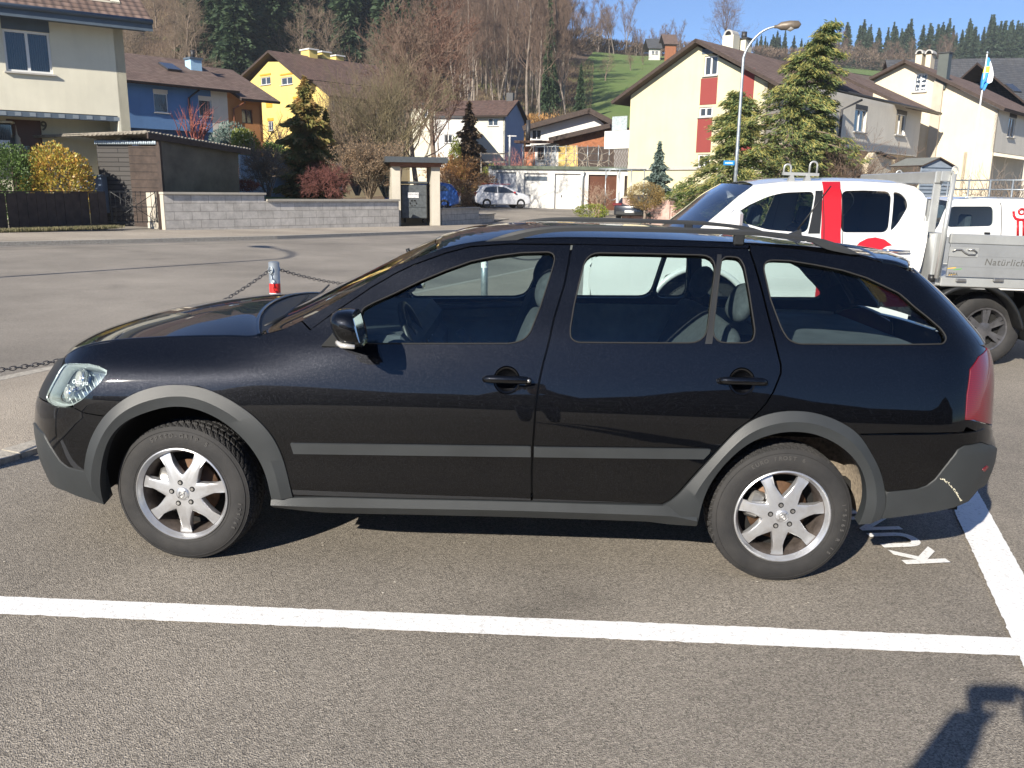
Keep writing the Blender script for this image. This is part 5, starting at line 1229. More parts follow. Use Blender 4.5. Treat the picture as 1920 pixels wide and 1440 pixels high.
def twig_shrub(name, loc, R, H, mat, seed, label, n1=14, levels=5, kids=(4, 3, 3), cat='shrub', tips=None, ntip=0, tsize=.05, thin=1., group=None, ang=(20, 50), r0=.02, crown0=0.02, lenf=.8, up=.2):
    """bare shrub: many stems from the ground, finely branched, optionally with buds or dry leaves"""
    rs = np.random.RandomState(seed); S_ = []
    def grow(p, d, L, r, lv):
        n = 4; pts = [p]
        for i in range(n):
            d = d+rs.normal(0, .13, 3)+np.array([0, 0, up*.3]); d /= np.linalg.norm(d); q = p+d*L/n; S_.append((p, q, r*(1-.7*i/n), r*(1-.7*(i+1)/n), lv)); p = q; pts.append(p)
        if lv < levels-1:
            for c in range(kids[min(lv, len(kids)-1)]):
                t = rs.uniform(.3, 1.)*n; i = min(int(t), n-1); b = pts[i]+(pts[i+1]-pts[i])*(t-i); a = rad(rs.uniform(*ang)); x, y = basis(d[None]); ph = rs.uniform(0, 6.28)
                grow(b, d*math.cos(a)+(x[0]*math.cos(ph)+y[0]*math.sin(ph))*math.sin(a), L*rs.uniform(.5, .75), r*.5, lv+1)
    for i in range(n1):
        a = 2.4*i; s = (i+.5)/n1; th = math.atan2(R*s, H*.8); grow(np.array([math.cos(a)*.06, math.sin(a)*.06, 0]), np.array([math.cos(a)*math.sin(th), math.sin(a)*math.sin(th), math.cos(th)]), math.hypot(R*s, H)*.55, H*r0*thin, 0)
    V, F = segmesh([s[0] for s in S_], [s[1] for s in S_], np.maximum([s[2] for s in S_], .006*thin), np.maximum([s[3] for s in S_], .004*thin), 3)
    r = empty(name, tuple(loc), (0, 0, 0), label, cat, group); obj_me('branches', fastmesh('branches', V, F, mat, True), r)
    if ntip:
        E_ = np.array([s[1] for s in S_ if s[4] >= levels-2]); C = E_[rs.randint(0, len(E_), ntip)]+rs.normal(0, .04, (ntip, 3)); V, F = leaves(C, np.tile([0, 0, 1.], (ntip, 1)), tsize, rs, .6, 0, 1.5); obj_me('dry_leaves', fastmesh('dry_leaves', V, F, tips), r)
    return r
def hedge(name, P, Wd, H, mat, n, size, seed, label, z0=None, cat='hedge', asp=.5):
    rs = np.random.RandomState(seed); P = np.array(P, float); d = np.r_[0, np.cumsum(np.linalg.norm(np.diff(P[:, :2], axis=0), axis=1))]; t = rs.uniform(0, d[-1], n)
    x = np.interp(t, d, P[:, 0]); y = np.interp(t, d, P[:, 1]); g = P[-1, :2]-P[0, :2]; g /= np.linalg.norm(g); s = rs.uniform(-1, 1, n); h = rs.uniform(0, 1, n)**.7
    s *= (1-.3*h**3)*(.85+.15*np.sin(t*2.3)); hh = H*(.86+.14*np.sin(t*1.7+1)+.08*np.sin(t*4.1)); C = np.stack([x-g[1]*s*Wd/2, y+g[0]*s*Wd/2, np.interp(t, d, P[:, 2])+h*hh], 1)
    N = np.stack([-g[1]*s, g[0]*s, h*.8], 1)+1e-3; V, F = leaves(C, N, size, rs, asp, 0, 1.4); o = P.mean(0); o[2] = P[:, 2].min(); me = fastmesh(name, V-o, F, mat); r = obj_me(name, me); r.location = tuple(o); return meta(r, label, cat)
# ================================================================ building helpers
def plaster(name, col, var=.08, rough=.9):
    k = NT(name); v = k.co(); c = k.mix(1., col, k.ramp(k.noise(v, .6, 6, .65), [(.3, 1-var), (.7, 1+var)]), 'MULTIPLY')
    st = k.ramp(k.noise(k.mapv(v, (2.5, 2.5, .25)), 1.5, 5, .6), [(.42, 1.), (.75, 1-var*.8)]); c = k.mix(1., c, st, 'MULTIPLY')
    k.bsdf(c, rough, nrm=k.bump(k.noise(v, 45., 4, .6), .25, .01)); return k.m
def tiles(name, c0, c1, rowh=.34, colw=.26, moss=.35, bst=1.):
    k = NT(name); uv = k.n('TexCoord').outputs['UV']; s = k.sep(uv)
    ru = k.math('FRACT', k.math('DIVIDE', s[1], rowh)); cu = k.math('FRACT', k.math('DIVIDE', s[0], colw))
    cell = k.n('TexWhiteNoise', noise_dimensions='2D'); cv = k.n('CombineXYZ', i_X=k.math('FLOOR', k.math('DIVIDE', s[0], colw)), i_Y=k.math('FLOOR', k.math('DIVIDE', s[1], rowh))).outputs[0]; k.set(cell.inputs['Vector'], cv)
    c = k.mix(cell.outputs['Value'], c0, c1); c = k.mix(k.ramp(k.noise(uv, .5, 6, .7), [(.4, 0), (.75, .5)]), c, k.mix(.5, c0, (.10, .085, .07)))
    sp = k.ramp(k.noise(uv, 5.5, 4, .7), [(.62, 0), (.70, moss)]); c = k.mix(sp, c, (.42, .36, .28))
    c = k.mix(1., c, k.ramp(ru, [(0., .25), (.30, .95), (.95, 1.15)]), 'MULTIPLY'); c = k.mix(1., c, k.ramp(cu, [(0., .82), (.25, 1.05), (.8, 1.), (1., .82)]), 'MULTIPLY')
    h = k.math('ADD', k.math('MULTIPLY', k.math('SUBTRACT', 1., ru), 1.2), k.math('MULTIPLY', k.math('SINE', k.math('MULTIPLY', cu, 6.283)), .16))
    k.bsdf(c, .85, nrm=k.bump(h, bst, .05)); return k.m
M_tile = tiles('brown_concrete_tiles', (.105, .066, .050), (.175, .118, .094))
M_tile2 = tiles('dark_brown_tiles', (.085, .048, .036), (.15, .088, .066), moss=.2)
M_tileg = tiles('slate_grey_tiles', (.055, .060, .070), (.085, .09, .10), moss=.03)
M_fascia = simple('blue_grey_fascia', (.075, .10, .13), .5, 0, .1, 3)
M_dkwood = simple('dark_stained_wood', (.045, .030, .024), .8, 0, .3, 6., .3, 40)
M_gutter = simple('dark_gutter', (.035, .035, .038), .5, .2, .1)
M_wframe = simple('white_window_frame', (.62, .62, .61), .4, 0, .03)
M_bframe = simple('brown_window_frame', (.12, .06, .035), .5, 0, .1)
M_sill = simple('stone_sill', (.38, .37, .35), .8, 0, .1)
k = NT('window_pane'); v = k.co(); cu = k.n('TexWave', i_Vector=v, i_Scale=6., i_Distortion=2., bands_direction='X').outputs['Fac']
k.bsdf(k.mix(cu, (.018, .022, .028), (.055, .06, .066)), .06, 0, spec=.8, coat=.5); M_pane = k.m
M_chimw = plaster('chimney_plaster', (.5, .48, .42))
class Fac:
    """a vertical facade plane through the photo column px at depth Y, running in compass direction ang"""
    def __init__(s, px, Y, ang):
        d = rayW(px, 300); t = (Y-CW[1])/d[1]; s.C = np.array([CW[0]+d[0]*t, Y, 0.]); a = rad(ang); s.u = np.array([math.sin(a), math.cos(a), 0]); s.n = np.array([math.cos(a), -math.sin(a), 0])
    def shift(s, o): f = Fac.__new__(Fac); f.C, f.u, f.n = s.C+s.n*o, s.u, s.n; return f
    def at(s, t, o=0.): f = Fac.__new__(Fac); f.C, f.u, f.n = s.C+s.u*t+s.n*o, s.u, s.n; return f
    def side(s, t): f = Fac.__new__(Fac); f.C = s.C+s.u*t; f.u = -s.n; f.n = s.u; return f      # wall going back from t, facing +u
    def uv(s, x, y): d = rayW(x, y); k_ = ((s.C-CW)@s.n)/(d@s.n); p = CW+d*k_; return (float((p-s.C)@s.u), float(p[2]))
    def P(s, t, z, o=0.): q = s.C+s.u*t+s.n*o; return np.array([q[0], q[1], z])
    def R4(s): return np.stack([s.u, s.n, np.array([0, 0, 1.])], 1)
def face(name, f, poly, mat, parent, org, holes=(), th=.2, reveal=.14, uvs=False):
    """flat wall, poly and rectangular holes (t0, z0, t1, z1) in facade coordinates"""
    H = [[(a, b_), (c, b_), (c, d), (a, d)] for a, b_, c, d in holes]; V = [Vector(p) for p in poly]; E = [(i, (i+1) % len(poly)) for i in range(len(poly))]
    for q in H: b0 = len(V); V += [Vector(p) for p in q]; E += [(b0+i, b0+(i+1) % 4) for i in range(4)]
    r = geometry.delaunay_2d_cdt(V, E, [], 0, 1e-6); P = np.array([tuple(v) for v in r[0]]); T = np.array([list(t) for t in r[2]]); c = P[T].mean(1); k_ = pip(c, poly)
    for q in H: k_ &= ~pip(c, q)
    T = T[k_]; b = MB(); F = []; VV = [f.P(t, z) for t, z in P]
    for t in T:
        g = np.cross(VV[t[1]]-VV[t[0]], VV[t[2]]-VV[t[0]]); F.append(tuple(t) if g@f.n > 0 else tuple(t)[::-1])
    b.add(VV, F)
    def ring(q, dp, inward):
        n = len(q); A = [f.P(t, z) for t, z in q]; B = [f.P(t, z, -dp) for t, z in q]; cen = np.mean(A, 0)
        for i in range(n):
            j = (i+1) % n; nn = np.cross(A[j]-A[i], B[i]-A[i]); m_ = (A[i]+A[j])/2-cen; s_ = (nn@m_)*(-1 if inward else 1)
            b.add([A[i], A[j], B[j], B[i]], [(0, 1, 2, 3) if s_ > 0 else (3, 2, 1, 0)])
    ring(poly, th, False)
    for q in H: ring(q, reveal, True)
    return b.build(name, mat, parent, off=org)
def window(f, r, parent, org, fm=None, mull=1, sill=True, rev=.12, sash=.06, blind=None, curtain=None, split=None):
    t0, z0, t1, z1 = r; fm = fm or M_wframe; b = MB(); R = f.R4(); d = .05; w_, h = t1-t0, z1-z0
    def bx(a, c, e, g, o=-rev+.03, th=d, m=b): m.box(f.P((a+e)/2, (c+g)/2, o), (e-a, th, g-c), R=R)
    bx(t0, z0, t0+sash, z1); bx(t1-sash, z0, t1, z1); bx(t0+sash, z0, t1-sash, z0+sash); bx(t0+sash, z1-sash, t1-sash, z1)
    for i in range(mull): c = t0+w_*(i+1)/(mull+1); bx(c-sash*.6, z0+sash, c+sash*.6, z1-sash)
    wo_ = b.build('window', fm, parent, off=org); g = MB(); bx(t0, z0, t1, z1, -rev, .012, g); p = g.build('pane', M_pane, wo_)
    p.data.transform(Matrix.Translation(Vector(-np.asarray(org))))
    if sill: s = MB(); s.box(f.P((t0+t1)/2, z0-.03, .02), (w_+.12, .18, .05), R=R); s.build('sill', M_sill, wo_, off=org)
    if blind: s = MB(); s.box(f.P((t0+t1)/2, z1+.10, -.02), (w_+.02, .08, .22), R=R); s.build('shutter_box', blind, wo_, off=org)
    return wo_
def roofslab(name, segs, dirv, L, mat, parent, org, th=.16, edge=None):
    """segs: roof section as points (top line); extruded along dirv for L; uv in metres"""
    P = [np.array(p, float) for p in segs]; dirv = np.array(dirv, float); V = []; F = []; UVv = []; M_ = []; sl = 0.
    for i in range(len(P)-1):
        a, c = P[i], P[i+1]; up_ = a[2] < c[2]; l = np.linalg.norm(c-a); lo = a if up_ else c
        nrm = np.cross(c-a, dirv); nrm /= np.linalg.norm(nrm); nrm *= (1 if nrm[2] > 0 else -1); b0 = len(V)
        for q in (a, c):
            v_ = np.linalg.norm(q-lo)
            for o in (0, L): V.append(q+dirv*o); UVv.append((o, v_))
        F.append((b0, b0+2, b0+3, b0+1)); M_.append(0)
        for q in (a, c):
            for o in (0, L): V.append(q+dirv*o-nrm*th); UVv.append((o, 0))
        F += [(b0+4, b0+5, b0+7, b0+6), (b0, b0+1, b0+5, b0+4), (b0+2, b0+6, b0+7, b0+3), (b0, b0+4, b0+6, b0+2), (b0+1, b0+3, b0+7, b0+5)]; M_ += [1]*5
    o = mkobj(name, V, F, [mat, edge or M_dkwood], parent, midx=M_, uv=UVv, off=org); bm = bmesh.new(); bm.from_mesh(o.data)
    bmesh.ops.recalc_face_normals(bm, faces=bm.faces); bm.to_mesh(o.data); bm.free(); return o
def arch(f, t, z, o, parent, og, r=.3):
    b = MB(); b.prism([(r*math.cos(a), r*math.sin(a)) for a in np.linspace(0, math.pi, 12)], -f.n*.8, O=f.P(t, z, o+.4), U=f.u); c = b.build('chimney_arch', M_sill, parent, off=og)
    b = MB(); b.prism([(r*.62*math.cos(a), r*.75*math.sin(a)) for a in np.linspace(0, math.pi, 10)], -f.n*.02, O=f.P(t, z, o+.415), U=f.u); b.build('arch_opening', M_dark, c, off=og)
def boxat(name, c, d, R, mat, parent, org, bev=0): b = MB(); b.box(c, d, R=R, bev=bev); return b.build(name, mat, parent, off=org)
def rt(f, x0, y0, x1, y1): a = f.uv(x0, y1); c = f.uv(x1, y0); return (min(a[0], c[0]), a[1], max(a[0], c[0]), c[1])
def root_at(f, t, name, label, cat='house', o=-4.):
    p = f.P(t, 0, o); z = float(Hgt(p[0], p[1])); org = (p[0], p[1], z); return empty(name, org, (0, 0, 0), label, cat), np.array(org)
def Fac2(px0, Y0, px1, Y1):
    a = atY(px0, 300, Y0); c = atY(px1, 300, Y1); d = c-a; return Fac(px0, Y0, math.degrees(math.atan2(d[0], d[1])))
M_cream = plaster('cream_render', (.60, .57, .46)); M_creamy = plaster('pale_yellow_render', (.55, .50, .33)); M_cream2 = plaster('warm_cream_render', (.60, .52, .39)); M_palew = plaster('pale_grey_render', (.62, .575, .49))
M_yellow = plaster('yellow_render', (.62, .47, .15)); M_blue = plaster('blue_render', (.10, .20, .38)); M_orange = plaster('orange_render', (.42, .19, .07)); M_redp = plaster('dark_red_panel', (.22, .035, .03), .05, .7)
M_whiter = plaster('white_render', (.60, .59, .56), .05); M_bluegr = plaster('blue_grey_render', (.22, .29, .40))
M_ablind = simple('amber_blind', (.62, .28, .02), .6, 0, .05); M_door = simple('brown_front_door', (.10, .038, .02), .4, 0, .15, 3)
# ---- cream house no. 9 at the left
f = Fac(250, 27, 54); r, og = root_at(f, -3, 'cream_house', 'large cream house number 9 with a blue grey eave at the left edge')
a = f.uv(0, 205); b_ = f.uv(243, 219); c = f.uv(250, 60); zb = (a[1]+b_[1])/2; zt = c[1]+.9
wr = rt(f, 12, 62, 92, 133); w_top = 45
hole = [wr]
face('upper_wall', f, [(-13, zb), (0, zb), (0, zt), (-13, zt)], M_cream, r, og, holes=hole, th=.3)
w1 = window(f, wr, r, og, mull=1, sash=.07); boxat('shutter_box', f.P((wr[0]+wr[2])/2, wr[3]+.22, .005), (wr[2]-wr[0]+.02, .03, .44), f.R4(), M_fascia, w1, og)
face('corner_pier', f, [(-.38, og[2]-.5), (0, og[2]-.5), (0, zb), (-.38, zb)], M_cream, r, og, th=1.4)
fe = f.side(0); face('end_wall', fe, [(0, og[2]-.5), (9, og[2]-.5), (9, zt), (4.5, zt+2.6), (0, zt)], M_cream, r, og, th=.3)
f2 = f.shift(-1.5); dr = rt(f2, 18, 226, 76, 283); dr = (dr[0], og[2]-.2, dr[2], dr[3])
face('entrance_wall', f2, [(-13, og[2]-.5), (0, og[2]-.5), (0, zb), (-13, zb)], M_cream, r, og, holes=[dr], th=.2, reveal=.12)
boxat('porch_ceiling', f.P(-6.5, zb+.03, -.9), (13, 1.5, .06), f.R4(), M_cream, r, og)
d_ = boxat('front_door', f2.P((dr[0]+dr[2])/2, (dr[1]+dr[3])/2, -.1), (dr[2]-dr[0], .05, dr[3]-dr[1]), f.R4(), M_door, r, og)
for q in (.72, .5, .3): boxat('door_glass', f2.P((dr[0]+dr[2])/2, dr[1]+(dr[3]-dr[1])*q, -.07), (.22, .02, .3), f.R4(), M_pane, d_, og)
uvn = f2.uv(82, 237); textmesh('house_number', '9', .42, M_txt, r, .01, frame4(f2.P(uvn[0], uvn[1], .02)-og, f.u, (0, 0, 1)), bold=.01)
M_awn = simple('faded_awning', (.17, .20, .23), .7, 0, .05)
bq = boxat('awning', f.P(-4.4, zb-.10, -.12), (8.2, .22, .16), f.R4(), M_fascia, r, og)
for q in range(20): boxat('awning_stripe', f.P(-8.4+q*.42, zb-.10, -.005), (.18, .012, .12), f.R4(), M_awn, bq, og)
ev = f.uv(0, 15)[1]*.5+f.uv(270, 60)[1]*.5
E0 = f.P(.75, c[1]+.26, .95); run = np.array([-f.n[0], -f.n[1], .62])
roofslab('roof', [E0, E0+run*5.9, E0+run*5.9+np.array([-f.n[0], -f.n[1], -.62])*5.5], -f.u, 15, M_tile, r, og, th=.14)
boxat('fascia', f.P(-6.6, c[1]+.10, .93), (14.7, .05, .34), f.R4(), M_fascia, r, og); boxat('soffit', f.P(-6.6, c[1]+.06, .46), (14.6, .92, .05), f.R4(), M_fascia, r, og)
b = MB(); b.tube([f.P(-13.6, c[1]+.22, 1.02), f.P(.75, c[1]+.22, 1.02)], .075, 10); b.build('gutter', M_fascia, r, off=og)
# ---- blue and orange terrace
f = Fac(254, 48, 42); r, og = root_at(f, 6, 'terrace_house', 'blue house with a pale blue chimney between the cream house and the yellow house')
tb = f.uv(427, 200)[0]; to = f.uv(492, 220)[0]; zt = f.uv(254, 158)[1]; zbt = f.uv(260, 240)[1]; W1 = rt(f, 290, 176, 314, 210); W2 = rt(f, 374, 188, 396, 218)
face('blue_wall', f, [(-3, zbt), (tb-1.1, zbt), (tb-1.1, zt+.3), (-3, zt+.3)], M_blue, r, og, holes=[W1, W2])
face('cream_strip', f, [(tb-1.1, zbt-.3), (tb, zbt-.3), (tb, zt+.3), (tb-1.1, zt+.3)], M_palew, r, og)
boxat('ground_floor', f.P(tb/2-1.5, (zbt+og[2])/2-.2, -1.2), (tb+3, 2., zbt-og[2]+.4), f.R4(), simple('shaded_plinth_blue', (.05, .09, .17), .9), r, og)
for w_ in (W1, W2): window(f, w_, r, og, mull=0, blind=M_palew)
b = MB(); t_ = f.uv(352, 170)[0]; b.tube([f.P(t_+.5, zt, .5), f.P(t_, zt-.5, .08), f.P(t_, zbt-.3, .08)], .06, 8); b.build('downpipe', M_gutter, r, off=og)
zr = f.shift(-5).uv(300, 107)[1]
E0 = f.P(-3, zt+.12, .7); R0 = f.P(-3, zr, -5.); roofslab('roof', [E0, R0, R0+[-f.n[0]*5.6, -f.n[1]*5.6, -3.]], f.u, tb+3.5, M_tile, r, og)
fs = f.shift(-3.2); c = fs.uv(364, 140); ch = boxat('chimney', fs.P(c[0], c[1]-.1, 0), (.75, .75, 2.0), f.R4(), simple('pale_blue_chimney', (.32, .50, .66), .8), r, og)
boxat('chimney_cap', fs.P(c[0], c[1]+.95, 0), (.9, .9, .12), f.R4(), M_fascia, ch, og); b = MB(); b.seg(fs.P(c[0], c[1]+1., 0), fs.P(c[0], c[1]+1.5, 0), .12, n=10); b.build('chimney_pipe', M_gutter, ch, off=og)
fs = f.shift(-2.6); c0 = fs.uv(318, 125); b = MB(); sl_ = np.array([-f.n[0]*5.7, -f.n[1]*5.7, zr-zt-.12]); sl_ /= np.linalg.norm(sl_); nn = np.cross(f.u, sl_); nn *= (1 if nn[2] > 0 else -1); b.box(fs.P(c0[0], zt+.12+(zr-zt-.12)*3.3/5.7, 0)+nn*.1, (.9, 1.3, .12), R=np.stack([f.u, sl_, nn], 1)); b.build('roof_window', M_pane, r, off=og)
r2, og2 = root_at(f, to-1, 'end_terrace_house', 'orange end house with a brown window beside the blue house')
W3 = rt(f, 454, 206, 473, 231)
face('orange_wall', f, [(tb, zbt-.4), (to, zbt-.4), (to, zt-.3), (tb, zt-.3)], M_orange, r2, og2, holes=[W3]); window(f, W3, r2, og2, fm=M_bframe, mull=1, sill=False)
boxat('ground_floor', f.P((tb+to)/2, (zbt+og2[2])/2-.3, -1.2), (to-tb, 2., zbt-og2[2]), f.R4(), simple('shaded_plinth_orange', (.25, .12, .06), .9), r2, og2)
face('end_wall', f.side(to), [(0, og2[2]), (10.5, og2[2]), (10.5, zt-.5), (5, zr-.6), (0, zt-.4)], M_orange, r2, og2)
E0 = f.P(tb+.55, zt-.30, .8); R0 = f.P(tb+.55, zr-.25, -5.); roofslab('roof', [E0, R0, R0+[-f.n[0]*5.6, -f.n[1]*5.6, -3.]], f.u, to-tb+.35, M_tile, r2, og2)
b = MB(); b.tube([f.P(tb+.9, zt-.5, .6), f.P(tb+.35, zt-.9, .1), f.P(tb+.35, zbt-.5, .1)], .06, 8); b.build('downpipe', simple('brown_pipe', (.16, .06, .03), .5), r2, off=og2)
# ---- gabled houses: gable wall faces the camera's left, ridge runs back to the right
def gable(name, label, px, Y, verge, walls, L, tile, mw, mside, side_px=None, ang=132, over=.6, side_win=(), th=.18, base=None):
    f = Fac(px, Y, ang); r, og = root_at(f, 3, name, label); fo = f.shift(over)
    vt = [fo.uv(*p) for p in verge]; P = [fo.P(t, z) for t, z in vt]; roofslab('roof', P, -f.n, L+over, tile, r, og, th=th)
    return f, r, og, vt
f, r, og, vt = gable('yellow_house', 'tall yellow house with amber blinds and three chimneys at the forest edge', 565, 75, [(434, 157), (502, 94), (565, 147)], None, 11.5, M_tile2, M_yellow, M_yellow)
zb = og[2]-1; P_ = [f.uv(452, 172), f.uv(503, 116), f.uv(524, 116), f.uv(564, 151)]
Wn = [rt(f, 489, 143, 507, 160), rt(f, 527, 143, 548, 160), rt(f, 551, 186, 563, 203), rt(f, 503, 227, 512, 245)]
face('gable_wall', f, [(P_[0][0], zb)]+[P_[3-i] for i in range(0)]+[(P_[3][0], zb), P_[3], P_[2], P_[1], P_[0]], M_yellow, r, og, holes=Wn)
for w_ in Wn: window(f, w_, r, og, mull=1); 
for x0, y0, x1, y1 in ((488, 137, 508, 143), (526, 136, 549, 142), (550, 180, 564, 186), (500, 180, 510, 202), (502, 221, 513, 227)): q = rt(f, x0, y0, x1, y1); boxat('amber_shutter', f.P((q[0]+q[2])/2, (q[1]+q[3])/2, .03), (q[2]-q[0], .06, q[3]-q[1]), f.R4(), M_ablind, r, og)
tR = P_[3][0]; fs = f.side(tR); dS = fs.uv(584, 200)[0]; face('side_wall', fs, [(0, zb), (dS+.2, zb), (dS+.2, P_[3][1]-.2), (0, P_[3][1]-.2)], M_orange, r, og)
f3 = f.shift(-dS); q0 = f3.uv(584, 152); q1 = f3.uv(617, 181)
face('rear_gable_wall', f3, [(tR, zb), (q1[0], zb), (q1[0], q1[1]), (tR, q0[1]-.1)], M_yellow, r, og)
fs2 = f3.side(q1[0]); w1, w2 = rt(fs2, 624, 189, 638, 207), rt(fs2, 652, 192, 661, 210)
face('garden_wall_side', fs2, [(0, zb), (9.5, zb), (9.5, q1[1]), (0, q1[1])], plaster('shaded_yellow_render', (.40, .33, .20)), r, og, holes=[w1, w2])  # yellow render with the side wall's shade put into its colour
for w_ in (w1, w2): window(fs2, w_, r, og, fm=M_bframe)
fo3 = f3.shift(.4); a0 = fo3.uv(584, 149); a1 = fo3.uv(619, 179); roofslab('lower_roof', [fo3.P(*a0)+np.array([0, 0, .05]), fo3.P(*a1)], -f.n, 9.5, M_tile2, r, og)
for (x0, y0, x1, y1), dist in (((572, 93, 588, 112), 4), ((593, 98, 612, 116), 5.6), ((620, 105, 638, 124), 7.6)):
    fc = f.shift(-dist); q = rt(fc, x0, y0, x1, y1); c = boxat('chimney', fc.P((q[0]+q[2])/2, (q[1]+q[3])/2-.4, 0), (q[2]-q[0]-.1, .9, q[3]-q[1]+.8), f.R4(), M_yellow, r, og); boxat('chimney_cap', fc.P((q[0]+q[2])/2, q[3]+.02, 0), (q[2]-q[0]+.15, 1.1, .12), f.R4(), M_whiter, c, og)
def slope_item(nm, f, t0, z0, dist, P0, P1, size, mat, r, og):
    pass
# big cream house with dark red panels
f, r, og, vt = gable('cream_gable_house', 'big pale cream gable house with dark red panels behind the cedar', 1180, 50, [(1145, 190), (1304, 72), (1462, 157)], None, 22, M_tile, M_cream, M_palew)
zb = og[2]-1; A0, A1, A2, A3 = f.uv(1183, 173), f.uv(1306, 86), f.uv(1386, 126), f.uv(1440, 155)
Wa, Wb, Wc, Wd = rt(f, 1319, 103, 1347, 143), rt(f, 1310, 200, 1336, 220), rt(f, 1307, 289, 1332, 314), rt(f, 1386, 197, 1412, 236)
face('gable_wall', f, [(A0[0], zb), (A3[0], zb), A3, A1, A0], M_creamy, r, og, holes=[Wa, Wb, Wc, Wd])
for w_ in (Wa, Wb, Wc, Wd): window(f, w_, r, og, sash=.08)
for x0, y0, x1, y1 in ((1312, 145, 1346, 197), (1305, 222, 1336, 286), (1386, 128, 1416, 194), (1386, 238, 1412, 300)):
    q = rt(f, x0, y0, x1, y1); boxat('red_panel', f.P((q[0]+q[2])/2, (q[1]+q[3])/2, .012), (q[2]-q[0], .03, q[3]-q[1]), f.R4(), M_redp, r, og)
q = rt(f, 1318, 90, 1340, 102); boxat('blind_box', f.P((q[0]+q[2])/2, (q[1]+q[3])/2, .01), (q[2]-q[0]+.1, .03, q[3]-q[1]), f.R4(), M_fascia, r, og)
face('side_wall', f.side(A3[0]), [(0, zb), (20, zb), (20, A3[1]), (0, A3[1])], M_palew, r, og)
boxat('base_band', f.P((A0[0]+A3[0])/2, f.uv(1200, 317)[1], .04), (A3[0]-A0[0], .12, .14), f.R4(), M_sill, r, og)
for (x0, y0, x1, y1) in ((1359, 66, 1383, 84), (1383, 73, 1406, 90)):
    fc = f.shift(-6 if x0 < 1370 else -7); q = rt(fc, x0, y0, x1, y1); c = boxat('chimney', fc.P((q[0]+q[2])/2, (q[1]+q[3])/2-.5, 0), (q[2]-q[0]-.1, .8, q[3]-q[1]+1.), f.R4(), M_cream, r, og)
    if x0 < 1370: arch(fc, (q[0]+q[2])/2, q[3], 0, c, og, .32)
    else: b = MB(); p = fc.P((q[0]+q[2])/2, q[3], 0); b.box(p, (q[2]-q[0]+.2, 1., .08), R=f.R4()); b.seg(p, p+[0, 0, .45], .17, n=12); b.build('chimney_cowl', M_gutter, c, off=og)
fb_ = f.shift(-.3); boxat('balcony_parapet', fb_.P(A0[0]-1.0, fb_.uv(1160, 262)[1], -.8), (2.0, 1.8, 1.05), f.R4(), M_whiter, r, og)
q = rt(fb_, 1150, 217, 1179, 245); boxat('balcony_glass', fb_.P((q[0]+q[2])/2-.1, (q[1]+q[3])/2, .0), (q[2]-q[0], .03, q[3]-q[1]), f.R4(), simple('frosted_panel', (.35, .40, .42), .3, 0, .3, 12), r, og)
q = rt(fb_, 1152, 278, 1177, 316); b = MB()
for i in range(9):
    x = q[0]+(q[2]-q[0])*i/8
    b.tube([fb_.P(x+.05*math.sin(k_*1.6), q[1]+(q[3]-q[1])*k_/12, .0) for k_ in range(13)], .011, 5)
b.build('lattice_screen', M_wframe, r, off=og)
# row wing between the two right houses
f = Fac(1573, 42, 42); r, og = root_at(f, 5, 'row_house', 'pale rendered row house with a long brown roof right of the cedar')
te = f.uv(1725, 240)[0]; zt = f.uv(1572, 181)[1]; zbt = (f.uv(1570, 283)[1]+f.uv(1714, 289)[1])/2; Wl = [rt(f, 1600, 207, 1626, 246), rt(f, 1677, 216, 1700, 252), rt(f, 1526, 214, 1541, 234)]
face('upper_wall', f, [(-4.2, zbt), (te, zbt), (te, zt+.3), (-4.2, zt+.3)], M_palew, r, og, holes=Wl)
for w_ in Wl: window(f, w_, r, og, mull=1, blind=M_gutter)
fr = f.shift(-1.6); face('recessed_wall', fr, [(-4, og[2]-1), (te+1, og[2]-1), (te+1, zbt), (-4, zbt)], M_cream2, r, og); boxat('overhang_floor', f.P(te/2-2, zbt+.05, -.9), (te+4, 1.7, .1), f.R4(), M_cream2, r, og)
zr = f.shift(-6).uv(1540, 115)[1]; ts_ = f.shift(-6).uv(1492, 108)[0]; E0 = f.P(ts_, zt+.1, .8); R0 = f.P(ts_, zr, -6.); roofslab('roof', [E0, R0, R0+[-f.n[0]*3, -f.n[1]*3, -1.6]], f.u, te+.8-ts_, M_tile, r, og)
b = MB(); b.tube([f.P(-4.4, zt+.05, .85), f.P(te+.8, zt+.05, .85)], .08, 8); b.build('gutter', M_gutter, r, off=og)
b = MB(); t_ = f.uv(1573, 230)[0]; b.tube([f.P(t_+.9, zt-.1, .7), f.P(t_, zt-.6, .1), f.P(t_, og[2]-.5, .1)], .06, 8); b.build('downpipe', M_gutter, r, off=og)
fl = f.shift(2.2); q = [fl.uv(1625, 345), fl.uv(1668, 345), fl.uv(1672, 300), fl.uv(1640, 286), fl.uv(1630, 300)]; face('porch_screen', fl, q, M_cream2, r, og, th=.3)
b = MB(); b.box((fl.P(*q[3])+fl.P(*q[2]))/2+np.array([0, 0, .05]), (np.linalg.norm(fl.P(*q[3])-fl.P(*q[2])), .5, .06), R=np.stack([(fl.P(*q[2])-fl.P(*q[3]))/np.linalg.norm(fl.P(*q[2])-fl.P(*q[3])), f.n, np.cross((fl.P(*q[2])-fl.P(*q[3]))/np.linalg.norm(fl.P(*q[2])-fl.P(*q[3])), f.n)], 1)); b.build('porch_roof', M_gutter, r, off=og)
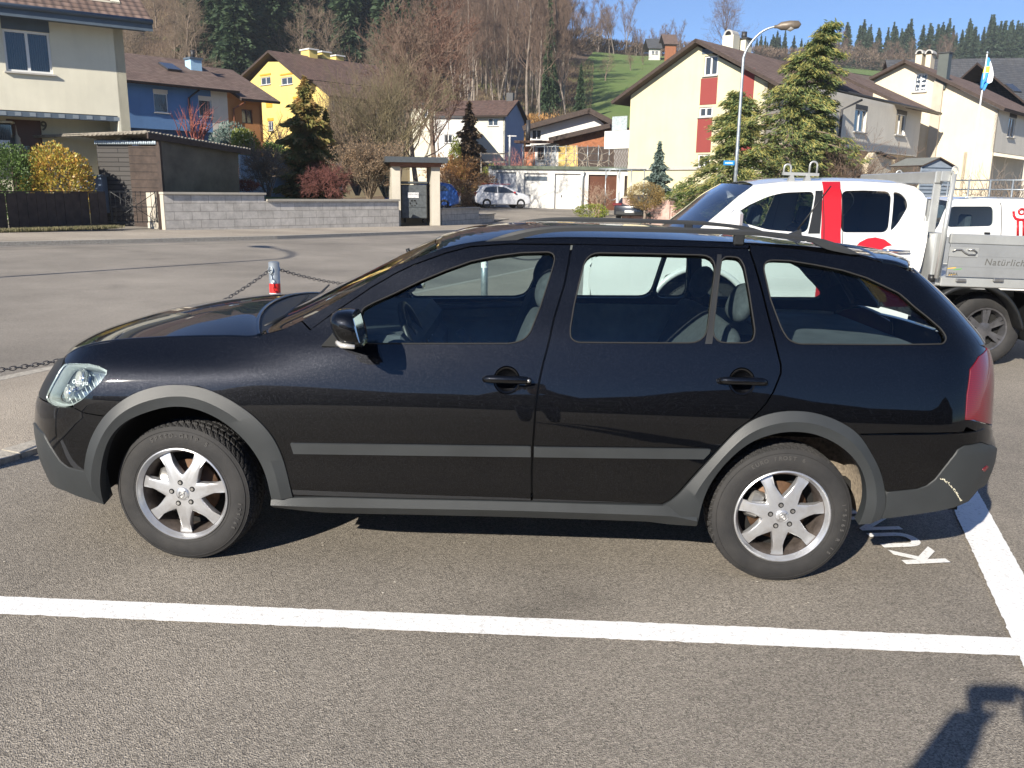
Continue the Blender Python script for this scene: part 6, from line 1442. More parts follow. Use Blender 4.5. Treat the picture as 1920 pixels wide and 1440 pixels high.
# end house on the right
f, r, og, vt = gable('end_gable_house', 'cream gable house with a tall dark chimney and lettered attic window', 1872, 50, [(1629, 145), (1696, 111), (1885, 202)], None, 14, M_tile, M_cream2, M_palew, over=.5)
zb = og[2]-1; A0 = f.uv(1640, 147); A1 = f.uv(1697, 118); A2 = f.uv(1872, 205); Wt = rt(f, 1712, 136, 1740, 173)
face('gable_wall', f, [(A0[0], zb), (A2[0], zb), A2, A1, A0], M_cream2, r, og, holes=[Wt]); wo_ = window(f, Wt, r, og, sash=.08)
rq = random.Random(8); wd2 = (Wt[2]-Wt[0])/2
for i in range(4):                  # rows of white lettering too blurred to read in the photograph
    for s_ in (0, 1):
        b = MB(); x0 = Wt[0]+s_*wd2+.16; zc = Wt[1]+.22+i*.27
        for q in range(5): ww = rq.uniform(.03, .07); hh = rq.uniform(.09, .15); b.box(f.P(x0+q*.105, zc+rq.uniform(-.02, .02), -.075), (ww, .006, hh), R=f.R4())
        b.build('window_lettering', M_lettw, wo_, off=og)
fs = f.side(A2[0]); Ws = rt(fs, 1888, 222, 1906, 256); ze = fs.uv(1900, 290)[1]
face('side_wall', fs, [(0, ze), (14, ze), (14, A2[1]), (0, A2[1])], M_palew, r, og, holes=[Ws]); window(fs, Ws, r, og, blind=M_gutter); face('side_wall_lower', fs.shift(-1.4), [(0, zb), (14, zb), (14, ze), (0, ze)], M_cream2, r, og)
fc = f.shift(.15); q0, q1 = fc.uv(1761, 160), fc.uv(1741, 330); b = MB(); b.prism([(fc.uv(1752, 150)[0], fc.uv(1752, 150)[1]), (fc.uv(1769, 158)[0], fc.uv(1769, 158)[1]), (fc.uv(1748, 340)[0], zb), (fc.uv(1731, 340)[0], zb)], -f.n*.2, O=f.C+f.n*.18, U=f.u); b.build('flue_pilaster', plaster('stained_flue', (.42, .37, .30), .15), r, off=og)
q = rt(fc, 1756, 98, 1780, 141); c = boxat('chimney', fc.P((q[0]+q[2])/2, (q[1]+q[3])/2-.4, -.3), (q[2]-q[0], .62, q[3]-q[1]+.9), f.R4(), simple('dark_green_cladding', (.065, .075, .068), .5, 0, .1, 3), r, og); boxat('chimney_cap', fc.P((q[0]+q[2])/2, q[3], -.3), (q[2]-q[0]+.1, .74, .06), f.R4(), M_gutter, c, og)
for x0, x1 in ((1718, 1735), (1737, 1752)): fd = f.shift(-5); q = rt(fd, x0, 100, x1, 118); c = boxat('chimney', fd.P((q[0]+q[2])/2, (q[1]+q[3])/2-.5, 0), (q[2]-q[0]-.1, .8, q[3]-q[1]+.8), f.R4(), M_cream2, r, og); arch(fd, (q[0]+q[2])/2, q[3]-.05, 0, c, og, .27)
# grey roofed houses behind
f = Fac(1782, 82, 100); r, og = root_at(f, 4, 'grey_roofed_house', 'house with a wide slate grey tiled roof behind the end house', o=-6)
zr = f.shift(-4).uv(1800, 110)[1]; ze = zr-6; E0 = f.P(-6, ze, 4.); R0 = f.P(-6, zr, -4.); roofslab('roof', [E0, R0, R0+[-f.n[0]*6, -f.n[1]*6, -4.]], f.u, 20, M_tileg, r, og); boxat('wall', f.P(4, (ze+og[2])/2, -1), (18, 8, ze-og[2]), f.R4(), M_palew, r, og)
f = Fac(1878, 76, 70); r, og = root_at(f, 4, 'grey_roofed_house', 'slate grey roof with a skylight at the right edge of the photo', o=-6)
zr = f.shift(-4).uv(1900, 122)[1]; ze = zr-5.2; E0 = f.P(0, ze, 3.4); R0 = f.P(0, zr, -4.); roofslab('roof', [E0, R0, R0+[-f.n[0]*6, -f.n[1]*6, -4.]], f.u, 16, M_tileg, r, og); boxat('wall', f.P(8, (ze+og[2])/2, -1), (15, 7, ze-og[2]), f.R4(), M_palew, r, og)
d_ = f.P(0, ze, 3.4)+np.array([0, 0, .1]); e_ = (R0-E0)/np.linalg.norm(R0-E0); n_ = np.cross(f.u, e_); n_ *= (1 if n_[2] > 0 else -1)
fq = f.shift(-.6); c0 = fq.uv(1893, 155); b = MB(); b.box(E0+f.u*c0[0]+e_*4.4+n_*.08, (.9, 1.3, .1), R=np.stack([f.u, e_, n_], 1)); b.build('skylight', M_pane, r, off=og)
# small blue grey house and the pale house behind the bare trees
f = Fac(900, 88, 104); r, og = root_at(f, 1, 'small_gable_house', 'small house with a blue grey gable end below the forest'); tE = f.uv(947, 220)[0]; ze = f.uv(930, 217)[1]; D_ = 8.; fs = f.side(tE)
f.ridge = None; zr = f.shift(-4).uv(930, 188)[1]; face('front_wall', f, [(-4, og[2]), (tE, og[2]), (tE, ze+.2), (-4, ze+.2)], M_cream, r, og, holes=[rt(f, 915, 222, 934, 236)]); window(f, rt(f, 915, 222, 934, 236), r, og)
face('gable_end', fs, [(0, og[2]), (8, og[2]), (8, ze), (4, zr-.1), (0, ze)], M_bluegr, r, og); E0 = f.P(-5, ze, .7); R0 = f.P(-5, zr, -4); roofslab('roof', [E0, R0, f.P(-5, ze, -8.7)], f.u, tE+5.4, M_tile2, r, og)
c = f.shift(-4).uv(957, 184); boxat('chimney', f.P(c[0], zr+.1, -4.), (.7, .7, 1.2), f.R4(), M_gutter, r, og)
f = Fac(768, 80, 92); r, og = root_at(f, 2, 'flat_house', 'cream and white house half hidden by the bare trees'); t1 = f.uv(815, 200)[0]; t2 = f.uv(852, 200)[0]; z1, z2 = f.uv(790, 197)[1], f.uv(830, 222)[1]
wA, wB, wC_ = rt(f, 795, 203, 808, 220), rt(f, 833, 252, 848, 268), rt(f, 797, 236, 806, 250)
face('tall_wall', f, [(0, og[2]), (t1, og[2]), (t1, z1), (0, z1)], M_cream, r, og, holes=[wA]); face('low_wall', f.shift(.3), [(t1, og[2]), (t2+1, og[2]), (t2+1, z2), (t1, z2)], M_whiter, r, og, holes=[rt(f.shift(.3), 833, 252, 848, 268)])
window(f, wA, r, og); window(f.shift(.3), rt(f.shift(.3), 833, 252, 848, 268), r, og); boxat('flat_roof', f.P(t1/2, z1+.1, -3), (t1+.5, 7, .2), f.R4(), M_gutter, r, og); boxat('low_roof', f.P((t1+t2)/2+.5, z2+.1, -3), (t2-t1+1, 7, .2), f.R4(), M_gutter, r, og)
# chalet group
f = Fac(985, 72, 100); r, og = root_at(f, 4, 'chalet_house', 'house with dark timber eaves and orange wood cladding above the garages')
def pts(f_, l): return [f_.uv(*p) for p in l]
M_wood = simple('orange_brown_boarding', (.26, .095, .04), .8, 0, .35, 5., .5, 12); M_salm = plaster('salmon_render', (.50, .20, .11)); M_yelw = plaster('ochre_render', (.60, .42, .14))
W_ = rt(f, 997, 243, 1015, 262); face('upper_wall', f, pts(f, [(986, 300), (1100, 300), (1140, 240), (1105, 208), (1040, 225), (986, 241)]), M_whiter, r, og, holes=[W_]); window(f, W_, r, og)
roofslab('upper_roof', [f.P(*q, 1.) for q in pts(f.shift(1.), [(979, 236), (1105, 202), (1152, 226)])], -f.n, 9, M_tile2, r, og, th=.4)
fg = f.shift(3); roofslab('lower_roof', [fg.P(*q, .8) for q in pts(fg.shift(.8), [(1028, 258), (1143, 231)])], -f.n, 5, M_tile2, r, og, th=.35)
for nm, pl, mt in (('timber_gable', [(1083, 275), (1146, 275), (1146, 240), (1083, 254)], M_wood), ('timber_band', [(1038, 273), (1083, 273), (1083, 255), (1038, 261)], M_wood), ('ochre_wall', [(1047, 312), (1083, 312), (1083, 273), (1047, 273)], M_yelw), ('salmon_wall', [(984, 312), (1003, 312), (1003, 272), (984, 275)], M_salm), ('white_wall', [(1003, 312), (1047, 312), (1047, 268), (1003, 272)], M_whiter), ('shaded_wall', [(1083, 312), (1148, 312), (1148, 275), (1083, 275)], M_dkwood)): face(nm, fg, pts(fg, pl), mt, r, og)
w_ = rt(fg, 1008, 277, 1020, 300); window(fg.shift(.14), w_, r, og, fm=M_bframe)
boxat('porch_roof', fg.P(fg.uv(1005, 270)[0], fg.uv(1005, 267)[1], .5), (3.2, 1.4, .16), f.R4(), M_tile2, r, og); b = MB(); q = fg.uv(992, 240); b.seg(fg.P(q[0], fg.uv(992, 272)[1], .4), fg.P(q[0], fg.uv(992, 226)[1], .4), .18, n=12); b.build('stove_pipe', M_gutter, r, off=og)
# hill farm
for nm, lb, px, Y, pl, mt, rl, tm in (('hill_barn', 'small red brown timber barn on top of the meadow', 1237, 278, [(1237, 106), (1268, 104), (1268, 83), (1237, 85)], M_wood, [(1233, 86), (1246, 70)], M_tile), ('hill_house', 'small white house with a grey roof beside the hill barn', 1208, 282, [(1208, 108), (1238, 108), (1238, 91), (1208, 93)], M_whiter, [(1204, 93), (1214, 78)], M_tileg)):
    f = Fac(px, Y, 84); r, og = root_at(f, 2, nm, lb); q = pts(f, pl); w_ = q[1][0]; ze = q[2][1]; zr = ze+3.4; face('front_wall', f, [(0, og[2]-3), (w_, og[2]-3), (w_, ze), (0, ze)], mt, r, og)
    face('gable_end', f.side(w_), [(0, og[2]-3), (7, og[2]-3), (7, ze), (3.5, zr-.2), (0, ze)], M_dkwood if mt is M_wood else mt, r, og); roofslab('roof', [f.P(-.5, ze-.1, .7), f.P(-.5, zr, -3.5), f.P(-.5, ze, -7.6)], f.u, w_+1, tm, r, og)
    if mt is M_whiter:
        for k_ in (.35, .65): window(f.shift(.14), (w_*k_-.4, ze-1.7, w_*k_+.4, ze-.7), r, og)
# ---- garages
f = Fac(922, 56, 90); r, og = root_at(f, 5, 'garage_row', 'long low white garage block with grey, white and brown doors behind the hatchback', 'garage')
zt = f.uv(922, 312)[1]; zb = og[2]-.2; tE = f.uv(1212, 320)[0]; D_ = [(930, 323, 968, 393), (982, 325, 1027, 393), (1039, 326, 1089, 393), (1102, 328, 1157, 393), (1169, 330, 1205, 393)]
hs = [rt(f, *d) for d in D_]; hs = [(a, zb+.05, c, d) for a, _, c, d in hs]
face('front_wall', f, [(0, zb), (tE, zb), (tE, zt-.1), (0, zt-.1)], M_whiter, r, og, holes=hs, reveal=.2); boxat('roof', f.P(tE/2, zt-.05, -3), (tE+.1, 6.3, .22), f.R4(), simple('roof_felt', (.10, .12, .09), .9, 0, .3, 2), r, og)
face('end_wall', f.side(0), [(-.01, zb), (6, zb), (6, zt), (-.01, zt)], M_whiter, r, og)
for h_, mt in zip(hs, (simple('grey_garage_door', (.33, .35, .39), .5, 0, .05), M_whiter, M_whiter, M_door, M_dkwood)):
    d_ = boxat('garage_door', f.P((h_[0]+h_[2])/2, (h_[1]+h_[3])/2, -.17), (h_[2]-h_[0], .05, h_[3]-h_[1]), f.R4(), mt, r, og)
    if mt is M_whiter and h_ is hs[1]: boxat('vent_slats', f.P((h_[0]+h_[2])/2, h_[3]-.35, -.13), (h_[2]-h_[0]-.05, .03, .28), f.R4(), M_fascia, d_, og)
    if h_ is hs[0]:
        for k_ in range(1, 5): boxat('door_seam', f.P((h_[0]+h_[2])/2, h_[1]+(h_[3]-h_[1])*k_/5, -.143), (h_[2]-h_[0], .006, .02), f.R4(), M_fascia, d_, og)
    boxat('garage_handle', f.P((h_[0]+h_[2])/2-.4, h_[1]+1., -.12), (.05, .05, .14), f.R4(), M_gutter, d_, og)
b = MB(); t_ = f.uv(1093, 330)[0]; b.tube([f.P(t_+.1, zt-.3, .1), f.P(t_, zt-.6, .1), f.P(t_, zb, .1)], .06, 8); b.build('downpipe', M_galv, r, off=og)
# pole, rails and trellis on the garage roof
r = empty('washing_pole', tuple(f.P(f.uv(955, 300)[0], zt, -1.)), (0, 0, 0), 'white pole with a short arm standing on the garage roof', 'pole'); b = MB(); b.seg((0, 0, 0), (0, 0, 2.1), .07, n=10); b.box((.15, 0, 2.05), (.6, .06, .06)); b.build('pole_shaft', M_whiter, r)
p0 = f.P(f.uv(900, 300)[0], zt-.2, -1.5); r = empty('wooden_rail', tuple(p0), (0, 0, 0), 'weathered two bar wooden rail left of the white pole', 'railing'); b = MB()
M_wpost = simple('weathered_wood', (.32, .28, .23), .9, 0, .3, 8)
for x in (0, 1.9): MB().box((x, 0, .5), (.09, .09, 1.4)).build('rail_post', M_wpost, r)
for z in (.55, 1.1): MB().box((.95, .05, z), (2.1, .05, .09)).build('rail_bar', M_wpost, r)
r = empty('vine_trellis', tuple(f.P(f.uv(980, 300)[0], zt, -1.2)), (0, 0, 0), 'wire trellis with knotted bare vines along the garage roof edge', 'trellis'); b = MB(); Lt = f.uv(1145, 300)[0]-f.uv(980, 300)[0]
for i in range(9): b.seg((Lt*i/8, 0, 0), (Lt*i/8, 0, 1.5), .025, n=6)
for z in (.5, .95, 1.4): b.seg((0, 0, z), (Lt, 0, z), .012, n=5)
b.build('trellis_frame', M_galv, r); rs = np.random.RandomState(4); b = MB()
for i in range(30):
    p = np.array([Lt*i/29, 0, 0.]); d = np.array([rs.normal(0, .4), 0, 1.]); P = [p]
    for k_ in range(9): d = d+rs.normal(0, .55, 3)*[1, .2, .8]; d /= np.linalg.norm(d); p = p+d*.22; p[2] = np.clip(p[2], .05, 1.5); P.append(p.copy())
    b.tube(P, list(np.linspace(.024, .010, 10)), 5)
b.build('bare_vines', M_wpost, r)
# ================================================================ street side walls, sheds, fences
def blocks(name, c0, c1, bw, bh, mort, rough=.92, bst=.5):
    k = NT(name); uv = k.n('TexCoord').outputs['UV']; br = k.n('TexBrick', i_Vector=uv, i_Scale=1.); k.set(br.inputs['Color1'], c0); k.set(br.inputs['Color2'], c1); k.set(br.inputs['Mortar'], mort)
    br.inputs['Brick Width'].default_value = bw; br.inputs['Row Height'].default_value = bh; br.inputs['Mortar Size'].default_value = .012; br.inputs['Mortar Smooth'].default_value = .1
    c = k.mix(1., br.outputs['Color'], k.ramp(k.noise(uv, 3., 7, .7), [(.25, .6), (.75, 1.15)]), 'MULTIPLY'); h = k.math('ADD', k.math('MULTIPLY', k.math('SUBTRACT', 1., br.outputs['Fac']), 1.), k.math('MULTIPLY', k.noise(uv, 30., 4, .6), .3))
    k.bsdf(c, rough, nrm=k.bump(h, bst, .03)); return k.m
M_block = blocks('grey_concrete_blocks', (.56, .52, .465), (.64, .595, .535), .62, .27, (.38, .35, .31))
M_pink = blocks('pink_stone_blocks', (.42, .26, .22), (.52, .36, .31), .42, .2, (.45, .38, .34))
M_conc = plaster('pale_concrete', (.46, .42, .35), .14)
def uvwall(name, f, t0, t1, z0, z1, th, mat, parent, org, o=0.):
    V = []; F = []; UVv = []
    for (t, z, d) in ((t0, z0, 0), (t1, z0, 0), (t1, z1, 0), (t0, z1, 0), (t0, z0, -th), (t1, z0, -th), (t1, z1, -th), (t0, z1, -th)): V.append(f.P(t, z, o+d))
    faces = ((0, 1, 2, 3), (5, 4, 7, 6), (4, 0, 3, 7), (1, 5, 6, 2), (3, 2, 6, 7), (4, 5, 1, 0)); VV = []; UU = []; FF = []
    for q, fc in enumerate(faces):
        b0 = len(VV)
        for i in fc:
            t, z, d = ((t0, z0, 0), (t1, z0, 0), (t1, z1, 0), (t0, z1, 0), (t0, z0, th), (t1, z0, th), (t1, z1, th), (t0, z1, th))[i]; VV.append(V[i]); UU.append((t+d if q in (2, 3) else t, z if q < 4 else d))
        FF.append((b0, b0+1, b0+2, b0+3))
    return mkobj(name, VV, FF, mat, parent, uv=UU, off=org)
# block garden wall with a step
f = Fac2(302, 24.6, 748, 32.2); r, og = root_at(f, 5, 'garden_wall', 'long grey concrete block wall beside the far pavement, stepped near its left part', 'wall', o=0)
tS = f.uv(496, 380)[0]; tE = f.uv(748, 400)[0]; zh = (f.uv(304, 362)[1]+f.uv(490, 367)[1])/2; zl = (f.uv(505, 377)[1]+f.uv(740, 377)[1])/2
uvwall('wall_high', f, 0, tS, -.4, zh, .25, M_block, r, og); uvwall('wall_low', f, tS, tE, -.4, zl, .25, M_block, r, og)
boxat('coping', f.P(tS/2, zh+.035, -.1), (tS+.1, .34, .07), f.R4(), M_conc, r, og); boxat('coping', f.P((tS+tE)/2+.05, zl+.035, -.1), (tE-tS-.05, .34, .07), f.R4(), M_conc, r, og); uvwall('end_pier', f, -.03, .0-.001, -.4, zh+.06, 1.2, M_conc, r, og)
wallf = f
V = [f.P(1.6, zl-.12, -.26), f.P(tE, zl-.12, -.26), f.P(tE, zl+.1, -11), f.P(1.6, zl+.3, -11)]; b = MB(); b.add(V+[v-np.array([0, 0, 2.]) for v in V], [(0, 1, 2, 3), (0, 4, 5, 1), (1, 5, 6, 2), (2, 6, 7, 3), (3, 7, 4, 0)]); meta(b.build('garden_lawn', M_lawn, rec=True), kind='structure')
# stepped block wall right of the bin shelter
f = Fac2(829, 34.4, 960, 42.5); r, og = root_at(f, 2, 'stepped_wall', 'short stepped grey block wall right of the bin shelter', 'wall', o=0); tt = [f.uv(x, 400)[0] for x in (829, 898, 927, 952)]; zz = [f.uv(860, 392)[1], f.uv(910, 403)[1], f.uv(940, 413)[1]]
for i in range(3): uvwall('wall_step', f, tt[i], tt[i+1], -.5, zz[i], .25, M_block, r, og); boxat('coping', f.P((tt[i]+tt[i+1])/2, zz[i]+.03, -.1), (tt[i+1]-tt[i]+.06, .34, .06), f.R4(), M_conc, r, og)
# bin shelter with container
f = Fac(736, 32.8, 77); r, og = root_at(f, 1.5, 'bin_shelter', 'concrete bin shelter with a dark grey flat roof on the far pavement', 'bin shelter', o=0); t0, t1, t2, t3 = [f.uv(x, 360)[0] for x in (735, 751, 809, 825)]; zt = f.uv(745, 312)[1]; zr = (f.uv(735, 303)[1]+f.uv(830, 307)[1])/2
for a, c, nm in ((t0, t1, 'side_wall'), (t2, t3, 'side_wall')): boxat(nm, f.P((a+c)/2, (zt-.5)/2, -.85), (c-a, 1.7, zt+.5), f.R4(), M_conc, r, og)
boxat('back_wall', f.P((t0+t3)/2, .75, -1.75), (t3-t0, .12, 2.0), f.R4(), M_conc, r, og); boxat('timber_beam', f.P((t0+t3)/2, zt+.08, -.8), (t3-t0+.1, 1.9, .16), f.R4(), simple('red_brown_timber', (.20, .085, .05), .8, 0, .2), r, og)
boxat('flat_roof', f.P((t0+t3)/2, zt+.27, -.8), (t3-t0+.55, 2.5, .22), f.R4(), simple('anthracite_flashing', (.06, .068, .075), .5, .2, .1), r, og)
rb_, ogb = root_at(f, (t1+t2)/2, 'waste_container', 'dark grey metal waste container inside the bin shelter', 'container', o=-.6); q = rt(f.shift(-.35), 753, 345, 801, 410); M_bin = simple('dull_zinc_container', (.085, .095, .10), .6, .4, .3, 8)
bb = boxat('bin_body', f.P((q[0]+q[2])/2, (q[1]+q[3])/2-.02, -.95), (q[2]-q[0], 1.1, q[3]-q[1]-.04), f.R4(), M_bin, rb_, ogb, bev=.04); boxat('bin_lid', f.P((q[0]+q[2])/2, q[3]+.05, -.95), (q[2]-q[0]+.06, 1.16, .10), f.R4(), M_bin, rb_, ogb, bev=.03)
for k_ in (.35, .7): boxat('bin_rib', f.P((q[0]+q[2])/2, q[1]+(q[3]-q[1])*k_, -.385), (q[2]-q[0]-.04, .03, .03), f.R4(), M_bin, bb, ogb)
M_stk = simple('worn_sticker', (.5, .5, .5), .6, 0, .4, 20); s_ = rt(f.shift(-.38), 764, 361, 785, 371); [boxat('recycling_mark', f.P((s_[0]+s_[2])/2+.13*math.cos(a), s_[1]-.22+.13*math.sin(a), -.376), (.075, .01, .045), f.R4()@roty(-a+1.2), M_dark, bb, ogb) for a in np.linspace(0, 2*math.pi, 7)[:-1]]; boxat('bin_sticker', f.P((s_[0]+s_[2])/2, (s_[1]+s_[3])/2, -.375), (s_[2]-s_[0], .01, s_[3]-s_[1]), f.R4(), M_stk, bb, ogb)
for sx in (.15, .85): b = MB(); p = f.P(q[0]+(q[2]-q[0])*sx, q[1]-.08, -.6); b.seg(p-f.u*.03, p+f.u*.03, .09, n=14); b.build('castor', M_rub, rb_, off=ogb)
# brown board fence
f = Fac2(-60, 19.6, 199, 24.0); M_board = simple('brown_fence_board', (.052, .036, .029), .85, 0, .35, 4., .5, 30)
te = f.uv(198, 400)[0]; r, og = root_at(f, te/2, 'board_fence', 'low dark brown upright board fence at the left edge', 'fence', o=0); n = 14; wd_ = te/n; rs = np.random.RandomState(2)
for i in range(n): t = wd_*(i+.5); z1 = f.uv(100, 361)[1]+rs.normal(0, .012); boxat('fence_board', f.P(t, (z1-.3)/2+.05, rs.choice([0, .05])), (wd_*.94, .035, z1+.2), f.R4(), M_board, r, og)
for t in (te*.3, te*.64, te-.02): boxat('fence_post', f.P(t, .6, -.06), (.09, .09, 1.5), f.R4(), M_galv if t < te*.6 else M_dkwood, r, og)
boxat('fence_cap', f.P(te/2, f.uv(100, 361)[1]+.02, 0), (te, .10, .035), f.R4(), M_dkwood, r, og)
# iron gate
f = Fac2(199, 24.0, 298, 24.8); r, og = root_at(f, .8, 'iron_gate', 'black wrought iron gate between the board fence and the block wall', 'gate', o=0); te = f.uv(294, 390)[0]; z0, z1 = f.uv(240, 418)[1], f.uv(240, 358)[1]; b = MB()
for z in (z0+.03, z1-.03, (z0+z1)/2): b.box(f.P(te/2, z, 0), (te, .03, .025), R=f.R4())
for t in (0.02, te-.02): b.box(f.P(t, (z0+z1)/2, 0), (.035, .035, z1-z0), R=f.R4())
b.build('gate_frame', M_blk, r, off=og); b = MB()
for i in range(1, 9): b.seg(f.P(te*i/9, z0, 0), f.P(te*i/9, z1, 0), .009, n=6)
b.build('gate_bars', M_blk, r, off=og); b = MB(); b.seg(f.P(0.03, z1-.03, .01), f.P(te-.03, z0+.05, .01), .011, n=6); b.seg(f.P(.03, z0+.05, .01), f.P(te-.03, z1-.05, .01), .011, n=6)
for c_ in ((.5, .72), (.5, .28), (.36, .5), (.64, .5)): b.tube([f.P(te*c_[0]+.085*(1-k_/26)*math.cos(k_*.55), z0+(z1-z0)*c_[1]+.085*(1-k_/26)*math.sin(k_*.55), .012) for k_ in range(24)], .007, 5)
b.build('gate_scrolls', M_blk, r, off=og); boxat('gate_post', f.P(te+.07, .75, 0), (.1, .1, 1.45), f.R4(), M_dkwood, r, og)
# dark garden shed
f = Fac2(183, 26.2, 300, 26.0); fsd = Fac2(300, 26.0, 447, 29.6); r, og = root_at(f, 1, 'garden_shed', 'dark brown wooden shed with a corrugated lean roof behind the gate', 'shed', o=-1.5)
te = f.uv(298, 300)[0]; zt = f.uv(240, 262)[1]; ts = fsd.uv(446, 300)[0]; zt2 = fsd.uv(446, 281)[1]
k = NT('staggered_dark_boards'); uv = k.n('TexCoord').outputs['UV']; br = k.n('TexBrick', i_Vector=uv, i_Scale=1.); k.set(br.inputs['Color1'], (.046, .042, .040)); k.set(br.inputs['Color2'], (.058, .053, .050)); k.set(br.inputs['Mortar'], (.012, .01, .01)); br.inputs['Brick Width'].default_value = 1.5; br.inputs['Row Height'].default_value = .15; br.inputs['Mortar Size'].default_value = .012
k.bsdf(br.outputs['Color'], .8, nrm=k.bump(k.math('SUBTRACT', 1., br.outputs['Fac']), .8, .03)); M_stag = k.m
uvwall('board_wall', f, 0, te*.52, -.3, zt, .12, M_stag, r, og); boxat('shed_door', f.P(te*.76, zt/2-.15, .03), (te*.46, .05, zt-.1), f.R4(), M_board, r, og)
for k_ in range(1, 12): boxat('door_board_gap', f.P(te*.76, zt*k_/12, .057), (te*.45, .006, .012), f.R4(), M_dark, r, og)
M_felt = simple('weathered_brown_panel', (.085, .072, .055), .55, 0, .5, 1.2, .2, 8); face('side_panel', fsd, [(0, -.3), (ts, -.3), (ts, zt2), (0, fsd.uv(300, 262)[1])], M_felt, r, og, th=.1)
boxat('corner_post', f.P(te+.03, zt/2, .02), (.14, .14, zt+.2), f.R4(), M_dkwood, r, og); zw = f.uv(240, 268)[1]; b = MB()
for i in range(34): b.seg(f.P(te*i/34+.03, zw-.05, .10), f.P(te*i/34+.03, zw+.07, .10), .028, n=6)
b.build('translucent_corrugation', simple('pale_corrugated_sheet', (.45, .52, .58), .4, 0, .1), r, off=og)
Rf = [f.shift(.5).P(f.shift(.5).uv(155, 250)[0], f.shift(.5).uv(155, 251)[1]), f.shift(.5).P(f.shift(.5).uv(276, 246)[0], f.shift(.5).uv(276, 246)[1]), fsd.shift(.3).P(fsd.shift(.3).uv(470, 279)[0], fsd.shift(.3).uv(470, 279)[1])]; bk = np.array([-fsd.n[0]*3.2, -fsd.n[1]*3.2, -.05])
n = 150; V = []; F = []; A = resample(Rf, n)
for i, p in enumerate(A):
    h = .03*math.sin(i*1.9); V += [p+[0, 0, h], p+bk+[0, 0, h], p+[0, 0, h-.05], p+bk+[0, 0, h-.05]]
for i in range(n-1): a = i*4; F += [(a, a+4, a+5, a+1), (a+2, a+3, a+7, a+6), (a, a+2, a+6, a+4), (a+1, a+5, a+7, a+3)]
mkobj('corrugated_roof', V, F, simple('lichen_fibre_cement', (.20, .18, .15), .9, 0, .4, 12), r, off=og)
b = MB(); b.box((Rf[1]+Rf[2])/2-[0, 0, .14], (np.linalg.norm(Rf[2]-Rf[1]), .06, .18), R=np.stack([(Rf[2]-Rf[1])/np.linalg.norm(Rf[2]-Rf[1]), fsd.n, np.cross((Rf[2]-Rf[1])/np.linalg.norm(Rf[2]-Rf[1]), fsd.n)], 1)); b.build('roof_beam', M_dkwood, r, off=og)
# pale screen wall behind the shrubs and a grey letter box
f = Fac2(448, 37, 560, 39); r, og = root_at(f, 2, 'screen_wall', 'pale grey screen wall behind the clipped bare shrub', 'wall', o=0); q0, q1 = f.uv(450, 290), f.uv(556, 303); face('wall_panel', f, [(0, 0), (q1[0], 0), q1, q0], simple('pale_blue_grey_panel', (.36, .40, .44), .6, 0, .08), r, og)
f = Fac2(620, 40, 655, 41); r, og = root_at(f, 1, 'white_screen', 'small white pillar between the dark red shrub and the round brown shrub', 'wall', o=0); q = rt(f, 622, 300, 641, 358); face('pillar', f, [(q[0], .5), (q[2], .5), (q[2], q[3]), (q[0], q[3])], M_whiter, r, og)
# bin box in the left garden
f = Fac(150, 25.4, 80); r, og = root_at(f, .5, 'garden_box', 'grey blue storage box with a pale frame between the orange leaved shrub and the shed', 'box', o=0); q = rt(f, 150, 331, 190, 362); boxat('box_front', f.P((q[0]+q[2])/2, q[3]-.6, -.3), (q[2]-q[0], .6, 1.2), f.R4(), simple('blue_grey_plastic', (.10, .14, .20), .5, 0, .1), r, og); boxat('box_frame', f.P((q[0]+q[2])/2, q[3]+.03, -.3), (q[2]-q[0]+.1, .7, .06), f.R4(), M_fascia, r, og)
# pink stone wall with piers
f = Fac2(1170, 43.5, 1420, 38); r, og = root_at(f, 3, 'stone_wall', 'low pink stone block wall with capped piers beyond the estate car roof', 'wall', o=0); te = f.uv(1420, 390)[0]; zl = f.uv(1220, 386)[1]; zp = f.uv(1180, 371)[1]
uvwall('wall_body', f, 0, te, -1., zl, .25, M_pink, r, og); boxat('coping', f.P(te/2, zl+.03, -.1), (te, .32, .06), f.R4(), M_pink, r, og)
for x in (1176, 1250, 1330, 1410): t = f.uv(x, 390)[0]; c = uvwall('pier', f, t-.25, t+.25, -1., zp, .5, M_pink, r, og, o=.1); boxat('pier_cap', f.P(t, zp+.04, -.15), (.6, .6, .08), f.R4(), M_conc, c, og)
# metal arch trellis in front of the garages
f = Fac(1135, 46, 90); r, og = root_at(f, 1, 'metal_arch', 'grey metal arch trellis in front of the brown garage door', 'trellis', o=0); b = MB(); q0, q1 = f.uv(1135, 400), f.uv(1212, 318); z1 = q1[1]
for x in (1136, 1162, 1184, 1208): t = f.uv(x, 330)[0]; b.seg(f.P(t, 0, 0), f.P(t, z1, 0), .035, n=6)
b.seg(f.P(f.uv(1133, 0)[0], z1, 0), f.P(q1[0], z1, 0), .04, n=6); tt = f.uv(1149, 330)[0]; b.tube([f.P(tt+.34*math.cos(a), z1-.5+.5*math.sin(a), 0) for a in np.linspace(0, math.pi, 12)], .02, 6); b.tube([f.P(tt+.34*math.cos(a), z1-1.3+.4*math.sin(a), 0) for a in np.linspace(math.pi, 2*math.pi, 12)], .02, 6); b.build('arch_frame', M_galv, r, off=og)
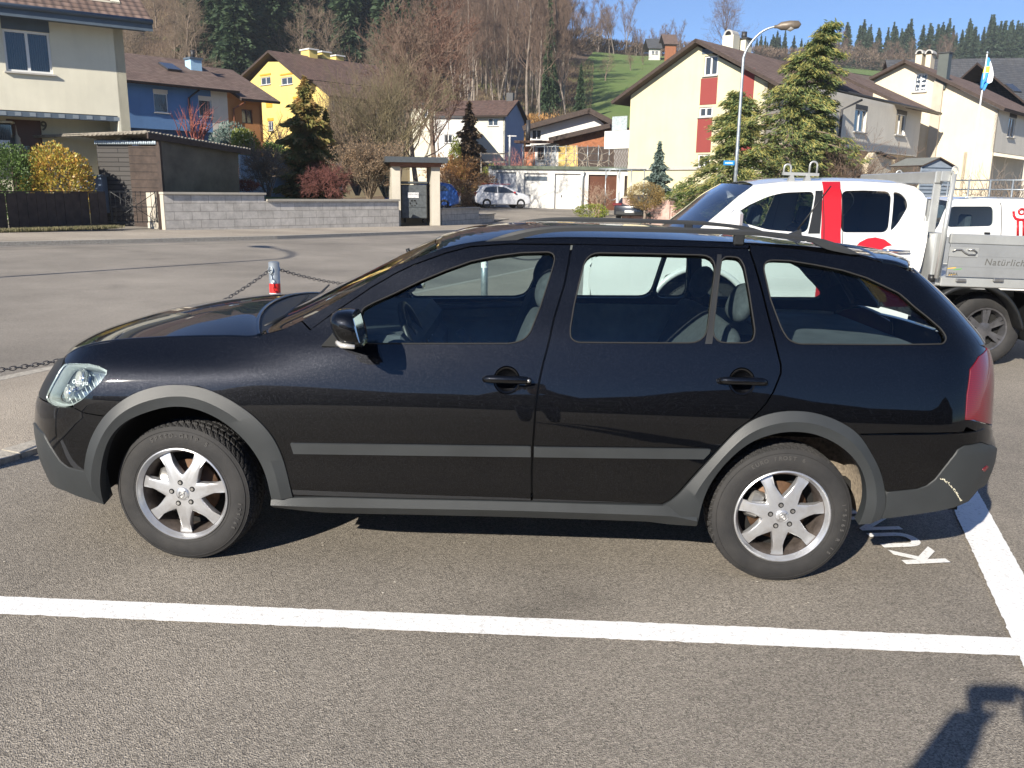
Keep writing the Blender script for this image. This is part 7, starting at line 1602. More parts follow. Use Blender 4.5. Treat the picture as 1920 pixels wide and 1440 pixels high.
# garden house (grey shed) and railing by the right house
f = Fac2(1730, 31, 1786, 31.6); r, og = root_at(f, .5, 'tool_shed', 'small grey slatted garden shed behind the pickup headboard', 'shed', o=-.5); te = f.uv(1786, 320)[0]; ze = f.uv(1735, 309)[1]; zr = f.uv(1759, 297)[1]; fs = f.side(te); M_slat = simple('blue_grey_slats', (.22, .26, .31), .6, 0, .1)
face('front_wall', f, [(0, og[2]-.3), (te, og[2]-.3), (te, ze), (te/2, zr), (0, ze)], M_slat, r, og, th=.05); face('side_wall', fs, [(0, og[2]-.3), (1.4, og[2]-.3), (1.4, ze), (0, ze)], M_slat, r, og, th=.05)
for k_ in range(9): boxat('slat_line', f.P(te/2, ze-.1-k_*.14, .012), (te, .02, .03), f.R4(), M_fascia, r, og)
roofslab('roof', [f.P(-.08, ze-.02, .1), f.P(te/2, zr+.05, .1), f.P(te+.08, ze-.02, .1)], -f.n, 1.7, simple('grey_felt', (.16, .165, .15), .8), r, og, th=.05)
f = Fac2(1783, 29, 1990, 26); r, og = root_at(f, 2, 'metal_railing', 'galvanised two bar railing along the garden at the right edge', 'railing', o=0); te = f.uv(1990, 340)[0]; z1 = f.uv(1850, 338)[1]; n = 5
for i in range(n+1): t = te*i/n; b = MB(); b.seg(f.P(t, og[2]-.2, 0), f.P(t, z1, 0), .03, n=8); b.build('rail_post', M_galv, r, off=og)
for dz in (0, -.32): b = MB(); b.seg(f.P(0, z1+dz, 0), f.P(te, z1+dz, 0), .025, n=8); b.build('rail_bar', M_galv, r, off=og)
# flag pole with hanging flag
p = atY(1814, 358, 33); pt_ = atY(1844, 101, 33); g = float(Hgt(p[0], p[1])); r = empty('flag_pole', (p[0], p[1], g), (0, 0, 0), 'thin white flagpole in front of the right cream house', 'flagpole'); L = pt_[2]-g; b = MB(); b.seg((0, 0, 0), (.10, 0, L), .05, .025, n=10); b.build('pole_shaft', M_wframe, r); b = MB(); b.lathe([(0, -.06), (.06, 0), (0, .06)], (.10, 0, L+.05), 12); b.build('pole_ball', M_galv, r)
zs = [atY(1842, y, 33)[2]-g for y in (108, 166)]; V = []; n, m = 16, 9
for i in range(n):
    s = i/(n-1); z = zs[0]+(zs[1]-zs[0])*s
    for j in range(m):
        u_ = j/(m-1); V.append((.11+u_*(.10+.28*math.sin(s*2.6))*(1 if s < .8 else .6)-(.12*s), .09*math.sin(u_*9+s*3)*(.3+s), z-.10*u_*s))
k = NT('flag_cloth'); v = k.co(); s = k.sep(v); fx = k.math('GREATER_THAN', s[0], .26); c = k.mix(fx, (.04, .26, .62), (.75, .78, .80)); yl = k.math('LESS_THAN', k.math('ABSOLUTE', k.math('SUBTRACT', s[2], zs[0]-.45)), .12); c = k.mix(k.math('MULTIPLY', yl, k.math('LESS_THAN', s[0], .30)), c, (.75, .6, .05)); k.bsdf(c, .8); b = MB(); b.add(V, [(i*m+j, i*m+j+1, (i+1)*m+j+1, (i+1)*m+j) for i in range(n-1) for j in range(m-1)], True); o = b.build('flag', k.m); o.location = (p[0], p[1], g); md = o.modifiers.new('t', 'SOLIDIFY'); md.thickness = .01; meta(o, 'limp light blue and white flag with a yellow mark', 'flag')
# street lamps
def lamp(name, loc, L, arm, hz, label):
    r = empty(name, tuple(loc), (0, 0, 0), label, 'street lamp'); b = MB(); top = np.array([0, 0, L]); P = [np.array([0, 0, 0.]), np.array([0, 0, L*.5]), top]; R_ = [.075, .06, .048]
    for a in np.linspace(0, 1, 12)[1:]: q = top+np.array([arm[0], arm[1], 0])*(a**1.25)+np.array([0, 0, hz*(1-(1-a)**2)]); P.append(q); R_.append(.045-.012*a)
    b.tube(P, R_, 12); b.build('lamp_post', M_galv, r); d = P[-1]-P[-2]; d /= np.linalg.norm(d); x, y = basis(d[None]); e = P[-1]; b = MB()
    b.tube([e-d*.1, e, e+d*.12, e+d*.4, e+d*.68, e+d*.76], [.05, .06, .13, .15, .12, .02], 14, sx=1.); h = b.build('lamp_head', simple('weathered_lamp_housing', (.16, .13, .10), .5, .3, .3), r); b = MB(); b.tube([e+d*.2-[0, 0, .04], e+d*.42-[0, 0, .07], e+d*.64-[0, 0, .04]], [.05, .13, .05], 12); b.build('lamp_glass', M_lens2, h); return r
p = atY(1377, 362, 27.5); q = atY(1404, 108, 27.5); h = atY(1470, 52, 27.5); gl_ = float(Hgt(p[0], p[1])); lamp('street_lamp', (p[0], p[1], gl_), q[2]-gl_, (h[0]-p[0]-.28, -.2), h[2]-q[2], 'tall galvanised street lamp with a curved arm in front of the cedar')
lamp('street_lamp', (-10.9, 3.4, .25), 7.2, (-1.9, 1.9), .8, 'street lamp out of frame to the left that casts the curved shadow on the road')
r = empty('street_sign', (p[0], p[1], gl_), (0, 0, 0), 'small blue street name sign mounted left of the lamp post', 'sign'); a = atY(1357, 301, 27.4); c = atY(1377, 310, 27.4); m_ = (a+c)/2-np.array([p[0], p[1], gl_]); b = MB(); b.box(m_, (c[0]-a[0], .02, a[2]-c[2]), bev=.004); pl = b.build('sign_plate', simple('blue_enamel', (.02, .20, .50), .3, 0, .05), r); b = MB(); rq = random.Random(3); [b.box(m_+[-.13+q*.031, -.0135, rq.uniform(-.006, .006)], (rq.uniform(.012, .022), .002, rq.uniform(.035, .055))) for q in range(9)]; b.build('sign_lettering', M_lettw, pl)
# ---------------------------------------------------------------- distant cars
def small_car(name, label, px, Y, ang, col, L=3.95, W=1.7, H=1.48, hatch=True, red_roof=False, zoff=0.):
    p = atY(px, 385, Y); g = float(Hgt(p[0], p[1]))+zoff; r = empty(name, (p[0], p[1], g), (0, 0, rad(ang)), label, 'car'); mp = simple(name+'_paint', col, .25, 0, .03, 3, coat=1.)
    # side outline (x forward, z up); stations with half width
    prof = [(-.5, .36), (-.5, .66), (-.485, .92), (-.43, 1.18), (-.385, 1.38), (-.29, 1.46), (-.10, 1.48), (.03, 1.42), (.13, 1.27), (.27, 1.0), (.38, .90), (.455, .76), (.495, .55), (.49, .28)] if hatch else [(-.5, .34), (-.5, .72), (-.49, .90), (-.33, .94), (-.22, 1.33), (-.12, 1.39), (.08, 1.37), (.24, .98), (.45, .86), (.49, .68), (.5, .40), (.49, .28)]
    low = [(.40, .22), (-.40, .22)]; P = [(x*L, z*H/1.48) for x, z in prof]; n = len(P); V = []; rings = [(-1, 0), (-.93, 1), (0, 1.0), (.93, 1), (1, 0)]
    b = MB()
    for s, k_ in ((-1, 0), (-.86, 1), (.86, 1), (1, 0)):
        for x, z in P+[(q[0]*L, q[1]) for q in low]:
            hw = W/2*(1-max(0, z-.85)*.30); dx = -.03*np.sign(x) if k_ == 0 else .02*np.sign(x); V.append((x+dx*1.2, s*hw, z-(.05 if (k_ == 0 and z > .8) else 0)))
    n = len(P)+2; F = [(i*n+j, i*n+(j+1) % n, (i+1)*n+(j+1) % n, (i+1)*n+j) for i in range(3) for j in range(n)]+[tuple(range(n)), tuple(3*n+j for j in range(n))[::-1]]
    b.add(V, F, True); bo = b.build('body', mp, r, rec=True); md = bo.modifiers.new('b', 'BEVEL'); md.width = .06; md.segments = 2; md.limit_method = 'ANGLE'; md.angle_limit = rad(30)
    try: bo.data.set_sharp_from_angle(angle=rad(40))
    except Exception: pass
    def hw(z): return W/2*(1-max(0, z-.85)*.30)
    for s in (-1, 1):
        for q in (([(-.37, 1.05), (-.31, 1.30), (-.12, 1.37), (-.12, .97)], [(-.10, .97), (-.10, 1.37), (.01, 1.33), (.09, 1.22), (.20, .99)]) if hatch else ([(-.27, .93), (-.20, 1.25), (-.06, 1.29), (-.06, .93)], [(-.03, .93), (-.03, 1.29), (.07, 1.27), (.20, .95)])):
            b = MB(); A = [(x*L, s*(hw(z*H/1.48)+.012), z*H/1.48-.02) for x, z in q]; B = [(x, y-s*.05, z) for x, y, z in A]; k_ = len(A); b.add(A+B, [tuple(range(k_)), tuple(range(k_, 2*k_))[::-1]]+[(i, i+k_, (i+1) % k_+k_, (i+1) % k_) for i in range(k_)]); b.build('side_window', M_pane, r, rec=True)
        b = MB(); b.box((.19*L, s*(W/2+.06), .98), (.12, .16, .12), bev=.03); b.build('wing_mirror', M_redfilm if red_roof else mp, r)
        b = MB(); b.box((-.484*L, s*W*.40, .86), (.16, .20, .26) if hatch else (.06, .5, .14), bev=.03); b.build('tail_light', M_red, r)
        b = MB(); b.box((.475*L, s*W*.36, .66), (.16, .3, .16), bev=.04); b.build('headlight', M_lens2, r)
    b = MB(); xr = -.452*L if hatch else -.275*L; b.box((xr, 0, 1.17), (.05, W*.66, .34), R=roty(.30 if hatch else .55)); b.build('rear_window', M_pane, r)
    b = MB(); b.box((.155*L, 0, 1.21), (.04, W*.72, .56), R=roty(-1.08)); b.build('windscreen', M_pane, r)
    b = MB(); b.box((-.49*L, 0, .42), (.14, W*.9, .26), bev=.05); b.build('rear_bumper', M_clad if hatch else M_blk, r)
    b = MB(); b.box((-.503*L-.0, 0, .72 if hatch else .50), (.03, .5, .11)); b.build('number_plate', M_white, r)
    if red_roof: b = MB(); b.box((-.10*L, 0, H+.012), (.48*L, W*.70, .03), bev=.01); b.build('red_roof', M_redfilm, r)
    for x in (-.305, .31):
        for s in (-1, 1):
            c = copy_tree(W0, r); c.location = (x*L, s*(W/2+.01), .30); c.rotation_euler = (0, 0, 0 if s < 0 else math.pi); c.scale = (.79, .85, .79)
    return r
W0s = W0
for c in W0.children:
    pass
small_car('white_hatchback', 'white small hatchback with a red roof parked by the garages', 937, 52.5, 20, (.62, .63, .66), L=3.7, W=1.65, red_roof=True)
small_car('blue_car', 'dark blue car tail just right of the bin shelter', 793, 47, 168+12, (.01, .05, .22), L=4.3, H=1.55)
small_car('dark_sedan', 'old dark car with a red lamp band parked beside the pink stone wall', 1195, 44.5, 72, (.02, .022, .028), L=4.3, H=1.36, hatch=False)
# ================================================================ meadow, forest, garden plants
def meadow(name, Ds, left, right, n=30):
    V = []; 
    for D in Ds:
        l = np.interp(D, *left); rr = np.interp(D, *right)
        for px in np.linspace(l, rr, n): d = rayW(px, 200); X = CW[0]+d[0]*(D-CW[1])/d[1]; V.append((X, D, float(Hgt(X, D))+.22))
    m = len(Ds); meta(mkobj(name, V, [(i*n+j, i*n+j+1, (i+1)*n+j+1, (i+1)*n+j) for i in range(m-1) for j in range(n-1)], M_meadow, None, True), kind='structure')
meadow('meadow', np.linspace(128, 312, 60), ([128, 170, 230, 312], [1090, 1078, 1088, 1112]), ([128, 312], [1520, 1420]), 60)
meadow('far_meadow', np.linspace(330, 430, 30), ([330, 430], [1540, 1560]), ([330, 430], [1740, 1730]), 30)
def gp(px, Y, dz=0.): d = rayW(px, 300); X = CW[0]+d[0]*(Y-CW[1])/d[1]; return np.array([X, Y, float(Hgt(X, Y))+dz])
rs = np.random.RandomState(11); random.seed(3)
BT = [bare_tree_meshes(20+i, 20, M_barkp, M_twig, levels=5, n1=24, crown0=.30, lenf=.24, ang=(18, 45), r0=.010, kids=(5, 4, 3), up=.5) for i in range(4)]
BR = [bare_tree_meshes(40+i, 12, M_bark, M_twig2, levels=5, n1=16, crown0=.16, lenf=.42, ang=(25, 55), r0=.02, kids=(5, 4, 3), up=.3) for i in range(2)]
SPm = [spruce_meshes(60+i, 22, M_spruce, .18, 5600) for i in range(3)]; PN = [spruce_meshes(70+i, 22, M_pine, .27, 3000, .04) for i in range(2)]
def put(ms, px, D, H, base, name, label, group, sxy=1.):
    p = gp(px, D, -.3); return tree(name, random.choice(ms), p, random.uniform(0, 6.28), H/base*random.uniform(.88, 1.12), label, 'tree', group, sxy=sxy*random.uniform(.9, 1.15))
n_ = 0
for i in range(185):                   # bare forest
    px = rs.choice([rs.uniform(-40, 400), rs.uniform(820, 1060), rs.uniform(400, 860), rs.uniform(850, 1055), rs.uniform(250, 420)], p=[.2, .3, .1, .3, .1]); D = rs.uniform(118, 235) if px < 800 else rs.uniform(130, 300)
    put(BT if px > 780 or rs.rand() < .4 else BR, px, D, rs.uniform(17, 25) if px > 780 else rs.uniform(9, 14), 20 if 0 else 20, 'bare_forest_tree', 'leafless grey brown forest tree on the hillside behind the houses', 'leafless trees on the hillside') if px > 780 else put(BR, px, D, rs.uniform(8, 13), 12, 'bare_forest_tree', 'leafless grey brown forest tree on the hillside behind the houses', 'leafless trees on the hillside')
for px, D in [(rs.uniform(375, 480), rs.uniform(150, 215)) for _ in range(24)]+[(rs.uniform(480, 780), rs.uniform(160, 250)) for _ in range(52)]+[(rs.uniform(300, 330), 200) for _ in range(2)]+[(rs.uniform(760, 850), rs.uniform(190, 260)) for _ in range(6)]:
    put(SPm, px, D, rs.uniform(19, 26), 22, 'spruce', 'dark green spruce in the forest above the yellow house', 'spruces in the forest above the yellow house')
for px, D, H in ((1026, 150, 18.5), (1036, 158, 15)): put(SPm, px, D, H, 22, 'spruce', 'tall narrow spruces standing among the bare trunks left of the meadow', 'two tall spruces left of the meadow', .55)
put(SPm, 1085, 140, 8.5, 22, 'ivy_clad_tree', 'dark ivy covered small tree at the lower left corner of the meadow', None, .8)
for i in range(46):                    # skyline behind the meadow
    px = rs.uniform(1030, 1290); put(BT, px, rs.uniform(300, 335), rs.uniform(11, 19) if px < 1180 else rs.uniform(6, 11), 20, 'skyline_tree', 'leafless tree on the skyline above the meadow', 'leafless trees on the skyline above the meadow')
lt = bare_tree_meshes(91, 12, M_bark, M_twig, levels=6, n1=18, crown0=.18, lenf=.62, ang=(25, 60), r0=.024, kids=(5, 4, 3, 2), up=.25)
p = gp(1345, 325, -.5); tree('oak_tree', lt, p, 0, 1.45, 'large round leafless tree alone on the skyline above the cream gable house', 'tree')
for px, D, H in ((1130, 205, 6.2), (1176, 240, 5.4), (1198, 262, 4.5)): put(BR, px, D, H, 12, 'orchard_tree', 'small bare fruit tree standing on the green meadow', 'bare fruit trees on the meadow', 1.3)
for i in range(170):
    px = rs.uniform(1400, 1990); put(PN, px, rs.uniform(395, 440), rs.uniform(14, 21) if px > 1560 else rs.uniform(7, 13), 22, 'ridge_spruce', 'dark conifer in the wood along the far right ridge', 'conifers along the far right ridge')
for i in range(26):
    px = rs.uniform(1500, 1800); put(BT, px, rs.uniform(370, 400), rs.uniform(8, 14), 20, 'ridge_bare_tree', 'pale leafless tree at the foot of the far right wood', 'leafless trees at the foot of the far right wood', 1.5)
# undergrowth of the slope
M_brushw = rnd_leafmat('thicket_twigs', [(.09, .065, .045), (.16, .11, .08), (.20, .15, .11)], .3, .95, .1)
for i, (px, D, R_, H) in enumerate(((1110, 316, 9., 5.), (1160, 318, 10., 4.5), (1200, 320, 9., 4.), (1290, 320, 11., 5.), (1400, 330, 12., 5.), (1470, 340, 12., 5.5), (1075, 280, 8., 8.), (1530, 372, 12., 8.), (1580, 378, 12., 9.), (1650, 385, 12., 8.))):
    blob_shrub('skyline_thicket', gp(px, D), (R_, R_*.5, H*.5), M_brushw, 2600, 1.3, 300+i, 'brown thicket along the skyline behind the roofs', group='brown thickets along the skyline', asp=.16, stem=False, up=1.)
n = 120000; px = rs.uniform(-120, 1078, n); D = rs.uniform(100, 250, n); dx = (px-960)/FPX; X = CW[0]+dx*(D-CW[1]); Z = Hgt(X, D); hh = rs.uniform(.3, 3., n)*(.4+.6*np.sin(X*.23)**2)
V, F = leaves(np.stack([X, D, Z+hh*.5], 1), np.tile([0, 0, 1.], (n, 1)), 1.1, rs, .07, 0, .6); M_brush = rnd_leafmat('brush_twigs', [(.06, .04, .028), (.13, .085, .055), (.20, .15, .09), (.17, .17, .07)], .22, .95, .1)
meta(obj_me('undergrowth', fastmesh('undergrowth', V, F, M_brush)), 'tangled brown undergrowth covering the forest slope', 'undergrowth', kind='stuff')
# ---- gardens on the left
M_phot = rnd_leafmat('orange_green_leaves', [(.26, .30, .05), (.50, .42, .09), (.46, .22, .05), (.48, .38, .09)], 14., .45, .3)
M_green = rnd_leafmat('evergreen_leaves', [(.045, .085, .02), (.08, .14, .035), (.14, .21, .055)], 9., .5, .3)
M_ygreen = rnd_leafmat('yellow_green_leaves', [(.10, .14, .02), (.22, .26, .04), (.34, .34, .06)], 8., .5, .3)
M_thuj = rnd_leafmat('bronzed_thuja', [(.14, .15, .045), (.28, .25, .08), (.42, .26, .10), (.18, .18, .055)], 5., .8, .4)
M_blug = rnd_leafmat('blue_green_needles', [(.07, .11, .09), (.13, .18, .16), (.20, .26, .23)], 7., .7, .15)
M_dry = rnd_leafmat('dry_tan_leaves', [(.16, .10, .06), (.30, .20, .12), (.38, .27, .17)], 9., .9, .3); M_dryo = rnd_leafmat('orange_dry_leaves', [(.28, .14, .05), (.42, .25, .09)], 6., .9, .3)
blob_shrub('evergreen_shrub', gp(18, 24.6), (.95, .7, 1.25), M_green, 9000, .09, 1, 'dark green shrub at the left edge behind the board fence', 'shrub')
blob_shrub('orange_leaved_shrub', gp(103, 25.0), (1.12, .8, 1.28), M_phot, 8500, .105, 2, 'dense shrub with orange and yellow green leaves behind the board fence', 'shrub', up=.7)
twig_shrub('clipped_bare_shrub', gp(500, 33, 1.05), 1.05, 1.9, M_bark, 3, 'clipped vase shaped bare shrub with pale pinkish twig tips above the block wall', n1=12, levels=5, kids=(4, 4, 3), tips=M_dry, ntip=2600, tsize=.05)
twig_shrub('weeping_red_shrub', gp(612, 33.4, 1.1), 1.15, 1.35, M_twigr, 4, 'low dark red dome of bare twigs above the block wall', n1=20, levels=5, kids=(5, 4, 3), thin=.8, ang=(25, 60), up=0.)
twig_shrub('round_brown_shrub', gp(690, 34, 1.05), 1.25, 2.35, M_twig2, 5, 'round brown twiggy shrub with dry leaves left of the bin shelter', n1=20, levels=5, kids=(4, 4, 3), tips=M_dry, ntip=9000, tsize=.06)
blob_shrub('red_leaved_groundcover', gp(445, 30.5, 1.25), (.8, .3, .22), rnd_leafmat('dark_red_leaves', [(.16, .04, .03), (.25, .08, .05)], 9., .6, .2), 1500, .08, 6, 'low dark red plants on top of the block wall by the shed', stem=False)
tree('thuja', spruce_meshes(7, 5.1, M_thuj, .30, 19000, .0, .1, 2.6), gp(577, 38, 1.0), .4, 1.06, 'broad bronze green thuja in front of the yellow house'); tree('thuja', spruce_meshes(8, 4.2, M_thuj, .17, 6000, .0, .1, 2.), gp(614, 38.4, .9), 1., 1., 'narrow second spire beside the broad thuja')
twig_shrub('red_stemmed_shrub', gp(368, 44, 2.6), 1.3, 3.0, simple('red_stems', (.30, .10, .08), .8, 0, .2), 9, 'upright shrub of reddish bare stems in front of the blue house', n1=14, levels=3, kids=(3, 2), ang=(10, 25))
blob_shrub('juniper', gp(438, 42, 2.2), (1.1, .8, 1.1), M_blug, 3500, .14, 10, 'blue green juniper behind the shed roof', up=1.); blob_shrub('small_conifer', gp(458, 41, 2.2), (.8, .7, .95), M_ygreen, 2600, .12, 11, 'yellow green dwarf conifer beside the juniper', up=1.); blob_shrub('boxwood', gp(516, 44, 2.0), (.75, .7, .8), M_green, 2600, .12, 12, 'rounded dark green bush in front of the yellow house')
twig_shrub('garden_birch_shrub', gp(515, 55, 1.), 2.2, 4.6, M_twig, 13, 'thin leafless shrub against the foot of the yellow wall', n1=10, levels=4, kids=(4, 3))
for i, (px, Y, R, H, lb) in enumerate(((668, 43, 2.6, 5.6, 'wide tangled olive brown bare shrub below the yellow house'), (722, 42, 2.3, 6.2, 'tall spreading bare shrub behind the bin shelter'), (640, 48, 2., 4.6, 'bare thicket at the corner of the yellow house'))):
    twig_shrub('tall_bare_shrub', gp(px, Y, .9), R, H, (M_twig2, simple('olive_twigs', (.17, .14, .08), .95, 0, .2))[i % 2], 14+i, lb, n1=17, levels=5, kids=(4, 3, 3), ang=(15, 40), r0=.011, thin=1.)
GT = [bare_tree_meshes(120+i, 10, M_bark, (M_twig, simple('warm_twigs', (.15, .085, .062), .95, 0, .3, .6))[i], levels=6, n1=18, crown0=.22, lenf=.42, ang=(20, 50), r0=.017, kids=(5, 4, 3, 2), up=.3) for i in range(2)]
tree('garden_tree', GT[0], gp(783, 46), .5, .98, 'leafless garden tree behind the bin shelter'); tree('garden_tree', GT[1], gp(815, 54), 2., 1.22, 'taller reddish leafless tree right of the bin shelter'); tree('garden_tree', GT[0], gp(742, 58), 4., 1.1, 'bare tree standing between the yellow house and the cream flat house')
tree('brown_conifer', spruce_meshes(23, 7.2, rnd_leafmat('bronze_needles', [(.07, .05, .03), (.13, .085, .05)], 4., .9, .1), .24, 7000, .0, .2, 2.), gp(880, 60), 0, 1., 'dark bronze conifer left of the small gable house'); blob_shrub('light_conifer', gp(856, 59), (.6, .6, 2.3), M_ygreen, 2600, .16, 24, 'narrow light green conifer beside the bronze conifer')
twig_shrub('orange_twig_bush', gp(850, 52, .6), 2.2, 2.6, simple('orange_stems', (.42, .22, .09), .9, 0, .2), 25, 'orange stemmed bare bush above the brown hedge', n1=24, levels=4, kids=(4, 3), tips=M_dryo, ntip=2500, tsize=.1)
blob_shrub('garden_shrub', gp(925, 70), (1.3, 1., 1.6), M_ygreen, 2500, .17, 26, 'yellow green shrub in front of the small gable house'); twig_shrub('pink_twig_shrub', gp(968, 76), 2., 4.2, simple('pink_twigs', (.36, .17, .15), .9, 0, .2), 27, 'pinkish bare shrub beside the blue grey gable', n1=18, levels=4, kids=(4, 4))
V_ = [gp(826, 50), gp(925, 53)]; hedge('brown_hedge', V_, 1.6, 2.1, M_dry, 9000, .10, 28, 'clipped brown hedge behind the blue car and the hatchback'); 
for i, (px, Y, R_, H, m_, lb) in enumerate(((870, 53.5, 1.6, .9, M_dry, 'rough planted bank of stones and dry plants behind the blue car'), (905, 54, 1.2, 1.1, M_green, 'green shrub on the bank beside the garages'), (1020, 108, 5., 4.5, M_dryo, 'broad orange brown thicket at the foot of the forest'), (1060, 110, 4., 3.8, M_dry, 'brown thicket left of the meadow'))): blob_shrub('bank_shrub' if i < 2 else 'thicket', gp(px, Y), (R_, R_*.6, H*.5), m_, 3000, .12 if i < 2 else .4, 30+i, lb)
# ---- right side
twig_shrub('door_vine', gp(1124, 45.5), .9, 1.9, M_dry if 0 else simple('tan_stems', (.36, .26, .19), .9, 0, .2), 36, 'tangled tan bare climber in front of the brown garage door', n1=10, levels=4, kids=(4, 3)); blob_shrub('low_garden_plants', gp(1113, 44), (1., .5, .42), M_ygreen, 1500, .10, 37, 'low yellow green plants in front of the brown garage door', stem=False)
r = blob_shrub('clipped_ball_shrub', gp(1212, 41.5, .75), (1.05, .9, .72), rnd_leafmat('tan_hedge_leaves', [(.22, .15, .05), (.36, .26, .10)], 12., .9, .3), 7000, .06, 38, 'round clipped tan shrub on a short trunk behind the pink stone wall', lump=.08); b = MB(); b.tube([(0, 0, -.8), (.05, 0, -.3), (0, 0, .3)], [.09, .07, .06], 8); b.build('trunk', M_barkp, r)
tree('blue_spruce', spruce_meshes(39, 4.2, M_blug, .36, 8000, .0, .15), gp(1236, 43), 0, 1., 'small blue green spruce in front of the cream gable wall')
blob_shrub('broadleaf_shrub', gp(1290, 42), (1.15, .8, 1.1), rnd_leafmat('mid_green_leaves', [(.05, .09, .015), (.13, .19, .04)], 9., .5, .3), 6000, .11, 40, 'mid green shrub between the blue spruce and the street sign'); blob_shrub('variegated_shrub', gp(1352, 41), (.55, .5, .75), M_ygreen, 2500, .10, 41, 'bright yellow green shrub below the street sign')
hedge('low_brown_hedge', [gp(1268, 40.6), gp(1372, 39.4)], 1., .95, M_dry, 6500, .06, 42, 'low clipped brown hedge behind the pink stone wall')
# cedars: arching tiers that end in drooping tips
M_ced = rnd_leafmat('cedar_needles', [(.055, .09, .032), (.11, .155, .05), (.24, .25, .08)], 6., .75, .2); M_ced2 = rnd_leafmat('cedar_tips', [(.28, .27, .07), (.42, .37, .12)], 6., .7, .3)
def cedar(name, loc, H, R, seed, label, lean=0., tiers=13):
    rs = np.random.RandomState(seed); C = []; N = []; T = []; TN = []; A = []; B = []; ra = []; rb = []
    def trunk(z): return np.array([lean*(z/H)**2.2, 0, z])
    zz = np.linspace(0, H, 12); tiers = int(tiers*1.15)
    for i in range(11): A.append(trunk(zz[i])); B.append(trunk(zz[i+1])); ra.append(.13*(1-zz[i]/H)+.02); rb.append(.13*(1-zz[i+1]/H)+.02)
    for k in range(tiers*5):
        f = (k+rs.rand())/(tiers*5); z = H*(.04+.95*f); L = R*(1-f)**.95*rs.uniform(.5, 1.3)+.25; ph = k*2.4+rs.normal(0, .3); d = np.array([math.cos(ph), math.sin(ph), 0]); p0 = trunk(z); n = 9; P = [p0+d*L*s+np.array([0, 0, L*(.34*s-.52*s*s)]) for s in np.linspace(0, 1, n)]
        for i in range(n-1): A.append(P[i]); B.append(P[i+1]); ra.append(.035*(1-i/n)+.008); rb.append(.035*(1-(i+1)/n)+.006)
        sd = np.cross(d, (0, 0, 1)); 
        for i in range(1, n):
            s = i/(n-1); wdt = L*.30*(1-.75*s)+.10
            for q in range(3):
                sg = rs.uniform(-1, 1); o = sd*wdt*sg; base = P[i]+o*.9+d*rs.uniform(-.1, .1)-np.array([0, 0, abs(sg)*wdt*.28])
                m = 13; C += list(base+rs.normal(0, 1, (m, 3))*[.13, .13, .07]); N += list(np.tile(d*.7+sd*sg*.7+np.array([0, 0, -.35]), (m, 1)))
                if s > .6 or rs.rand() < .35: T += list(base+d*.12+rs.normal(0, 1, (7, 3))*[.10, .10, .05]+[0, 0, .05]); TN += list(np.tile(d*.8+sd*sg*.4+np.array([0, 0, -.5]), (7, 1)))
    r = empty(name, tuple(loc), (0, 0, 0), label, 'tree'); V, F = segmesh(A, B, np.array(ra), np.array(rb), 5); obj_me('trunk', fastmesh('trunk', V, F, M_bark, True), r)
    V, F = leaves(np.array(C), np.array(N), .24, rs, .22, 0, .45); obj_me('crown', fastmesh('crown', V, F, M_ced), r); V, F = leaves(np.array(T), np.array(TN), .22, rs, .16, 0, .4); obj_me('shoot_tips', fastmesh('shoot_tips', V, F, M_ced2), r); return r
cedar('cedar', gp(1458, 36), 9.1, 4.2, 51, 'large cedar with layered yellow green branches left of the row house', lean=1.9, tiers=15); cedar('cedar', gp(1378, 36.4), 6.2, 3.1, 52, 'smaller cedar with a pointed top against the red panels', tiers=10); cedar('cedar', gp(1535, 38), 6.4, 2.0, 53, 'low side spire of cedar foliage at the right of the large cedar', tiers=9)
twig_shrub('bare_maple_shrub', gp(1580, 36.5), 2.1, 4.4, M_twig, 54, 'fine spreading bare shrub in front of the row house windows', n1=18, levels=5, kids=(4, 3, 3), r0=.013); blob_shrub('rhododendron', gp(1585, 35), (1.6, .9, .85), rnd_leafmat('dark_glossy_leaves', [(.025, .045, .015), (.06, .06, .025), (.14, .12, .06)], 8., .4, .2), 4500, .12, 55, 'dark glossy shrub beside the cream porch screen')
hedge('dry_hedge', [gp(1640, 28.5), gp(1790, 27), gp(1990, 25)], 1.2, 1.7, M_dry, 15000, .07, 56, 'dry tan leaved hedge behind the pickup headboard'); twig_shrub('pruned_bare_tree', gp(1872, 29.5), 1.1, 3., M_barkp, 57, 'pruned pale bare tree at the corner of the end house', n1=9, levels=4, kids=(4, 3))
twig_shrub('garden_twigs', gp(1905, 28), 1.4, 2.2, simple('tan_twigs', (.33, .25, .17), .9, 0, .2), 58, 'tan bare twigs behind the railing at the right edge', n1=16, levels=4, kids=(4, 3))
M_verge = rnd_leafmat('verge_blades', [(.10, .11, .04), (.20, .18, .09), (.28, .24, .15)], 20., .9, .2)
# grass verge at the foot of the fence
n = 5000; t = rs.uniform(0, 1, n); a = gp(-60, 19.2); c = gp(205, 23.6); X = a[0]+(c[0]-a[0])*t+rs.uniform(-.1, .35, n); Y = a[1]+(c[1]-a[1])*t+rs.uniform(-.35, .1, n); V, F = leaves(np.stack([X, Y, Hgt(X, Y)+.12], 1), np.tile([0, 0, 1.], (n, 1)), .12, rs, .12, 0, .5); meta(obj_me('verge_grass', fastmesh('verge_grass', V, F, M_verge)), 'short tufts of grass along the foot of the board fence', 'grass', kind='stuff')

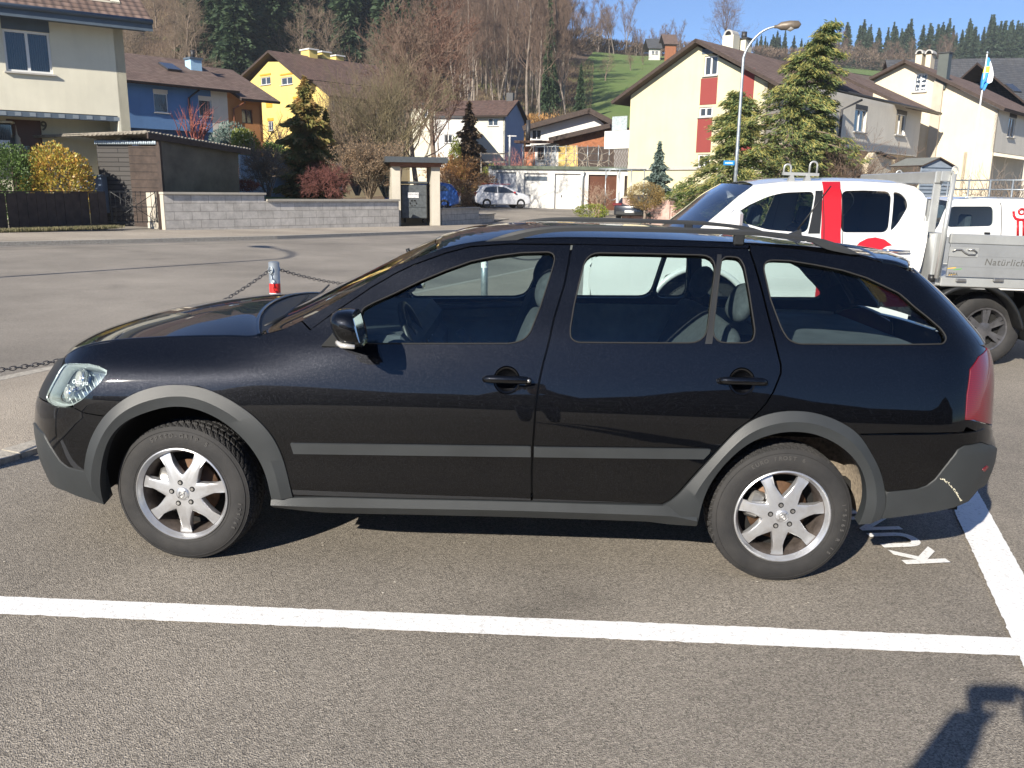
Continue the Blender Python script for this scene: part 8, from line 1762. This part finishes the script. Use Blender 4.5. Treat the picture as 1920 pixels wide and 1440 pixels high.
# ---- small things in the porch of the cream house
p = atY(33, 268, 25.9); r = empty('garden_statue', (p[0], p[1], p[2]-.35), (0, 0, 0), 'small pale pointed garden ornament in front of the brown front door', 'ornament'); b = MB(); b.lathe([(0, 0), (.12, .0), (.13, .25), (.09, .42), (.10, .5), (.03, .62), (.012, .8), (0, .95)], (0, 0, 0), 14); b.build('ornament_body', M_conc, r)
p = atY(6, 262, 25.6); r = empty('display_case', (p[0], p[1], p[2]-.9), (0, 0, rad(20)), 'dark glazed case with a pale curved hood and a white notice at the left edge', 'display case'); MB().box((0, 0, .75), (.62, .4, 1.3), bev=.03).build('case_body', M_pane, r); MB().box((0, -.02, 1.46), (.74, .5, .07), bev=.03).build('case_hood', M_conc, r); MB().box((.05, -.212, .75), (.36, .01, .26)).build('white_notice', M_stk, r)
# ================================================================ behind the camera: the photographer and the block that the paint mirrors
M_jacket = simple('navy_jacket', (.03, .04, .07), .9, 0, .2, 8); M_jeans = simple('blue_jeans', (.06, .09, .16), .9, 0, .2, 10); M_skin = simple('skin', (.50, .30, .22), .5, 0, .05); M_hair = simple('brown_hair', (.06, .035, .02), .7, 0, .2, 30)
px0, py0 = CW[0]+.15, CW[1]-.43
def skin(name, J, E_, mat, parent, sub=2):
    me = bpy.data.meshes.new(name); me.from_pydata([j[:3] for j in J], E_, []); me.materials.append(mat); o = bpy.data.objects.new(name, me); COL.objects.link(o); o.parent = parent
    md = o.modifiers.new('skin', 'SKIN'); sv = me.skin_vertices
    if not sv:
        bpy.context.view_layer.update()
    sv = me.skin_vertices[0].data
    for i, j in enumerate(J): sv[i].radius = (j[3], j[3] if len(j) < 5 else j[4]); sv[i].use_root = (i == 0)
    s = o.modifiers.new('sub', 'SUBSURF'); s.levels = s.render_levels = sub; md.use_smooth_shade = True; return o
gz0 = -TILT*px0
pr = empty('person', (px0, py0, gz0), (0, 0, 0), 'person in a dark jacket and jeans holding up a phone with both hands', 'person')
cz = CW[2]-gz0
hL, hR = (-.175, .36, cz-.03), (.015, .36, cz-.03)
J = [(0, 0, .95, .15, .12), (0, .0, 1.15, .14, .11), (0, .0, 1.36, .17, .11), (0, .02, 1.48, .07), (-.19, .0, 1.42, .085), (-.55, .10, 1.24, .09), (-.22, .33, cz-.10, .062), (.19, .0, 1.42, .085), (.48, .10, 1.24, .085), (.07, .33, cz-.10, .06),
     (-.10, 0, .86, .095), (-.11, .02, .48, .065), (-.11, -.01, .10, .05), (-.11, .12, .04, .045), (.10, 0, .86, .095), (.13, .03, .48, .065), (.14, .0, .10, .05), (.15, .13, .04, .045), (-.19, .345, cz-.045, .052), (.03, .345, cz-.045, .052)]
body = skin('body', J, [(0, 1), (1, 2), (2, 3), (2, 4), (4, 5), (5, 6), (2, 7), (7, 8), (8, 9), (0, 10), (10, 11), (11, 12), (12, 13), (0, 14), (14, 15), (15, 16), (16, 17), (6, 18), (9, 19)], M_jacket, pr)
skin('trousers', [(0, 0, .93, .155, .125)]+[(j[0], j[1], j[2], j[3]+.012) for j in (J[10], J[11], J[12], J[14], J[15], J[16])], [(0, 1), (1, 2), (2, 3), (0, 4), (4, 5), (5, 6)], M_jeans, pr)
head = skin('head', [(0, .03, 1.50, .055), (0, .03, 1.57, .06), (0, .04, 1.66, .082, .095), (0, .045, 1.73, .075, .085)], [(0, 1), (1, 2), (2, 3)], M_skin, pr)
b = MB(); b.lathe([(.09, 0), (.095, .05), (.08, .10), (.04, .125), (0, .13)], (0, .02, 1.68), 20); b.build('hair', M_hair, pr)
for s in (-1, 1): b = MB(); b.lathe([(0, -.012), (.011, 0), (0, .012)], (s*.032, .128, 1.685), 10); b.build('eye', M_dark, pr); b = MB(); b.box((s*.088, .03, 1.67), (.02, .035, .06), bev=.008); b.build('ear', M_skin, pr)
b = MB(); b.box((0, .145, 1.655), (.025, .03, .05), bev=.01); b.build('nose', M_skin, pr); b = MB(); b.box((0, .132, 1.615), (.05, .012, .012), bev=.004); b.build('mouth', simple('lips', (.35, .12, .10), .5), pr)
for s, h in ((-1, hL), (1, hR)):
    w_ = J[6] if s < 0 else J[9]; x, y, z = h; HJ = [(w_[0], w_[1], w_[2], .045), (x, y-.03, z-.05, .046, .03), (x, y-.01, z-.01, .034, .018)]; HE = [(0, 1), (1, 2)]
    for k_, dx in enumerate((-.024, -.008, .008, .024)): b0 = len(HJ); HJ += [(x+dx, y+.012, z+.02, .009), (x+dx-s*.012, y+.03, z+.045-.004*k_, .008), (x+dx-s*.03, y+.028, z+.055-.006*k_, .007)]; HE += [(2, b0), (b0, b0+1), (b0+1, b0+2)]
    b0 = len(HJ); HJ += [(x-s*.035, y-.03, z-.02, .011), (x-s*.055, y-.03, z+.01, .009)]; HE += [(1, b0), (b0, b0+1)]; skin('hand', HJ, HE, M_skin, pr, 1)
pc = (CW[0]+.058, CW[1]-.030, CW[2]-.012); ph = empty('phone', pc, (0, 0, 0), 'dark smartphone held level in both hands', 'phone'); b = MB(); b.box((0, 0, 0), (.158, .009, .075), bev=.004); b.build('phone_body', M_blk, ph); b = MB(); b.seg((-.058, .0045, .012), (-.058, .008, .012), .008, n=16); b.build('phone_lens', M_pane, ph)
f = Fac(960, -33, 90); f.C = np.array([-24., -33., 0]); f.u = np.array([1., 0, 0]); f.n = np.array([0, 1., 0])
r = empty('apartment_block', (6., -38., gz(6)), (0, 0, 0), 'long brown grey apartment block behind the photographer', 'building'); og = np.array(r.location); M_apt = plaster('brown_grey_render', (.16, .14, .125)); hs = [(4+i*6, z0, 6+i*6, z0+1.5) for i in range(9) for z0 in (1.2, 4.1)]
face('front_wall', f, [(0, -1), (60, -1), (60, 6), (54, 8.6), (47, 6), (41, 6), (35, 8.8), (28, 6), (20, 6), (13, 8.4), (6, 6), (0, 6)], M_apt, r, og, holes=hs)
for h_ in hs: window(f, h_, r, og)
boxat('flat_roof', (6, -38, 5.9), (60, 9, .3), np.eye(3), M_gutter, r, og)
# ================================================================ thin air that softens the far wood
k = NT('haze_air'); pv = k.n('VolumePrincipled'); pv.inputs['Color'].default_value = (.82, .90, 1, 1); pv.inputs['Density'].default_value = .00028; pv.inputs['Anisotropy'].default_value = .1
k.t.links.new(pv.outputs[0], k.out.inputs['Volume']); b = MB(); b.box((45, 410, 85), (1300, 1020, 300)); o = b.build('haze', k.m); meta(o, 'thin haze in the valley air', 'haze', kind='stuff'); o.display_type = 'WIRE'
